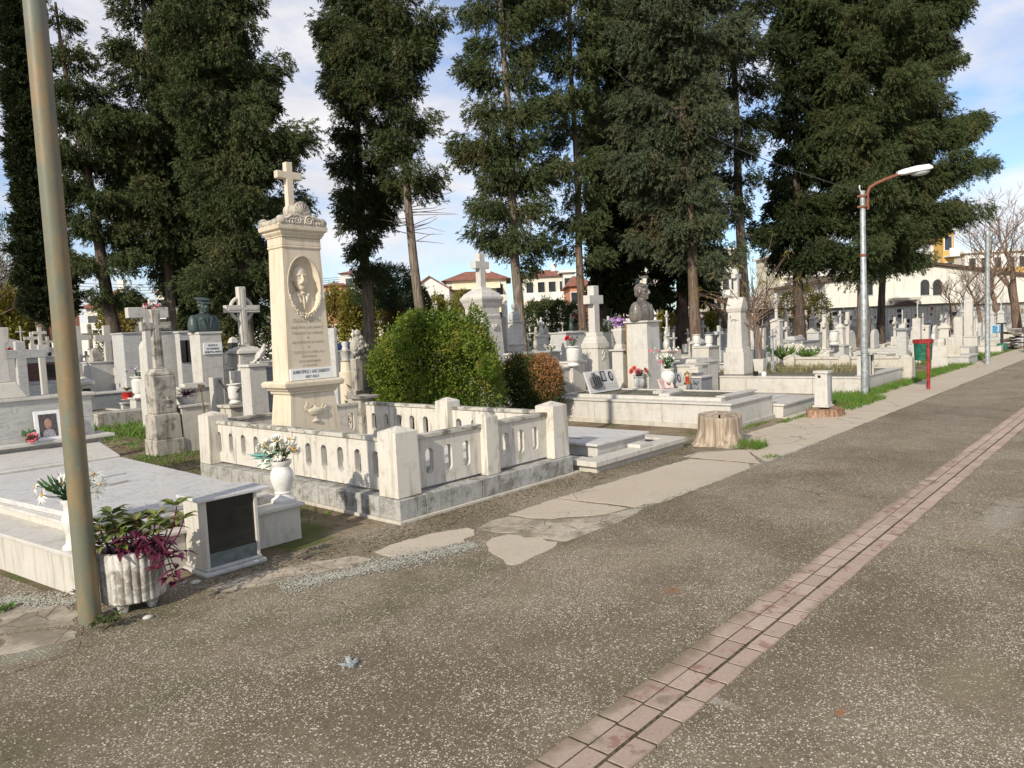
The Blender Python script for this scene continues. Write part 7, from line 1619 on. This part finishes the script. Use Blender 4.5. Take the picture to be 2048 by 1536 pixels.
def house(label, px0, px1, yeave, d, depth_, wmat, rmat, roof='hip', ridge=None, rz=None, floors=2, wins=4, balcony=True, name='house', over=.4, door=False, wcol=None, fl=None, railm=None, awn=False, seed=0, winw=.8, chim=True):
    x, y, z = at((px0+px1)/2, yeave, d); w = (px1-px0)*d/CF
    rz_ = math.atan2(HR[1], HR[0]) if rz is None else rz
    t_ = thing(name, label, 'building', (x, y, 0), rz_)
    MB().box(-w/2, w/2, 0, depth_, 0, z).build('walls', wmat, t_)
    r = ridge or 1.5
    mb = MB(); o = over
    if roof == 'hip': rf = mb.add([(-w/2-o, -o, z), (w/2+o, -o, z), (w/2+o, depth_+o, z), (-w/2-o, depth_+o, z), (-w*.22, depth_/2, z+r), (w*.22, depth_/2, z+r)], [(0, 1, 5, 4), (1, 2, 5), (2, 3, 4, 5), (3, 0, 4), (3, 2, 1, 0)]).build('roof', rmat, t_)
    elif roof == 'gable':
        MB().xprism([(-w/2, z), (w/2, z), (0, z+r)], .001, depth_).build('gable_wall', wmat, t_)
        s_ = r/(w/2); rf = mb.add([(-w/2-o, -.25, z-o*s_+.12), (0, -.25, z+r+.12), (0, depth_+.2, z+r+.12), (-w/2-o, depth_+.2, z-o*s_+.12), (w/2+o, -.25, z-o*s_+.12), (w/2+o, depth_+.2, z-o*s_+.12),
            (-w/2-o, -.25, z-o*s_-.02), (0, -.25, z+r-.02), (w/2+o, -.25, z-o*s_-.02), (w/2+o, depth_+.2, z-o*s_-.02), (0, depth_+.2, z+r-.02), (-w/2-o, depth_+.2, z-o*s_-.02)], [(0, 1, 2, 3), (1, 4, 5, 2), (0, 6, 7, 1), (1, 7, 8, 4), (6, 11, 10, 7), (7, 10, 9, 8), (0, 3, 11, 6), (4, 8, 9, 5)]).build('roof', rmat, t_)
    else: rf = MB().box(-w/2-o, w/2+o, -o, depth_+o, z, z+.25).build('roof', rmat, t_)
    if chim and roof == 'hip': MB().cbox(w*.2, depth_*.4, .5, .5, z+.2, z+r+.7).build('chimney', M_whitep, rf)
    fh = fl or z/max(1, floors); rg = random.Random(seed+3)
    for f in range(floors):
        zb_ = z-fh*(f+1)
        if zb_ < -1: break
        for k in range(wins):
            cx_ = -w/2+w*(k+.5)/wins+rg.uniform(-.1, .1); ww = winw*.5
            wn_ = MB().box(cx_-ww-.07, cx_+ww+.07, -.05, -.001, zb_+.75, zb_+fh-.55).build('window', M_whitep, t_); MB().box(cx_-ww, cx_+ww, -.06, -.051, zb_+.82, zb_+fh-.62).build('pane', M_win, wn_)
        if balcony and zb_ > 1:
            bl = MB().box(-w*.46, w*.46, -1.2, -.002, zb_-.02, zb_+.13).build('balcony', wcol or M_whitep, t_); rl_ = MB().box(-w*.46, w*.46, -1.2, -1.14, zb_+.13, zb_+.95).build('parapet', railm or wcol or M_whitep, bl)
            if awn: a_ = MB().add([(-w*.4, -.05, zb_+fh-.3), (w*.4, -.05, zb_+fh-.3), (w*.4, -1.3, zb_+fh-1.1), (-w*.4, -1.3, zb_+fh-1.1), (-w*.4, -.05, zb_+fh-.34), (w*.4, -.05, zb_+fh-.34), (w*.4, -1.3, zb_+fh-1.14), (-w*.4, -1.3, zb_+fh-1.14)], [(0, 3, 2, 1), (4, 5, 6, 7), (0, 1, 5, 4), (2, 3, 7, 6), (1, 2, 6, 5), (3, 0, 4, 7)]).build('awning', M_awn, t_)
    return t_
house('long apartment house with pale yellow awnings under a low red roof', 892, 1012, 560, 88, 9, M_cream2, M_roof, ridge=1.4, floors=3, fl=2.9, awn=True, wins=5, seed=1, over=.6)
house('white gabled low building left of the awning house', 822, 898, 578, 78, 9, M_whitep, M_roof, 'gable', ridge=1.3, floors=2, wins=2, balcony=False, seed=2)
house('cream house with red hip roof and balconies right of the drooping cypress', 1046, 1138, 553, 84, 9, M_cream2, M_roof, ridge=1.1, floors=3, fl=2.8, wins=4, seed=3)
house('white chimney stack house wall between two red roofs', 1126, 1146, 545, 82, 6, M_whitep, M_whitep, 'flat', floors=2, wins=1, balcony=False, seed=4)
house('salmon house with brown red roof left of the reddish tree', 1140, 1182, 572, 74, 8, M_salmon, M_roof, ridge=1.3, floors=2, fl=2.8, wins=2, seed=5)
house('low salmon house seen left of the bronze bust', 1186, 1236, 606, 66, 7, M_salmon, M_roof, ridge=.9, floors=1, wins=2, balcony=False, seed=6)
house('white balcony house with red roof right of the portrait monument', 682, 742, 546, 86, 9, M_whitep, M_roof, ridge=.8, floors=3, fl=2.7, wins=2, seed=7)
house('low red roofed house left of the white balcony house', 640, 684, 572, 84, 8, M_salmon, M_roof, ridge=.7, floors=2, wins=2, balcony=False, seed=8)
house('cream house with red roof between the left dark trunks', 172, 222, 616, 60, 8, M_cream2, M_roof, ridge=1.8, floors=2, fl=2.2, wins=2, seed=9)
house('pale house with red roof behind the leaning brown trunk', 312, 392, 584, 66, 8, M_cream2, M_roof, ridge=1.3, floors=3, fl=2.4, wins=3, seed=10)
house('brown roofed house at the far left edge', -30, 45, 600, 62, 8, M_salmon, M_roofg, ridge=1.0, floors=2, wins=2, balcony=False, seed=11)
house('pale apartment block glimpsed between the dark trunks behind the bust', 1238, 1330, 500, 96, 9, M_cream2, M_whitep, 'flat', floors=4, fl=3, wins=4, seed=12)
house('cream block glimpsed behind the obelisk cross', 1425, 1475, 500, 92, 9, M_cream2, M_whitep, 'flat', floors=4, fl=3, wins=3, seed=13)
house('cream apartment block behind the shaded right cypress', 1560, 1720, 505, 92, 9, M_cream2, M_whitep, 'flat', floors=4, fl=3, wins=6, seed=14)
house('narrow yellow apartment tower rising behind the white building', 1886, 1908, 462, 84, 7, M_yellow, M_whitep, 'flat', floors=4, fl=3, wins=1, seed=15, railm=M_whitep)
house('white balcony block left of the yellow tower', 1862, 1888, 486, 86, 7, M_whitep, M_roofg, 'flat', floors=4, fl=2.9, wins=1, seed=16)
house('wide yellow and brown apartment block behind the right bare trees', 1930, 2110, 503, 88, 9, M_whitep, M_whitep, 'flat', floors=5, fl=2.9, wins=7, seed=17, railm=M_yellow)
# white building with arched windows
dW = 62; gx, gy, gz = at(1850, 574, dW); w = (2085-1650)*dW/CF
t_ = thing('white_hall', 'long white gabled building with arched windows behind the niche wall', 'building', (*at(1866, 574, dW)[:2], 0), math.atan2(HR[1], HR[0]))
zr = zt_(1866, 530, dW); xl_, xr_ = (1650-1866)*dW/CF, (2080-1866)*dW/CF; zl = zt_(1650, 566, dW); zr2 = zt_(2040, 563, dW)
zl = zt_(1866, 574+0, dW)
zl_ = CH+(zt_(1650, 562, dW)-CH); 
MB().xprism([(xl_, 0), (xr_, 0), (xr_, zl_-.5), (0, zr), (xl_, zl_)], 0, 12).build('walls', M_plaster, t_)
rf = MB().xprism([(xl_-.5, zl_-.12), (0, zr+.0), (xr_+.5, zl_-.65), (xr_+.5, zl_-.42), (0, zr+.22), (xl_-.5, zl_+.1)], -.35, 12.3).build('roof', M_roofg, t_)
for px in (1736, 1849, 1874, ):
    cx_ = (px-1866)*dW/CF; zb_, ztp_ = zt_(px, 590, dW), zt_(px, 559, dW); hw = .37; n = 10
    P = [(cx_-hw, zb_), (cx_+hw, zb_)]+[(cx_+hw*math.cos(math.pi*k/n), ztp_-hw+hw*math.sin(math.pi*k/n)) for k in range(n+1)]
    wf = MB().xprism([(cx_+(a-cx_)*1.18, b+(.06 if b > ztp_-hw else -.05)) for a, b in P], -.05, -.001).build('arched_window', M_whitep, t_); MB().xprism(P, -.07, -.051).build('pane', M_win, wf)
    MB().box(cx_-.02, cx_+.02, -.085, -.071, zb_, ztp_-.01).build('glazing_bar', M_roofg, wf)
MB().box((1776-1866)*dW/CF, (1834-1866)*dW/CF, -.7, -.001, zt_(1800, 601, dW), zt_(1800, 596, dW)).build('canopy', M_conc, t_)
for px in (1782, 1828): MB().box((px-1866)*dW/CF-.08, (px-1866)*dW/CF+.08, -.6, -.3, 0, zt_(1800, 601, dW)).build('canopy_post', M_conc, t_)
# wires
a = Vector(at(1725, 386, 15.8)); b = Vector(at(1080, -10, 27)); t_ = thing('overhead_cable', 'thin overhead cable running from the lamp post up into the trees', 'cable', a); mb = MB()
mb.tube([tuple((b-a)*s_-Vector((0, 0, 1.1*math.sin(math.pi*s_)))) for s_ in [k/14 for k in range(15)]], .011, 5); mb.build('wire', M_rubber, t_)
for i in range(4):
    a = Vector(at(-30, 560+i*7, 55)); b = Vector(at(820, 541+i*3.5, 70)); t_ = thing('power_line', ['topmost', 'second', 'third', 'lowest'][i]+' of four parallel power lines before the houses', 'cable', a); MB().tube([tuple((b-a)*s_-Vector((0, 0, .8*math.sin(math.pi*s_)))) for s_ in [k/10 for k in range(11)]], .022, 4).build('wire', M_galv, t_)
x, y, z = at(345, 595, 40); t_ = thing('electricity_pylon', 'pale A shaped electricity pole behind the leaning brown trunk', 'pole', (x, y, 0)); z = zt_(342, 566, 40); MB().tube([(-.45, 0, 0), (0, 0, z)], .05, 6).build('leg', M_whitep, t_); MB().tube([(.45, 0, 0), (.02, 0, z)], .05, 6).build('leg', M_whitep, t_); MB().box(-.4, .4, -.04, .04, z-.5, z-.42).build('crossarm', M_whitep, t_)
# white lime collar on one trunk
